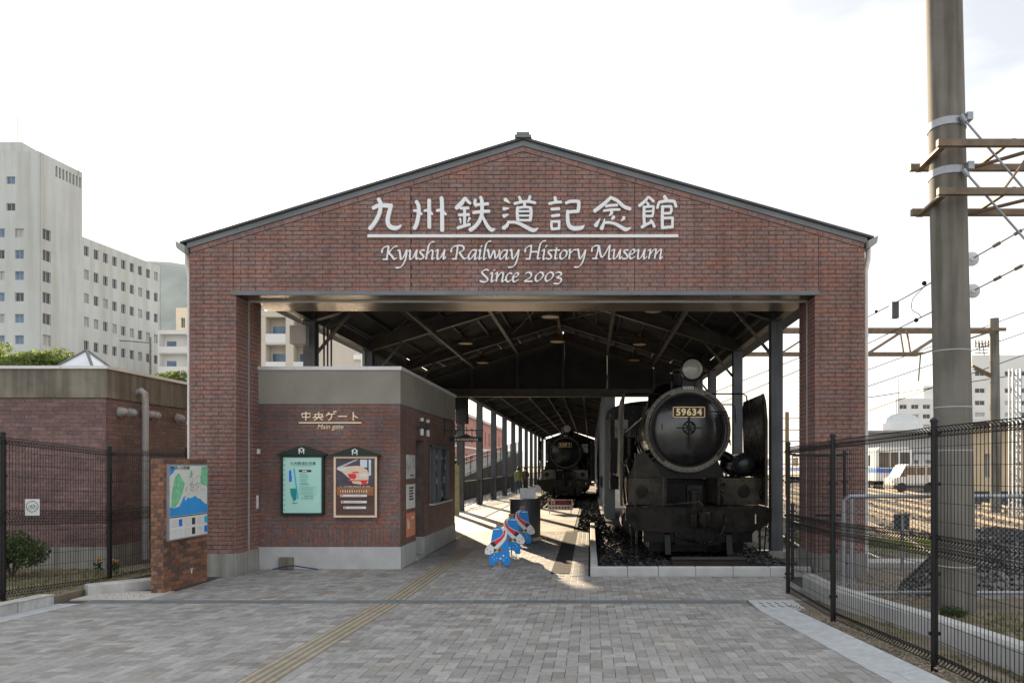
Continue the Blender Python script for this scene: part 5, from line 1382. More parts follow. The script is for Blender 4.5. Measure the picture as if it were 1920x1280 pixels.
for k in range(7): q.box(a.x + .06 + k * .11, a.x + .12 + k * .11, 26.995, 26.999, b2.z + .06, b2.z + .12)
q.build('lettering', 'ink', bd)
q = MB()
for k in range(5): q.box(a.x + .38 + k * .08, a.x + .43 + k * .08, 26.993, 26.9949, a.z - .13, a.z - .09)
q.build('lettering', 'red', bd)
q = MB(); q.box(a.x + .05, a.x + .08, 27.03, 27.06, 0, b2.z + .1); q.box(b2.x - .08, b2.x - .05, 27.03, 27.06, 0, b2.z + .1); q.build('leg', 'pipe_white', sg)

def cutout(X, Y, s, label, flip):
    t = thing('photo_board', label, 'photo board', (X, Y, 0), None)
    P = lambda u, v, d: V((X + (u if not flip else -u) * s, Y + d, v * s))
    body = [(-.20, .06), (-.20, .30), (-.17, .55), (-.13, .78), (-.06, .86), (.05, .86), (.13, .78), (.17, .55), (.22, .30), (.22, .05), (.12, .05), (.10, .11), (.04, .14), (-.03, .14), (-.08, .11), (-.10, .05)]
    MB().prism([P(u, v, 0) for u, v in body], [P(u, v, .035) for u, v in body]).build('board', 'board_blue', t)
    def lay(nm, m, pts, k): return MB().prism([P(u, v, -.004 - .002 * k) for u, v in pts], [P(u, v, -.0005) for u, v in pts]).build(nm, m, t)
    lay('train_body', 'white_paint', [(-.28, .28), (-.20, .27), (-.12, .31), (-.02, .40), (.08, .50), (.15, .60), (.17, .70), (.14, .80), (.08, .84), (.02, .84), (.08, .77), (.08, .70), (.03, .64), (-.06, .59), (-.16, .54), (-.24, .46), (-.29, .38), (-.30, .32)], 1)
    lay('train_stripe', 'red', [(-.13, .545), (-.06, .47), (.05, .57), (.12, .66), (.135, .76), (.10, .80), (.09, .70), (.03, .63), (-.05, .585)], 2)
    lay('train_window', 'ink', [(-.19, .51), (-.11, .43), (-.05, .475), (-.12, .55)], 3)
    for u, v in ((-.25, .37), (-.19, .32), (-.11, .38)): lay('train_mark', 'ink', [(u, v), (u + .012, v), (u + .022, v + .03), (u + .01, v + .03)], 3)
    lay('top_band', 'white_paint', [(-.13, .79), (.01, .79), (.01, .81), (-.13, .81)], 1)
    for u, v, r in ((-.13, .22, .014), (-.10, .27, .016), (-.05, .20, .014), (.03, .19, .03), (.09, .25, .03), (.10, .16, .016), (-.10, .17, .012), (.15, .21, .012)):
        lay('star', 'white_paint', [(u + r * (1 if i % 2 == 0 else .45) * math.sin(i * math.pi / 5), v + r * (1 if i % 2 == 0 else .45) * math.cos(i * math.pi / 5)) for i in range(10)], 1)
    lay('moon', 'khaki', [(-.06 + .055 * math.cos(a), .35 + .04 * math.sin(a)) for a in [i * .5236 for i in range(12)]], 1)
    lay('camera_print', 'wood_brown', [(-.02, .33), (.07, .33), (.09, .36), (.07, .40), (-.02, .39)], 2); lay('camera_lens', 'ink', [(.015 + .018 * math.cos(a), .362 + .018 * math.sin(a)) for a in [i * .628 for i in range(10)]], 3)
    MB().prism([P(-.05, .86, .0), (P(.05, .86, .0)), P(.06, .93, .0), P(-.07, .92, .0)], [P(-.05, .86, .03), P(.05, .86, .03), P(.06, .93, .03), P(-.07, .92, .03)]).build('top_tab', 'wood_brown', t)
    MB().prism([P(-.14, 0, -.16), P(.17, 0, -.16), P(.12, 0, .2), P(-.10, 0, .2)], [P(-.14, .012, -.16), P(.17, .012, -.16), P(.12, .012, .2), P(-.10, .012, .2)]).build('foot_plate', 'steel_brushed', t)
    MB().bar(P(0, .01, .09), P(0, .6, .05), .03 * s, .03 * s).build('stay', 'steel_brushed', t)
cutout(-1.56, 12.75, .82, 'blue starry photo board with white train nose on a silver foot plate', False)
cutout(-1.52, 14.3, .88, 'blue starry photo board standing between the two other photo boards', True)
cutout(-1.48, 16.2, .92, 'blue starry photo board standing directly before the round bin', True)

# ---- people
def person(label, X, Y, Z, h, top, legs, yaw, lean=0.0):
    k = h / 1.68
    bm_v = [(0, 0, .95), (0, 0, 1.12), (0, .01, 1.32), (0, 0, 1.44), (0, -.01, 1.52), (0, -.02, 1.60), (.09, 0, .90), (.10, -.02, .50), (.10, .02, .10), (.10, -.10, .04), (-.09, 0, .90), (-.10, .03, .50), (-.10, .06, .10), (-.10, -.06, .04),
            (.17, 0, 1.38), (.22, .02, 1.12), (.19, -.16, .98), (.17, -.22, .97), (-.17, 0, 1.38), (-.22, .02, 1.12), (-.21, -.05, .88), (-.21, -.08, .80)]
    ed = [(0, 1), (1, 2), (2, 3), (3, 4), (4, 5), (0, 6), (6, 7), (7, 8), (8, 9), (0, 10), (10, 11), (11, 12), (12, 13), (3, 14), (14, 15), (15, 16), (16, 17), (3, 18), (18, 19), (19, 20), (20, 21)]
    rad = [.15, .145, .165, .11, .055, .10, .095, .07, .05, .045, .095, .07, .05, .045, .07, .05, .038, .03, .07, .05, .038, .03]
    me = bpy.data.meshes.new('body'); me.from_pydata([tuple(c_ * k for c_ in v) for v in bm_v], ed, [])
    o = bpy.data.objects.new('tmp', me); C.objects.link(o)
    md = o.modifiers.new('s', 'SKIN'); sv = me.skin_vertices[0].data
    for i, r_ in enumerate(rad): sv[i].radius = (r_ * k, r_ * k * (.75 if i < 4 else 1))
    sv[0].use_root = True
    o.modifiers.new('u', 'SUBSURF').levels = 2
    m2 = bpy.data.meshes.new_from_object(o.evaluated_get(bpy.context.evaluated_depsgraph_get())); bpy.data.objects.remove(o)
    for nm in (top, legs, 'skin', 'hair', 'ink'): m2.materials.append(M[nm])
    for f in m2.polygons:
        z = f.center.z / k; r_ = (f.center.x ** 2 + f.center.y ** 2) ** .5 / k
        f.material_index = 4 if z < .09 else 1 if z < .86 and r_ < .17 else 3 if (z > 1.60 or (z > 1.47 and f.center.y > -.02 * k)) else 2 if z > 1.46 or (z < .9 and r_ > .2) else 0
        f.use_smooth = True
    m2.transform(Matrix.Translation((X, Y, Z)) @ Matrix.Rotation(yaw, 4, 'Z'))
    t = link('person', m2); tag(t, label, 'person')
    q = MB(); c_ = V((X, Y, Z + 1.60 * k)); q.ball(c_ + V((0, .01, .02)), .115 * k, 14, (.95, 1.05, 1.1)); hr = q.build('hair', 'hair', t, True)
    return t
person('person in an olive green jacket and jeans standing by the canopy railing', W(972, 900, 45).x, 45, 0, 1.60, 'jacket_green', 'denim', R(20))
person('person in dark clothes beside the one in the olive jacket', W(985.5, 900, 45.5).x, 45.4, 0, 1.62, 'jacket_dark', 'trousers_dark', R(-30))
# ================================================================== MESH FENCES
def mesh_bay(parent, A, B, h=2.0, gap=.05):
    """welded mesh between two posts: vertical wires, horizontal wires and rolled (triangular) stiffening bands"""
    A, B = V(A), V(B); L = (B - A).length; d = (B - A) / L; nrm = V((-d.y, d.x, 0)).normalized(); up = V((0, 0, 1))
    q = MB(); n = int(L / .05); r = .0021
    for i in range(n + 1):
        p = A + d * (L * i / n)
        q.bar(p + up * .06, p + up * (h - .03), .0045, .0045)
        for z in (.06, h / 2 - .05, h / 2 + .05, h - .05):
            s_ = -1 if z in (h / 2 - .05, h - .05) and False else 1
            a, b2, c_ = p + up * (z - .04), p + up * z - nrm * .045, p + up * (z + .04)
            q.bar(a, b2, .0062, .0062); q.bar(b2, c_, .0062, .0062)
    for z in [.06 + k * .155 for k in range(1, 6)] + [h / 2 + .05 + k * .155 for k in range(1, 6)]:
        q.bar(A + up * z, B + up * z, .0042, .0042)
    for z in (.06, h / 2 - .05, h / 2 + .05, h - .05):
        for dz, o in ((-.04, 0), (0, .045), (.04, 0)):
            q.bar(A + up * (z + dz) - nrm * o, B + up * (z + dz) - nrm * o, .0075, .0075)
    return q.build('mesh_panel', 'fence_black', parent)
def fence_post(parent, p, h=2.03, r=.030):
    q = MB(); p = V(p); q.lathe(p - V((0, 0, .15)), (0, 0, 1), [(r, 0), (r, h + .15), (r + .006, h + .15), (r + .006, h + .17), (r * .6, h + .19), (.004, h + .195)], 14)
    for z in (.25, .75, 1.05, 1.5, 1.92): q.box(p.x - .045, p.x + .045, p.y - .012, p.y + .012, p.z + z, p.z + z + .03)
    return q.build('post', 'fence_black', parent, True)
rfn = thing('mesh_fence', 'black welded mesh fence along the gutter right of the forecourt', 'fence', (2.75, 7, 0))
RP = [(3.12, 2.3, .10), (3.02, 4.25, .09), (2.88, 6.25, .075), (2.69, 8.27, .03), (2.70, 10.20, 0)]
for p in RP: fence_post(rfn, p)
for a, b2 in zip(RP, RP[1:]): mesh_bay(rfn, a, b2)
gt = thing('mesh_gate', 'black mesh gate leaf standing before the right brick pier', 'gate', (3.5, 11.4, 0))
for x_, h_ in ((3.10, 1.15), (3.90, 1.95)): fence_post(gt, (x_, 11.45, -.02), h_, .025)
q = MB()
for i in range(15): q.bar((3.10 + i * .8 / 14, 11.45, .1), (3.10 + i * .8 / 14, 11.45, 1.9), .006, .006)
for k in range(10): q.bar((3.10, 11.45, .12 + k * .197), (3.90, 11.45, .12 + k * .197), .006, .006)
q.box(3.10, 3.9, 11.435, 11.465, 1.88, 1.92); q.box(3.46, 3.9, 11.435, 11.465, .96, 1.0); q.build('mesh_panel', 'fence_black', gt)
lfn = thing('mesh_fence', 'black welded mesh fence before the brick hall on the left', 'fence', (-7.2, 10, 0))
LPp = [(-7.30, 5.2, bed_z(0, 5.2)), (-7.27, 7.2, bed_z(0, 7.2)), (-7.24, 9.2, .10), (-7.18, 11.15, -.02), (-7.05, 13.05, 0.0), (-6.42, 13.1, 0)]
for p in LPp: fence_post(lfn, p)
for a, b2 in zip(LPp, LPp[1:]): mesh_bay(lfn, a, b2)
# bicycle notice wired to the left fence
c = W(62, 950, 9.55); dr_ = V((.03, 1, 0)).normalized()
bs_ = thing('bicycle_sign', 'small white notice with a circled bicycle wired to the fence', 'sign', (c.x + .03, c.y, c.z))
F2 = lambda u, v, d_: V((c.x + .035 + .985 * u + d_ * .17, c.y - .06 + u * .17 - d_ * .98, c.z + v))
MB().prism([F2(-.083, -.105, 0), F2(.083, -.105, 0), F2(.083, .105, 0), F2(-.083, .105, 0)], [F2(-.083, -.105, -.004), F2(.083, -.105, -.004), F2(.083, .105, -.004), F2(-.083, .105, -.004)]).build('panel', 'white_paint', bs_)
q = MB(); q.tube([F2(.068 * math.cos(a), .01 + .068 * math.sin(a), .002) for a in [i * math.pi / 12 for i in range(25)]], .0035, 4)
for s_ in (-.026, .028): q.tube([F2(s_ + .02 * math.cos(a), -.005 + .02 * math.sin(a), .002) for a in [i * math.pi / 6 for i in range(13)]], .002, 4)
q.tube([F2(-.026, -.005, .002), F2(-.012, .03, .002), F2(.018, .03, .002), F2(.0, -.005, .002), F2(-.012, .03, .002)], .002, 4); q.tube([F2(.028, -.005, .002), F2(.016, .04, .002), F2(.026, .043, .002)], .002, 4)
q.build('bicycle_mark', 'denim', bs_)

# ================================================================== PLANTS
def leafy(mb, c, r, n, ls, flat=.8):
    for _ in range(n):
        d = V((rnd.gauss(0, 1), rnd.gauss(0, 1), rnd.gauss(0, 1))).normalized() * (rnd.random() ** .4)
        p = V(c) + V((d.x * r[0], d.y * r[1], d.z * r[2]))
        a = V((rnd.gauss(0, 1), rnd.gauss(0, 1), rnd.gauss(0, 1))).normalized(); b2 = a.cross(V((rnd.gauss(0, 1), rnd.gauss(0, 1), rnd.gauss(0, .6)))).normalized()
        s_ = ls * rnd.uniform(.6, 1.3); mb.tint = rnd.random() * .98 + .01
        o = len(mb.v); mb.v += [tuple(p - a * s_), tuple(p + b2 * s_ * .45), tuple(p + a * s_), tuple(p - b2 * s_ * .45)]; mb.face((o, o + 1, o + 2, o + 3))
def shrub(label, x, y, z, r, n, ls=.03, m='leaf'):
    t = thing('shrub', label, 'shrub', (x, y, z)); q = MB()
    for k in range(7): a = k * .9; q.tube([(x, y, z), (x + math.cos(a) * r[0] * .4, y + math.sin(a) * r[1] * .4, z + r[2] * .9)], .012, 5)
    q.build('stem', 'bark', t); q = MB()
    for k in range(9): leafy(q, (x + rnd.uniform(-.55, .55) * r[0], y + rnd.uniform(-.55, .55) * r[1], z + r[2] * rnd.uniform(.6, 1.3)), (r[0] * .55, r[1] * .55, r[2] * .5), n // 9, ls)
    q.build('foliage', m, t); return t
shrub('round dark green shrub growing behind the left fence', -8.75, 11.3, .05, (.50, .42, .42), 5200, .028)
shrub('low sprig of green leaves at the foot of the concrete mast', 4.25, 8.78, -.05, (.18, .12, .10), 500, .025)
for i, (px_, py_) in enumerate(((184, 1048), (215, 1052))):
    p = W(px_, py_, 11.7); t = thing('flower_plant', 'small orange-yellow bloom by the hall plinth, ' + ('nearer the round shrub' if i == 0 else 'nearer the downpipe'), 'plant', (p.x, 11.7, .03), 'orange flowers by the hall'); q = MB(); q.tube([(p.x, 11.7, .02), (p.x, 11.7, p.z)], .008, 5); leafy(q, (p.x, 11.7, p.z - .1), (.07, .06, .10), 40, .03); q.build('stem', 'leaf', t)
    q = MB(); leafy(q, p, (.06, .04, .045), 26, .022); q.build('bloom', 'yellow_flower', t)
def tree(label, x, y, z, h, r, n, ls, m='leaf_light', clumps=14):
    t = thing('tree', label, 'tree', (x, y, z)); q = MB(); top = V((x, y, z + h * .6))
    q.cyl((x, y, z), top, h * .035, h * .015, 9); cl = []
    for k in range(clumps):
        a = rnd.uniform(0, 6.28); rr = rnd.random() ** .5 * .8; p = V((x + math.cos(a) * rr * r[0], y + math.sin(a) * rr * r[1], z + h - r[2] + rnd.uniform(-.75, .75) * r[2] * (1 - rr * .5))); cl.append(p)
        s0 = V((x, y, z + h * rnd.uniform(.35, .6))); q.tube([s0, (s0 + p) / 2 + V((0, 0, .1 * h)) * .3, p], h * .008, 5)
    q.build('trunk', 'bark', t); q = MB()
    for p in cl: leafy(q, p, (r[0] * .40, r[1] * .40, r[2] * .36), n // clumps, ls)
    q.build('crown', m, t); return t
p = W(55, 656, 42); tree('broad pale green tree rising behind the brick hall parapet', p.x, 42, -.1, p.z + .75, (2.6, 2.2, 2.0), 11000, .13, clumps=20)
p = W(330, 692, 48); tree('small light green tree between the hall and the gate', p.x, 48, -.1, p.z + .3, (1.3, 1.3, 1.5), 3000, .11)
p = W(5, 652, 46); tree('second pale tree behind the hall at the cream tower foot', p.x - .8, 46, -.1, p.z + .6, (2.0, 2.0, 1.9), 4000, .12)

# ================================================================== CONCRETE MAST WITH BRACKETS
PX, PY = 4.49, 9.15
ms = thing('catenary_mast', 'thick weathered concrete mast with rusty lattice brackets behind the right fence', 'pole', (PX, PY, 0))
q = MB(); q.loft([q.ring((PX + .0 - .021 * z, PY, z), (0, 0, 1), .222 - .0023 * z, 36) for z in (-.2, 1, 2, 3, 4, 5, 6, 7, 8, 9.5, 11)]); q.build('shaft', 'pole_concrete', ms, True)
cxz = lambda z: PX - .021 * z
for py_ in (660, 765, 845, 1060):
    z = CAMZ + (CY - py_) * PY / F; q = MB(); q.lathe((cxz(z), PY, z), (0, 0, 1), [(.226 - .0023 * z, 0), (.2275 - .0023 * z, .006), (.226 - .0023 * z, .012)], 36); q.build('seam_band', 'concrete_light', ms, True)
for py_ in (238, 328):
    z = CAMZ + (CY - py_) * PY / F; q = MB(); q.lathe((cxz(z), PY, z - .05), (0, 0, 1), [(.212, 0), (.22, .0), (.22, .09), (.212, .09)], 36); q.box(cxz(z) + .13, cxz(z) + .20, PY - .25, PY - .15, z - .02, z + .07); q.build('clamp_band', 'galvanized', ms, True)
for py_, pyf, x0n, x0f in ((266, 312, 1757, 1706), (357, 393, 1758, 1709)):
    zz = CAMZ + (CY - py_) * 8.75 / F; yn, yf = 8.78, 9.50
    xn, xf = (x0n - CX) * yn / F, (x0f - CX) * yf / F
    q = MB(); q.box(xn, 12, yn - .035, yn + .03, zz - .045, zz + .035); q.build('bracket_chord', 'rusty', ms)
    q = MB(); q.box(xf, 12, yf - .03, yf + .035, zz - .045, zz + .035); q.build('bracket_chord', 'rusty', ms)
    lac = lambda p0, p1, w_, h_: MB().bar(p0, p1, w_, h_).build('lacing_bar', 'rusty', ms)
    lac((xn + .06, yn, zz - .05), (xf + .1, yf, zz - .05), .08, .03)
    xx = cxz(5) + .30; k = 0
    while xx < 8.5:
        lac((xx, yn if k % 2 else yf, zz - .055), (xx + .62, yf if k % 2 else yn, zz - .055), .06, .025); lac((xx + .3, yn, zz + .045), (xx + .3, yf, zz + .045), .05, .02); xx += .62; k += 1
zt, zb_ = 5.53, 4.96
xx = cxz(5) + .5
while xx < 8:
    lac((xx, 8.83, zb_ + .04), (xx + .35, 8.83, zt - .05), .045, .02); lac((xx + .7, 8.83, zb_ + .04), (xx + .35, 8.83, zt - .05), .045, .02); xx += 1.6
for (pa, pb) in (((1801, 216), (1985, 430)), ((1806, 318), (1985, 520))):
    MB().tube([W(*pa, 8.9), W(*pb, 8.9)], .014, 6).build('stay_rod', 'galvanized', ms)
    MB().tube([W(*pa, 8.9), W(pa[0] + 9, pa[1] + 12, 8.9)], .03, 8).build('turnbuckle', 'galvanized', ms)
# insulators and contact wires
def wire(label, pts, r=.008, m='wire'):
    return tag(MB().tube(pts, r, 5).build('overhead_wire', m), label, 'wire', 'overhead railway wires')
YI = 13.0
for i, (px_, py_, ex, ey) in enumerate(((1823, 485, 1985, 392), (1825, 545, 1985, 463))):
    c = W(px_, py_, YI); t = thing('insulator', ('upper' if i == 0 else 'lower') + ' white disc insulator with a rod beside the concrete mast', 'insulator', c)
    q = MB(); q.lathe(c, (.1, 1, .05), [(.04, -.02), (.05, 0), (.115, .012), (.125, .02), (.12, .03), (.03, .04)], 24); q.build('disc', 'insulator', t, True)
    e_ = W(ex, ey, YI - .8); q = MB(); q.tube([c, e_], .011, 6)
    for k in (.25, .5, .8): pm_ = c.lerp(e_, k); q.tube([pm_, c.lerp(e_, k + .09)], .03, 8)
    q.build('rod', 'rusty', t)
wire('upper contact wire running left from the mast insulator', [W(1826, 485, YI), W(1700, 556, 19), W(1620, 598, 26)], .014)
wire('lower contact wire running left from the mast insulator', [W(1828, 545, YI), W(1700, 608, 19), W(1640, 638, 24), W(1500, 705, 40)], .014)
for i, (px_, py_, Y_) in enumerate(((1733, 531, 17), (1643, 584, 24.2), (1718, 600, 18))):
    c = W(px_, py_, Y_); tag(MB().ball(c, .055, 10).build('wire_clamp', 'wire'), ['dark clamp on the upper contact wire near the mast', 'dark clamp on the upper contact wire near the gate', 'dark clamp on the lower contact wire'][i], 'clamp', 'clamps on the overhead wires')
bxp = W(1676, 582, 20.3); t = thing('wire_box', 'small dark box hanging from the overhead wire', 'signal box', bxp)
MB().box(bxp.x - .10, bxp.x + .10, 20.2, 20.35, bxp.z - .22, bxp.z + .22).build('case', 'trim_dark', t); MB().tube([bxp + V((0, 0, .2)), W(1676, 569, 20.3)], .012, 5).build('hanger', 'wire', t)
q = MB(); q.tube(smooth_line([W(1730, 541, 17.5), W(1712, 560, 17.6), W(1710, 580, 17.6), W(1722, 588, 17.6), W(1728, 596, 17.6)], 6), .009, 5); tag(q.build('jumper_cable', 'wire'), 'looped jumper cable hanging between the two contact wires', 'cable')
# far portal over the tracks
YT = 29.5
por = thing('catenary_portal', 'rusty lattice portal beam on a slim concrete pole over the tracks', 'portal', (15.7, YT, 0))
pc = W(1867, 597, YT); q = MB(); q.cyl((pc.x, YT, -.2), (pc.x - .06, YT, pc.z), .20, .17, 18); q.build('pole', 'pole_concrete', por, True)
a, b2 = W(1380, 620, YT), W(1878, 620, YT); zl = W(0, 664, YT).z
for yy in (YT - .3, YT + .3):
    q = MB(); q.box(a.x, b2.x, yy - .05, yy + .05, a.z - .06, a.z + .06); q.build('top_chord', 'rusty', por)
    q = MB(); q.box(a.x, b2.x - 3.2, yy - .04, yy + .04, zl - .04, zl + .04); q.build('bottom_chord', 'rusty', por)
    q = MB(); xx = a.x; k = 0
    while xx < b2.x - 3.4:
        q.bar((xx, yy, zl), (xx + 1.45, yy, a.z), .06, .06); q.bar((xx + 1.45, yy, a.z), (xx + 1.60, yy, zl), .06, .06); xx += 1.72
    q.bar((b2.x - 3.2, yy, zl), (b2.x - .3, yy, a.z), .06, .06); q.build('lattice', 'rusty', por)
q = MB(); h_ = W(1726, 664, YT)
q.tube([h_, W(1722, 714, YT)], .03, 6); q.tube([W(1823, 685, YT), W(1870, 708, YT)], .05, 6); q.tube([W(1826, 691, YT), W(1868, 712, YT)], .04, 6); q.build('hanger', 'rusty', por)
for i, (p0, p1) in enumerate((((1628, 693), (1990, 560)), ((1628, 724), (1990, 600)), ((1628, 770), (1990, 640)), ((1340, 760), (1628, 640)), ((1340, 735), (1500, 670)), ((1628, 745), (1990, 690)))):
    wire(['thin wire rising rightwards above the train yard', 'second thin wire above the yard below the portal', 'lowest thin wire over the yard rooftops', 'wire crossing the sky behind the shed columns', 'short wire behind the front locomotive deflector', 'nearly level wire before the white hotel'][i], [W(*p0, 33), W(*p1, 33)], .018)
q = MB(); a_ = W(1903, 692, 27); zb2 = -.2
for dx in (-.14, .14):
    for dy in (-.12, .12): q.bar((a_.x + dx, 27 + dy, zb2), (a_.x + dx, 27 + dy, a_.z), .045, .045)
z = 0; k = 0
while z < a_.z - .3:
    for dy in (-.12, .12): q.bar((a_.x - .14, 27 + dy, z if k % 2 else z + .3), (a_.x + .14, 27 + dy, z + .3 if k % 2 else z), .03, .03)
    z += .3; k += 1
tag(q.build('lattice_mast', 'galvanized'), 'slim white lattice mast rising before the tan building', 'mast')
q = MB(); mp_ = W(1475, 772, 46); q.box(mp_.x - .12, mp_.x + .12, 45.9, 46.1, -.2, mp_.z)
for k in range(6): q.bar((mp_.x - .9, 46, mp_.z - .4 - k * .7), (mp_.x + 1.6, 46, mp_.z - .4 - k * .7), .05, .05)
tag(q.build('cross_arm_mast', 'rusty'), 'distant mast with cross arms seen between column and pier', 'mast')

# ================================================================== CHAIN-LINK GATE, KERB WALL, MOUND
cg = thing('chain_link_gate', 'grey pipe-framed chain-link gate behind the black fence', 'gate', (4.2, 9.45, 0)); CYg = 9.55
x0, x1, z0, z1 = 3.24, 6.6, .12, 1.35
q = MB(); q.tube([(x0, CYg, -.15), (x0, CYg, z1 - .06), (x0 + .06, CYg, z1), (x1, CYg, z1)], .027, 10); q.tube([(x0 + .10, CYg, -.15), (x0 + .10, CYg, z1 - .03)], .022, 10); q.tube([(x0, CYg, z0), (x1, CYg, z0)], .024, 10); q.build('frame', 'galvanized', cg, True)
q = MB(); n_ = int((x1 - x0) / .07)
H = z1 - z0
for i in range(-int(H / .07), n_):
    for s_ in (1, -1):
        xa = x0 + i * .07; xb = xa + H
        za, zb2 = (z0, z1) if s_ > 0 else (z1, z0)
        if xa < x0: f = (x0 - xa) / H; za = za + (zb2 - za) * f; xa = x0
        if xb > x1: f = (x1 - xa) / (xb - xa); zb2 = za + (zb2 - za) * f; xb = x1
        q.bar((xa, CYg + .012 * s_, za), (xb, CYg + .012 * s_, zb2), .0028, .0028)
q.build('mesh_panel', 'galvanized', cg)
kw = thing('kerb_wall', 'rough pale concrete kerb wall curving behind the right fence', 'kerb', (3.3, 8, 0))
pts = [(4.0, 3.8), (3.75, 5.3), (3.62, 6.3), (3.42, 7.5), (3.16, 8.6), (2.98, 9.5), (2.98, 10.5)]
for i in range(6):
    (xa, ya), (xb, yb) = pts[i], pts[i + 1]; d = V((xb - xa, yb - ya, 0)).normalized(); s_ = V((d.y, -d.x, 0)); A, B = V((xa, ya, 0)) + d * .006, V((xb, yb, 0))
    L = lambda p: [p + V((0, 0, -.2)), p + V((0, 0, .19)), p + s_ * .03 + V((0, 0, .22)), p + s_ * .17 + V((0, 0, .22)), p + s_ * .2 + V((0, 0, .19)), p + s_ * .2 + V((0, 0, -.2))]
    MB().loft([L(A), L(B)]).build('kerb_block', 'concrete_light', kw)
q = MB()
for _ in range(1300): tuft(q, rnd.uniform(3.5, 5.6), rnd.uniform(5.0, 8.9), -.03, rnd.uniform(.03, .08), 6, .05)
for _ in range(420): tuft(q, rnd.uniform(2.75, 3.3), rnd.uniform(4.5, 8.5), .02, rnd.uniform(.015, .04), 4, .05)
tag(q.build('grass', 'grass'), 'patchy green grass around the foot of the concrete mast', 'grass', kind='stuff')
q = MB()
for _ in range(900):
    y = rnd.uniform(4.6, 9.8); chip(q, chan_x(min(y, 8.9)) + .42 + rnd.random() * .22, y, gz(y) - .004, rnd.uniform(.006, .017))
for _ in range(90): chip(q, rnd.uniform(-6.6, -5.9), rnd.uniform(9.75, 10.3), .004, rnd.uniform(.005, .010))
tag(q.build('gravel', 'stone_brown'), 'scattered small gravel along the fence verge', 'gravel', kind='stuff')
q = MB()
for _ in range(1500):
    x, y = rnd.uniform(3.35, 4.5), rnd.uniform(9.65, 13); chip(q, x, y, -.03, rnd.uniform(.012, .032))
tag(q.build('gravel', 'stone_brown'), 'grey-brown gravel strip between kerb wall and ballast heap', 'gravel', kind='stuff')
# dark ballast mound beyond the mast
def mound_z(x, y):
    u = max(0, min(1, (x - 4.25 - max(0, y - 10.4) * .5) / .75)); v = max(0, min(1, (y - 10.0) / .45)) * max(0, min(1, (12.0 - y) / .7)); return -.06 + .74 * u * v * (1 + .10 * math.sin(x * 2.3) + .06 * math.sin(x * 5.1 + y * 3))
q = MB(); nx, ny = 36, 24; o = len(q.v)
for i in range(nx + 1):
    for j in range(ny + 1):
        x, y = 3.55 + i * .2, 9.9 + j * .17; q.v.append((x, y, mound_z(x, y) + rnd.uniform(-.015, .015)))
for i in range(nx):
    for j in range(ny): a = o + i * (ny + 1) + j; q.face((a, a + ny + 1, a + ny + 2, a + 1))
mo = struct('ballast_mound', q, 'gravel_grey')
q = MB(); q.box(4.2, 6.6, 12.9, 13.5, -.1, .06); struct('concrete_strip', q, 'concrete_light')
q = MB()
for _ in range(4200):
    x, y = rnd.uniform(4.1, 8.5), 9.95 + rnd.random() * 1.6; chip(q, x, y, mound_z(x, y), rnd.uniform(.02, .05))
tag(q.build('ballast', 'stone_chip'), 'heap of dark ballast stones behind the concrete mast', 'ballast', kind='stuff')
sgp = thing('track_sign', 'black square track sign on a thin grey post', 'sign', (W(1692, 1060, 12.6).x, 12.6, 0)); c = W(1692, 979, 12.6)
MB().tube([(c.x, 12.6, -.1), (c.x, 12.6, c.z + .12)], .025, 8).build('post', 'galvanized', sgp); MB().box(c.x - .13, c.x + .13, 12.63, 12.65, c.z - .12, c.z + .14).build('panel', 'ink', sgp)

# ================================================================== TRAIN YARD
q = MB(); q.prism([(3.9, 14, -.4), (60, 14, -.4), (60, 200, -.4), (3.9, 200, -.4)], [(3.9, 14, -.10), (60, 14, -.10), (60, 200, -.10), (3.9, 200, -.10)]); struct('yard_ballast', q, 'ballast_base')
def yard_track(label, pts):
    t = thing('railway_track', label, 'track', pts[0], 'rails in the train yard'); P = smooth_line(pts, 6)
    for off_ in (-.57, .57):
        L = []
        for i, p in enumerate(P):
            d = (P[min(i + 1, len(P) - 1)] - P[max(i - 1, 0)]).normalized(); s_ = V((d.y, -d.x, 0)); L.append(p + s_ * off_)
        q = MB(); q.loft([[p + V((-.035, 0, -.08)), p + V((.035, 0, -.08)), p + V((.035, 0, .06)), p + V((-.035, 0, .06))] for p in L]); q.build('rail', 'rail_shine', t)
    m_ = MB().box(-1.05, 1.05, -.1, .1, -.06, -.005).mesh('sleeper', 'sleeper_yard'); acc = 0
    for i in range(len(P) - 1):
        d = P[i + 1] - P[i]; n_ = max(1, int(d.length / .75))
        for k in range(n_):
            if P[i].y > 48: continue
            o = link('sleeper', m_, t); o.location = P[i] + d * (k / n_) + V((0, 0, -.085)); o.rotation_euler = (0, 0, math.atan2(d.y, d.x) - math.pi / 2)
for i, pts in enumerate(([(7.2, 14.2), (8.6, 20), (10.4, 32), (12.6, 60)], [(9.2, 14.5), (10.6, 22), (12.8, 34), (16.4, 62)], [(11.2, 15), (13.2, 24), (16.0, 38), (20.0, 64)], [(4.9, 14.2), (5.5, 20), (6.6, 32), (9.0, 60)], [(14.0, 17), (16.6, 28), (19.6, 44), (23.8, 66)])):
    yard_track(['yard track second from the shed', 'yard track running past the portal pole', 'yard track leading to the white train', 'yard track nearest the shed wall', 'outer yard track before the tan building'][i] + ' with worn shiny rails', [(x, y, -.06) for x, y in pts])
q = MB()
for _ in range(2600):
    y = 14.2 + rnd.random() ** 1.6 * 26; x = rnd.uniform(4.2, 9 + (y - 14) * .6); chip(q, x, y, -.09, rnd.uniform(.03, .06))
tag(q.build('ballast', 'stone_yard'), 'brown ballast stones between the yard tracks', 'ballast', kind='stuff')
q = MB()
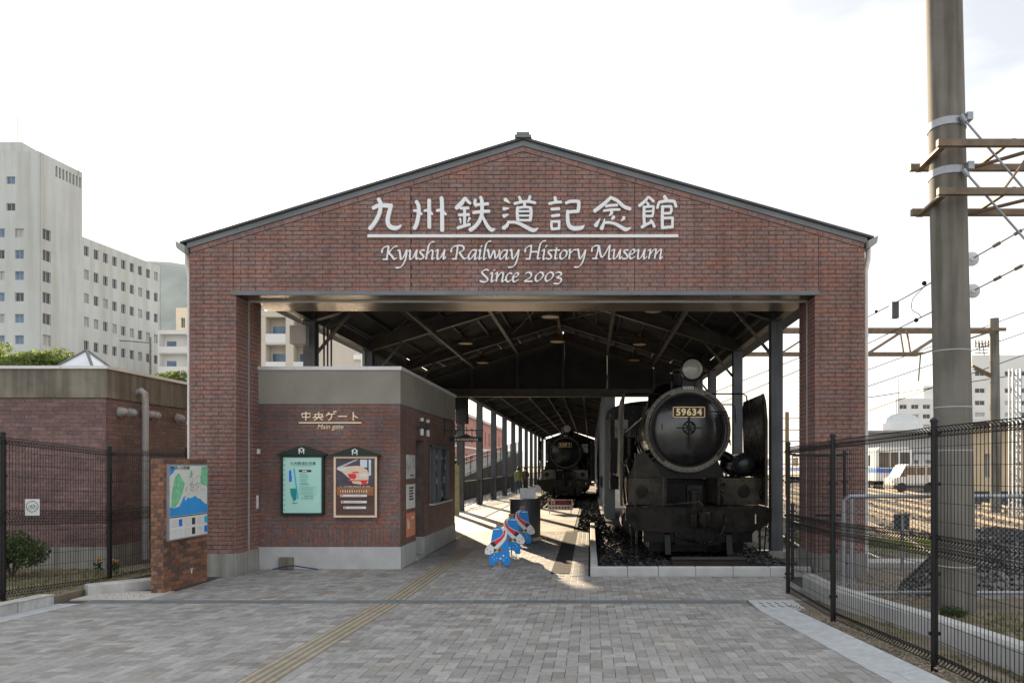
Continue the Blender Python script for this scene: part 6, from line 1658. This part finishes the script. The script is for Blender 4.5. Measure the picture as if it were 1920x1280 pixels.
for _ in range(4200): tuft(q, rnd.uniform(4.6, 9.2), rnd.uniform(14.4, 18.2), -.1, rnd.uniform(.08, .17), 6, .10)
tag(q.build('grass', 'leaf_light'), 'sunlit weedy grass strip between shed and yard tracks', 'grass', kind='stuff')

def train(label, X, Y, n, w=2.8):
    t = thing('train', label, 'train', (X + w / 2, Y, 0)); z0, z1 = .55, 3.15
    for k in range(n):
        y0, y1 = Y + k * 20.4, Y + k * 20.4 + 20
        sec = lambda y, s_=1: [(X, y, z0), (X + w, y, z0), (X + w, y, z1 - .25), (X + w - .35, y, z1), (X + .35, y, z1), (X, y, z1 - .25)]
        car = MB().loft([sec(y0), sec(y1)]).build('car_body', 'train_white', t)
        for xs_ in (X - .012, X + w - .003): MB().box(xs_, xs_ + .015, y0 + .02, y1 - .02, 1.18, 1.5).build('stripe', 'train_blue', car)
        for j in range(6): MB().box(X - .02, X + .01, y0 + 1.2 + j * 3.1, y0 + 3.2 + j * 3.1, 1.7, 2.55).build('window', 'window_dark', car)
        for j in (2.2, 15.8):
            for xx in (X + .5, X + w - .6):
                for dy in (0, 2.1): MB().lathe((xx, y0 + j + dy, .36), (1, 0, 0), [(.42, 0), (.42, .1), (.3, .12)], 16).build('wheel', 'steel_dark', car)
        MB().box(X + .15, X + w - .15, y0 + 5, y1 - 5, .12, .55).build('underframe', 'steel_dark', car)
        if k == 0:
            MB().box(X + .03, X + w - .03, y0 - .015, y0, 1.18, 1.5).build('stripe', 'train_blue', car)
            for a, b2 in ((.22, 1.0), (1.12, 1.72), (1.84, 2.6)): MB().box(X + a, X + b2, y0 - .02, y0 + .01, 1.62, 2.75).build('window', 'window_dark', car)
            text_mesh('lettering', '811', .24, 'red', (X + .75, y0 - .02, 1.34), (1, 0, 0), (0, 0, 1), car, .003, bold=.01)
    return t
train('white commuter train with a blue waist stripe parked in the yard', 22.0, 57.5, 3)
def van(px0, px1, pyb, Y, h, label):
    a = W(px0, pyb, Y); b2 = W(px1, pyb, Y); z = -.12; t = thing('van', label, 'van', ((a.x + b2.x) / 2, Y, z)); x0, x1 = a.x, b2.x; L = x1 - x0
    pr = [(0, .35), (0, .95), (.12, 1.05), (.27, h - .1), (.34, h), (.97, h), (1, h - .12), (1, .35)]
    MB().prism([(x0 + u * L, Y, z + v) for u, v in pr], [(x0 + u * L, Y + 1.8, z + v) for u, v in pr]).build('body', 'train_white', t)
    for u0, u1 in ((.30, .48), (.52, .72), (.76, .94)): MB().box(x0 + u0 * L, x0 + u1 * L, Y - .012, Y + .01, z + h - .75, z + h - .2).build('window', 'window_dark', t)
    MB().prism([(x0 + .14 * L, Y - .01, z + 1.08), (x0 + .27 * L, Y - .01, z + h - .18), (x0 + .285 * L, Y - .01, z + h - .2), (x0 + .285 * L, Y - .01, z + 1.08)], [(x0 + .14 * L, Y + .01, z + 1.08), (x0 + .27 * L, Y + .01, z + h - .18), (x0 + .285 * L, Y + .01, z + h - .2), (x0 + .285 * L, Y + .01, z + 1.08)]).build('window', 'window_dark', t)
    for u in (.29, .50, .74): MB().box(x0 + u * L, x0 + u * L + .02, Y - .006, Y + .01, z + .45, z + h - .12).build('door_seam', 'trim_dark', t)
    MB().box(x0 - .05, x1 + .03, Y - .03, Y + 1.82, z + .28, z + .50).build('bumper', 'trim_dark', t); MB().box(x0 - .015, x0 + .02, Y + .1, Y + .4, z + .66, z + .84).build('headlight', 'lens', t)
    for u in (.18, .80): MB().lathe((x0 + u * L, Y - .05, z + .33), (0, 1, 0), [(.33, 0), (.33, .2), (.2, .2)], 18).build('wheel', 'ink', t)
van(1676, 1758, 920, 52, 1.95, 'white van parked by the yard platform near the train')
van(1790, 1862, 918, 56, 1.9, 'second white van parked partly behind the concrete mast')

# ---- yard buildings
def facade(parent, O, u, nrm, L, z0, z1, cols, rows, wall_m, pane_m, th=.35, frame_m='window_frame', rec=.22):
    """wall with real openings: spandrels and piers around recessed framed windows"""
    O, u, nrm = V(O), V(u).normalized(), V(nrm).normalized(); q = MB()
    def slab(a, b2, c_, d_):
        if b2 - a < 1e-3 or d_ - c_ < 1e-3: return
        P = [O + u * a + V((0, 0, c_)), O + u * b2 + V((0, 0, c_)), O + u * b2 + V((0, 0, d_)), O + u * a + V((0, 0, d_))]
        q.prism([p for p in P], [p - nrm * th for p in P])
    rows = sorted(rows); cols = sorted(cols); z = z0
    for r0, r1 in rows:
        slab(0, L, z, r0); x = 0
        for c0, c1 in cols: slab(x, c0, r0, r1); x = c1
        slab(x, L, r0, r1); z = r1
    slab(0, L, z, z1); q.build('wall', wall_m, parent)
    cache = {}
    for r0, r1 in rows:
        for c0, c1 in cols:
            key = (round(c1 - c0, 3), round(r1 - r0, 3))
            if key not in cache:
                w, h = key; f = MB(); g_ = MB(); t_ = min(.07, w * .12)
                bx_ = lambda m_, a, b2, c_, d_, e0, e1: m_.prism([u * a + V((0, 0, c_)) - nrm * e0, u * b2 + V((0, 0, c_)) - nrm * e0, u * b2 + V((0, 0, d_)) - nrm * e0, u * a + V((0, 0, d_)) - nrm * e0], [u * a + V((0, 0, c_)) - nrm * e1, u * b2 + V((0, 0, c_)) - nrm * e1, u * b2 + V((0, 0, d_)) - nrm * e1, u * a + V((0, 0, d_)) - nrm * e1])
                for a, b2, c_, d_ in ((0, t_, 0, h), (w - t_, w, 0, h), (t_, w - t_, 0, t_), (t_, w - t_, h - t_, h), (w / 2 - t_ * .4, w / 2 + t_ * .4, t_, h - t_)): bx_(f, a, b2, c_, d_, rec - .05, rec + .03)
                bx_(g_, 0, w, 0, h, rec + .031, rec + .05); cache[key] = (f.mesh('window', frame_m), [g_.mesh('pane', pm__) for pm__ in (pane_m, pane_m, 'window_dark', 'curtain')])
            f, g_ = cache[key]; p = O + u * c0 + V((0, 0, r0))
            o = link('window', f, parent); o.location = p; WORLD[o.name] = Matrix.Identity(4)
            pn = bpy.data.objects.new('pane', rnd.choice(g_)); C.objects.link(pn); pn.parent = o
def grid(n, pitch, w, start): return [(start + k * pitch, start + k * pitch + w) for k in range(n)]
# tan building by the mast
Yb = 36; a, zt = W(1822, 790, Yb), W(0, 792, Yb).z
BD = 2.5
tb = thing('tan_building', 'tan flat-roofed yard building with a dark eave beyond the mast', 'building', (a.x + 6, Yb, 0))
facade(tb, (a.x, Yb, -.14), (1, 0, 0), (0, -1, 0), 14, 0, zt, [(.62, 1.05), (3.3, 3.8), (6, 6.5)], [(1.15 + .14, 2.3 + .14)], 'tan_wall', 'window_dark')
box('side_wall', 'tan_wall', tb, a.x, a.x + .3, Yb + .36, Yb + BD, -.14, zt); box('roof', 'steel_dark', tb, a.x - .25, a.x + 14, Yb - .5, Yb + BD, zt - .14, zt + .1); box('eave_trim', 'cap_metal', tb, a.x - .27, a.x + 14, Yb - .53, Yb - .505, zt + .0, zt + .14)
box('plinth', 'trim_dark', tb, a.x - .03, a.x + 14, Yb - .04, Yb - .002, -.14, .5)
# white hotel far right, two volumes
Yh = 170; a = W(1680, 758, Yh)
ht = thing('hotel_building', 'white many-windowed hotel slab behind the train yard', 'building', (a.x + 20, Yh, 0))
facade(ht, (a.x, Yh, -.2), (1, .0, 0), (0, -1, 0), 46, 0, W(0, 745, Yh).z, grid(17, 2.65, 1.7, .8), [(W(0, py_ + 5, Yh).z, W(0, py_ - 3.5, Yh).z) for py_ in (853, 835, 816, 797, 778, 760)], 'white_wall', 'window_dark', frame_m='white_wall', rec=.15)
box('back_block', 'white_wall', ht, a.x, a.x + 46, Yh + .4, Yh + 18, -.2, W(0, 746, Yh).z)
box('upper_block', 'white_wall', ht, W(1735, 0, Yh).x, W(1760, 0, Yh).x + 6, Yh + 1, Yh + 14, W(0, 746, Yh).z, W(0, 722, Yh).z)
Yk = 165; a = W(1822, 665, Yk)
h2 = thing('hotel_tower', 'taller white hotel block with rooftop antenna behind the mast', 'building', (a.x + 10, Yk, 0))
facade(h2, (a.x, Yk, -.2), (1, 0, 0), (0, -1, 0), 24, 0, W(0, 664, Yk).z, grid(7, 3.3, 2.2, .7), [(W(0, py_ + 6, Yk).z, W(0, py_ - 3, Yk).z) for py_ in (818, 795, 774, 752, 729, 697)], 'white_wall', 'window_dark', frame_m='white_wall', rec=.15)
box('back_block', 'white_wall', h2, a.x, a.x + 24, Yk + .4, Yk + 4, -.2, W(0, 665, Yk).z)
q = MB(); an = W(1840, 668, Yk + 2)
for dx in (-.7, .7): q.bar((an.x + dx, Yk + 2, an.z - .5), (an.x + dx * .5, Yk + 2, an.z + 3), .18, .18)
for k in range(4): q.bar((an.x - 1.5, Yk + 2, an.z + .8 + k * .7), (an.x + 1.5, Yk + 2, an.z + .8 + k * .7), .16, .16)
for k in range(5): q.box(an.x - 1.5 + k * .7, an.x - 1.2 + k * .7, Yk + 1.8, Yk + 2.1, an.z + 2, an.z + 3.6)
q.build('antenna', 'steel_dark', h2)
# low station buildings behind the train
Yl = 95; a, b2 = W(1628, 812, Yl), W(1830, 812, Yl)
st = thing('station_building', 'low pale station building with canopy behind the parked train', 'building', (a.x + 6, Yl, 0))
facade(st, (a.x - 4, Yl, -.2), (1, 0, 0), (0, -1, 0), 20, 0, W(0, 812, Yl).z + .2, grid(9, 2.1, 1.2, .8), [(1.2, 2.6)], 'white_wall', 'window_dark')
box('roof', 'roof_grey', st, a.x - 4.5, b2.x, Yl - 2.5, Yl + 8, W(0, 812, Yl).z, W(0, 808, Yl).z)
c = W(1680, 790, Yl + 3); q = MB(); q.prism([(c.x + 2.2 * math.cos(R(t_)), Yl + 1, c.z - .2 + 1.2 * math.sin(R(t_))) for t_ in range(0, 181, 15)], [(c.x + 2.2 * math.cos(R(t_)), Yl + 6, c.z - .2 + 1.2 * math.sin(R(t_))) for t_ in range(0, 181, 15)]); q.build('barrel_rooflight', 'skylight', st, True)
box('rooflight_base', 'white_wall', st, c.x - 2.6, c.x + 2.6, Yl + .8, Yl + 6.2, W(0, 808, Yl).z, c.z - .2)
box('platform_canopy', 'roof_grey', st, a.x - 2, b2.x + 4, Yl - 16, Yl - 9, 3.05, 3.25)
q = MB()
for k in range(7): q.box(a.x + k * 2.6, a.x + k * 2.6 + .18, Yl - 13, Yl - 12.8, -.2, 3.05)
q.build('canopy_post', 'white_wall', st)
q = MB(); p = W(1684, 708, 120); q.bar((p.x, 120, 0), (p.x, 120, p.z), .14, .14); tag(q.build('flag_pole', 'galvanized'), 'thin vertical pole rising above the hotel roof', 'pole')

# ================================================================== LEFT BACKGROUND
Yt = 106; ux = V((.113, 1, 0)).normalized(); nx_ = V((1, -.113, 0)).normalized()
X0 = (72 - CX) * Yt / F; zT = W(0, 283, Yt).z
tw = thing('apartment_tower', 'tall stained cream apartment tower with a long lower wing', 'building', (X0, Yt, 0)); 
rowz = [W(0, 437 + 40 * k + 8, Yt).z for k in range(11)]
fw = 26.0; fo = V((X0 - fw, Yt, -.2)); uf = V((1, 0, 0)); nf = V((0, -1, 0))
colsf = [((px_ - CX) * Yt / F - X0 + fw, (px_ - CX) * Yt / F - X0 + fw + 1.25) for px_ in (-8, 28)] + [(fw - 22, fw - 20.7), (fw - 17, fw - 15.7), (fw - 12.5, fw - 11.2)]
facade(tw, fo, uf, nf, fw, 0, W(0, 415, Yt).z + .2, sorted(colsf), [(z + .2, z + 1.45) for z in rowz], 'cream_wall', 'window_blue')
fo2 = V((X0 - fw, Yt, W(0, 415, Yt).z)); colu = sorted([((px_ - CX) * Yt / F - X0 + fw, (px_ - CX) * Yt / F - X0 + fw + 1.25) for px_ in (12, -30)] + [(fw - 17, fw - 15.7)])
facade(tw, fo2, uf, nf, fw, 0, zT - fo2.z, colu, [(W(0, py_ + 7, Yt).z - fo2.z, W(0, py_ - 7, Yt).z - fo2.z) for py_ in (388, 338)], 'cream_wall', 'window_blue')
d1, d2 = 7.9, 25.4
so_ = V((X0, Yt, -.2)); zw = 36.6
facade(tw, so_ + ux * .36, ux, nx_, d1 - .36, 0, W(0, 412, Yt).z, [(.35, 1.75)], [(z + .2, z + 1.75) for z in rowz], 'cream_wall', 'window_dark')
facade(tw, so_ + ux * .36 + V((0, 0, W(0, 412, Yt).z)), ux, nx_, d1 - .36, 0, zT + .2 - W(0, 412, Yt).z, [(2.6 + k * .62, 2.6 + k * .62 + .36) for k in range(8)], [(zT - W(0, 412, Yt).z - 2.3, zT - W(0, 412, Yt).z - .7)], 'cream_wall', 'window_dark')
wo_ = so_ + ux * d1; wl_ = d2 - d1
rw = [(zw - 2.55 - 3.62 * k, zw - 1.05 - 3.62 * k) for k in range(9)]
facade(tw, wo_, ux, nx_, wl_, 0, zw + .2, grid(9, 1.93, .95, .35), rw, 'cream_wall', 'window_dark')
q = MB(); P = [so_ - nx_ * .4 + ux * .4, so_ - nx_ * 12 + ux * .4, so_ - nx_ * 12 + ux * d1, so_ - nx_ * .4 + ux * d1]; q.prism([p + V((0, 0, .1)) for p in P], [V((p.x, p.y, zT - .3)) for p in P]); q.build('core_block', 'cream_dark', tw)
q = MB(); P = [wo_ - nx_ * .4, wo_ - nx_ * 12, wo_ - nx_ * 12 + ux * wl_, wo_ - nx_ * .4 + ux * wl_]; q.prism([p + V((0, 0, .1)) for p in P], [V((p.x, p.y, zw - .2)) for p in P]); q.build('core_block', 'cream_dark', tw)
q = MB(); P = [wo_ + ux * wl_, wo_ + ux * wl_ - nx_ * 12, wo_ + ux * (wl_ - .3) - nx_ * 12, wo_ + ux * (wl_ - .3)]; q.prism(P, [V((p.x, p.y, zw)) for p in P]); q.build('end_wall', 'cream_wall', tw)
c = W(45, 278, Yt + 3); box('roof_block', 'cream_wall', tw, c.x - 3, c.x + 1.2, Yt + 1, Yt + 6, zT - .3, W(0, 272, Yt + 2).z)
q = MB(); c = W(32, 272, Yt + 3); q.bar(c - V((0, 0, .6)), W(32, 220, Yt + 3), .10, .10); q.build('lightning_rod', 'galvanized', tw)
q = MB(); c = W(148, 322, Yt + 7); q.bar(c - V((0, 0, .5)), W(148, 296, Yt + 7), .08, .08); e_ = W(150, 300, Yt + 7); q.bar(e_ - V((.8, 0, .0)), e_ + V((.5, .6, -.5)), .06, .06)
for k in range(4): q.bar(e_ + V((-.6 + k * .25, -.3, .0)), e_ + V((-.6 + k * .25, .3, .0)), .04, .04)
q.build('aerial', 'galvanized', tw)
# beige balcony block and white terraced block seen through the gate
def balcony_block(name, label, px0, px1, py_top, Y, depth, n, storey, m, bays, ux_=V((1, 0, 0))):
    a, b2 = W(px0, py_top, Y), W(px1, py_top, Y); L = b2.x - a.x; H = a.z
    t = thing(name, label, 'building', (a.x + L / 2, Y, 0)); box('core_block', m, t, a.x, b2.x, Y + 1.4, Y + depth, -.2, H)
    for k in range(n):
        zb2 = H - .3 - (k + 1) * storey
        if zb2 < 0: break
        box('floor_slab', 'white_wall', t, a.x, b2.x, Y + .05, Y + 1.4, zb2, zb2 + .18)
        for c0, c1 in bays:
            box('balcony_front', 'white_wall', t, a.x + c0 * L, a.x + c1 * L, Y - .05, Y + .05, zb2 + .15, zb2 + 1.15)
            wd = MB().box(a.x + (c0 + .1 * (c1 - c0)) * L, a.x + (c0 + .1 * (c1 - c0)) * L + 1.5, Y + 1.36, Y + 1.399, zb2 + .2, zb2 + 2.2).build('window', 'window_blue', t)
    x = 0; q = MB(); edges = sorted([0] + [e for b_ in bays for e in b_] + [1])
    for k in range(0, len(edges), 2): q.box(a.x + edges[k] * L - .001, a.x + edges[k + 1] * L + .001, Y, Y + 1.4, -.2, H)
    q.build('pier', m, t); box('parapet', m, t, a.x, b2.x, Y - .02, Y + 1.4, H - .35, H + .3)
    return t
balcony_block('apartment_block', 'beige apartment block with balconies seen through the gate beside the pier', 440, 585, 588, 80, 14, 8, 3.0, 'beige_wall', [(.0, .18), (.40, .66), (.76, .97)])
balcony_block('apartment_block', 'white terraced apartment block seen behind the shed columns', 600, 720, 600, 170, 12, 12, 2.9, 'white_wall', [(.02, .30), (.34, .64), (.68, .98)])
balcony_block('low_apartment', 'low white balconied building between tower wing and gate', 296, 420, 622, 120, 10, 6, 3.2, 'white_wall', [(.02, .48), (.52, .98)])
a = W(330, 575, 150); box_t = thing('grey_block', 'distant grey block rising behind the low white building', 'building', (a.x, 150, 0)); facade(box_t, (a.x, 150, -.2), (1, 0, 0), (0, -1, 0), 9, 0, a.z, [(1.0, 1.8), (3.2, 4.0), (5.4, 6.2)], [(a.z - 4 - k * 3.4, a.z - 2 - k * 3.4) for k in range(6)], 'beige_wall', 'window_dark'); box('core_block', 'beige_wall', box_t, a.x, a.x + 9, 150.4, 160, -.2, a.z - .1)
# street lamps
def lamp(label, px_, pyt, Y, side):
    p = W(px_, pyt, Y); t = thing('street_lamp', label, 'street lamp', (p.x, Y, 0)); MB().cyl((p.x, Y, -.2), (p.x, Y, p.z), .09, .06, 10).build('pole', 'rusty', t); MB().tube([p - V((0, 0, .4)), p + V((side * 1.7, 0, -.25))], .04, 8).build('arm', 'rusty', t)
    e_ = p + V((side * 1.9, 0, -.22)); MB().ball(e_, .3, 12, (1, .5, .3)).build('lamp_head', 'galvanized', t, True)
lamp('brown street lamp with side arms before the cream wing', 282, 632, 52, -1)
lamp('street lamp whose head peeks over the hall roof', 80, 655, 50, 1)
# hills
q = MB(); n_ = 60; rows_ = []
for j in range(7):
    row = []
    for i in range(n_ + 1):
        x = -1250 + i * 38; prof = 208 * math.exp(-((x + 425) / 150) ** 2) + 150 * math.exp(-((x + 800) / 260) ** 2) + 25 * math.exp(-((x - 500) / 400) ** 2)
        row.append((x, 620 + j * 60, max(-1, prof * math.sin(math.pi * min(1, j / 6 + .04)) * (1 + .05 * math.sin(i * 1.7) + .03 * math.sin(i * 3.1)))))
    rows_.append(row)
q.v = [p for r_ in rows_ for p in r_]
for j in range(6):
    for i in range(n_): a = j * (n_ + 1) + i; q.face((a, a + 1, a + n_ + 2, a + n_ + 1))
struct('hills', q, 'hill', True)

# ================================================================== LEFT BEHIND THE CANOPY: ramp, railings, old brick station
rp_ = thing('access_ramp', 'grey concrete ramp with pale handrails climbing beside the canopy', 'ramp', (-7.2, 40, 0))
r0, r1 = (26.5, .25), (76, 3.2)
MB().prism([(-8.8, r0[0], -.1), (-6.9, r0[0], -.1), (-6.9, r0[0], r0[1]), (-8.8, r0[0], r0[1])], [(-8.8, r1[0], -.1), (-6.9, r1[0], -.1), (-6.9, r1[0], r1[1]), (-8.8, r1[0], r1[1])]).build('ramp_body', 'concrete', rp_)
for h_, m_, r_ in ((1.05, 'cap_metal', .03), (.80, 'cap_metal', .022), (.16, 'cap_metal', .03)):
    MB().tube([(-6.95, r0[0], r0[1] + h_), (-6.95, r1[0], r1[1] + h_)], r_, 6).build('handrail', m_, rp_)
q = MB()
for k in range(124):
    y = r0[0] + k * .4; z = r0[1] + (r1[1] - r0[1]) * (y - r0[0]) / (r1[0] - r0[0]); q.bar((-6.95, y, z), (-6.95, y, z + 1.02), .016 if k % 6 else .05, .016 if k % 6 else .05)
q.build('balusters', 'fence_black', rp_)
person('person in navy walking on the access ramp', -7.9, 31.0, .8, 1.66, 'jacket_navy', 'trousers_dark', R(160))
ob = thing('brick_station_house', 'old red brick museum building with pale trim beyond the ramp', 'building', (-14, 44, 0))
facade(ob, (-14.5, 66, -.15), (0, 1, 0), (1, 0, 0), 60, 0, 7.6, grid(15, 3.9, 1.3, 1.2), [(1.2, 3.2), (4.6, 6.4)], 'pink_brick', 'window_blue', frame_m='white_paint')
box('end_wall', 'pink_brick', ob, -20.5, -14.51, 66, 66.3, -.15, 7.4)
box('string_course', 'white_wall', ob, -14.5, -14.42, 66, 126, 3.75, 3.95); box('eave', 'white_wall', ob, -14.9, -14.2, 65.7, 126, 7.46, 7.7); box('core_block', 'pink_brick', ob, -20.5, -14.9, 66.31, 126, -.15, 7.4)
MB().prism([(-14.1, 65.6, 7.7), (-20.9, 65.6, 7.7), (-17.5, 65.6, 9.1)], [(-14.1, 126, 7.7), (-20.9, 126, 7.7), (-17.5, 126, 9.1)]).build('roof', 'roof_grey', ob)
hg = thing('hedge', 'clipped green hedge on the bank beyond the ramp', 'hedge', (-10.2, 42, 0)); q = MB()
for k in range(26): leafy(q, (-10.2 + rnd.uniform(-.3, .3), 30 + k * 1.1, .9 + .045 * k), (.7, .7, .6), 190, .09)
q.build('foliage', 'leaf_light', hg); box('bank', 'soil', hg, -11.5, -9.2, 28, 60, -.15, .6)
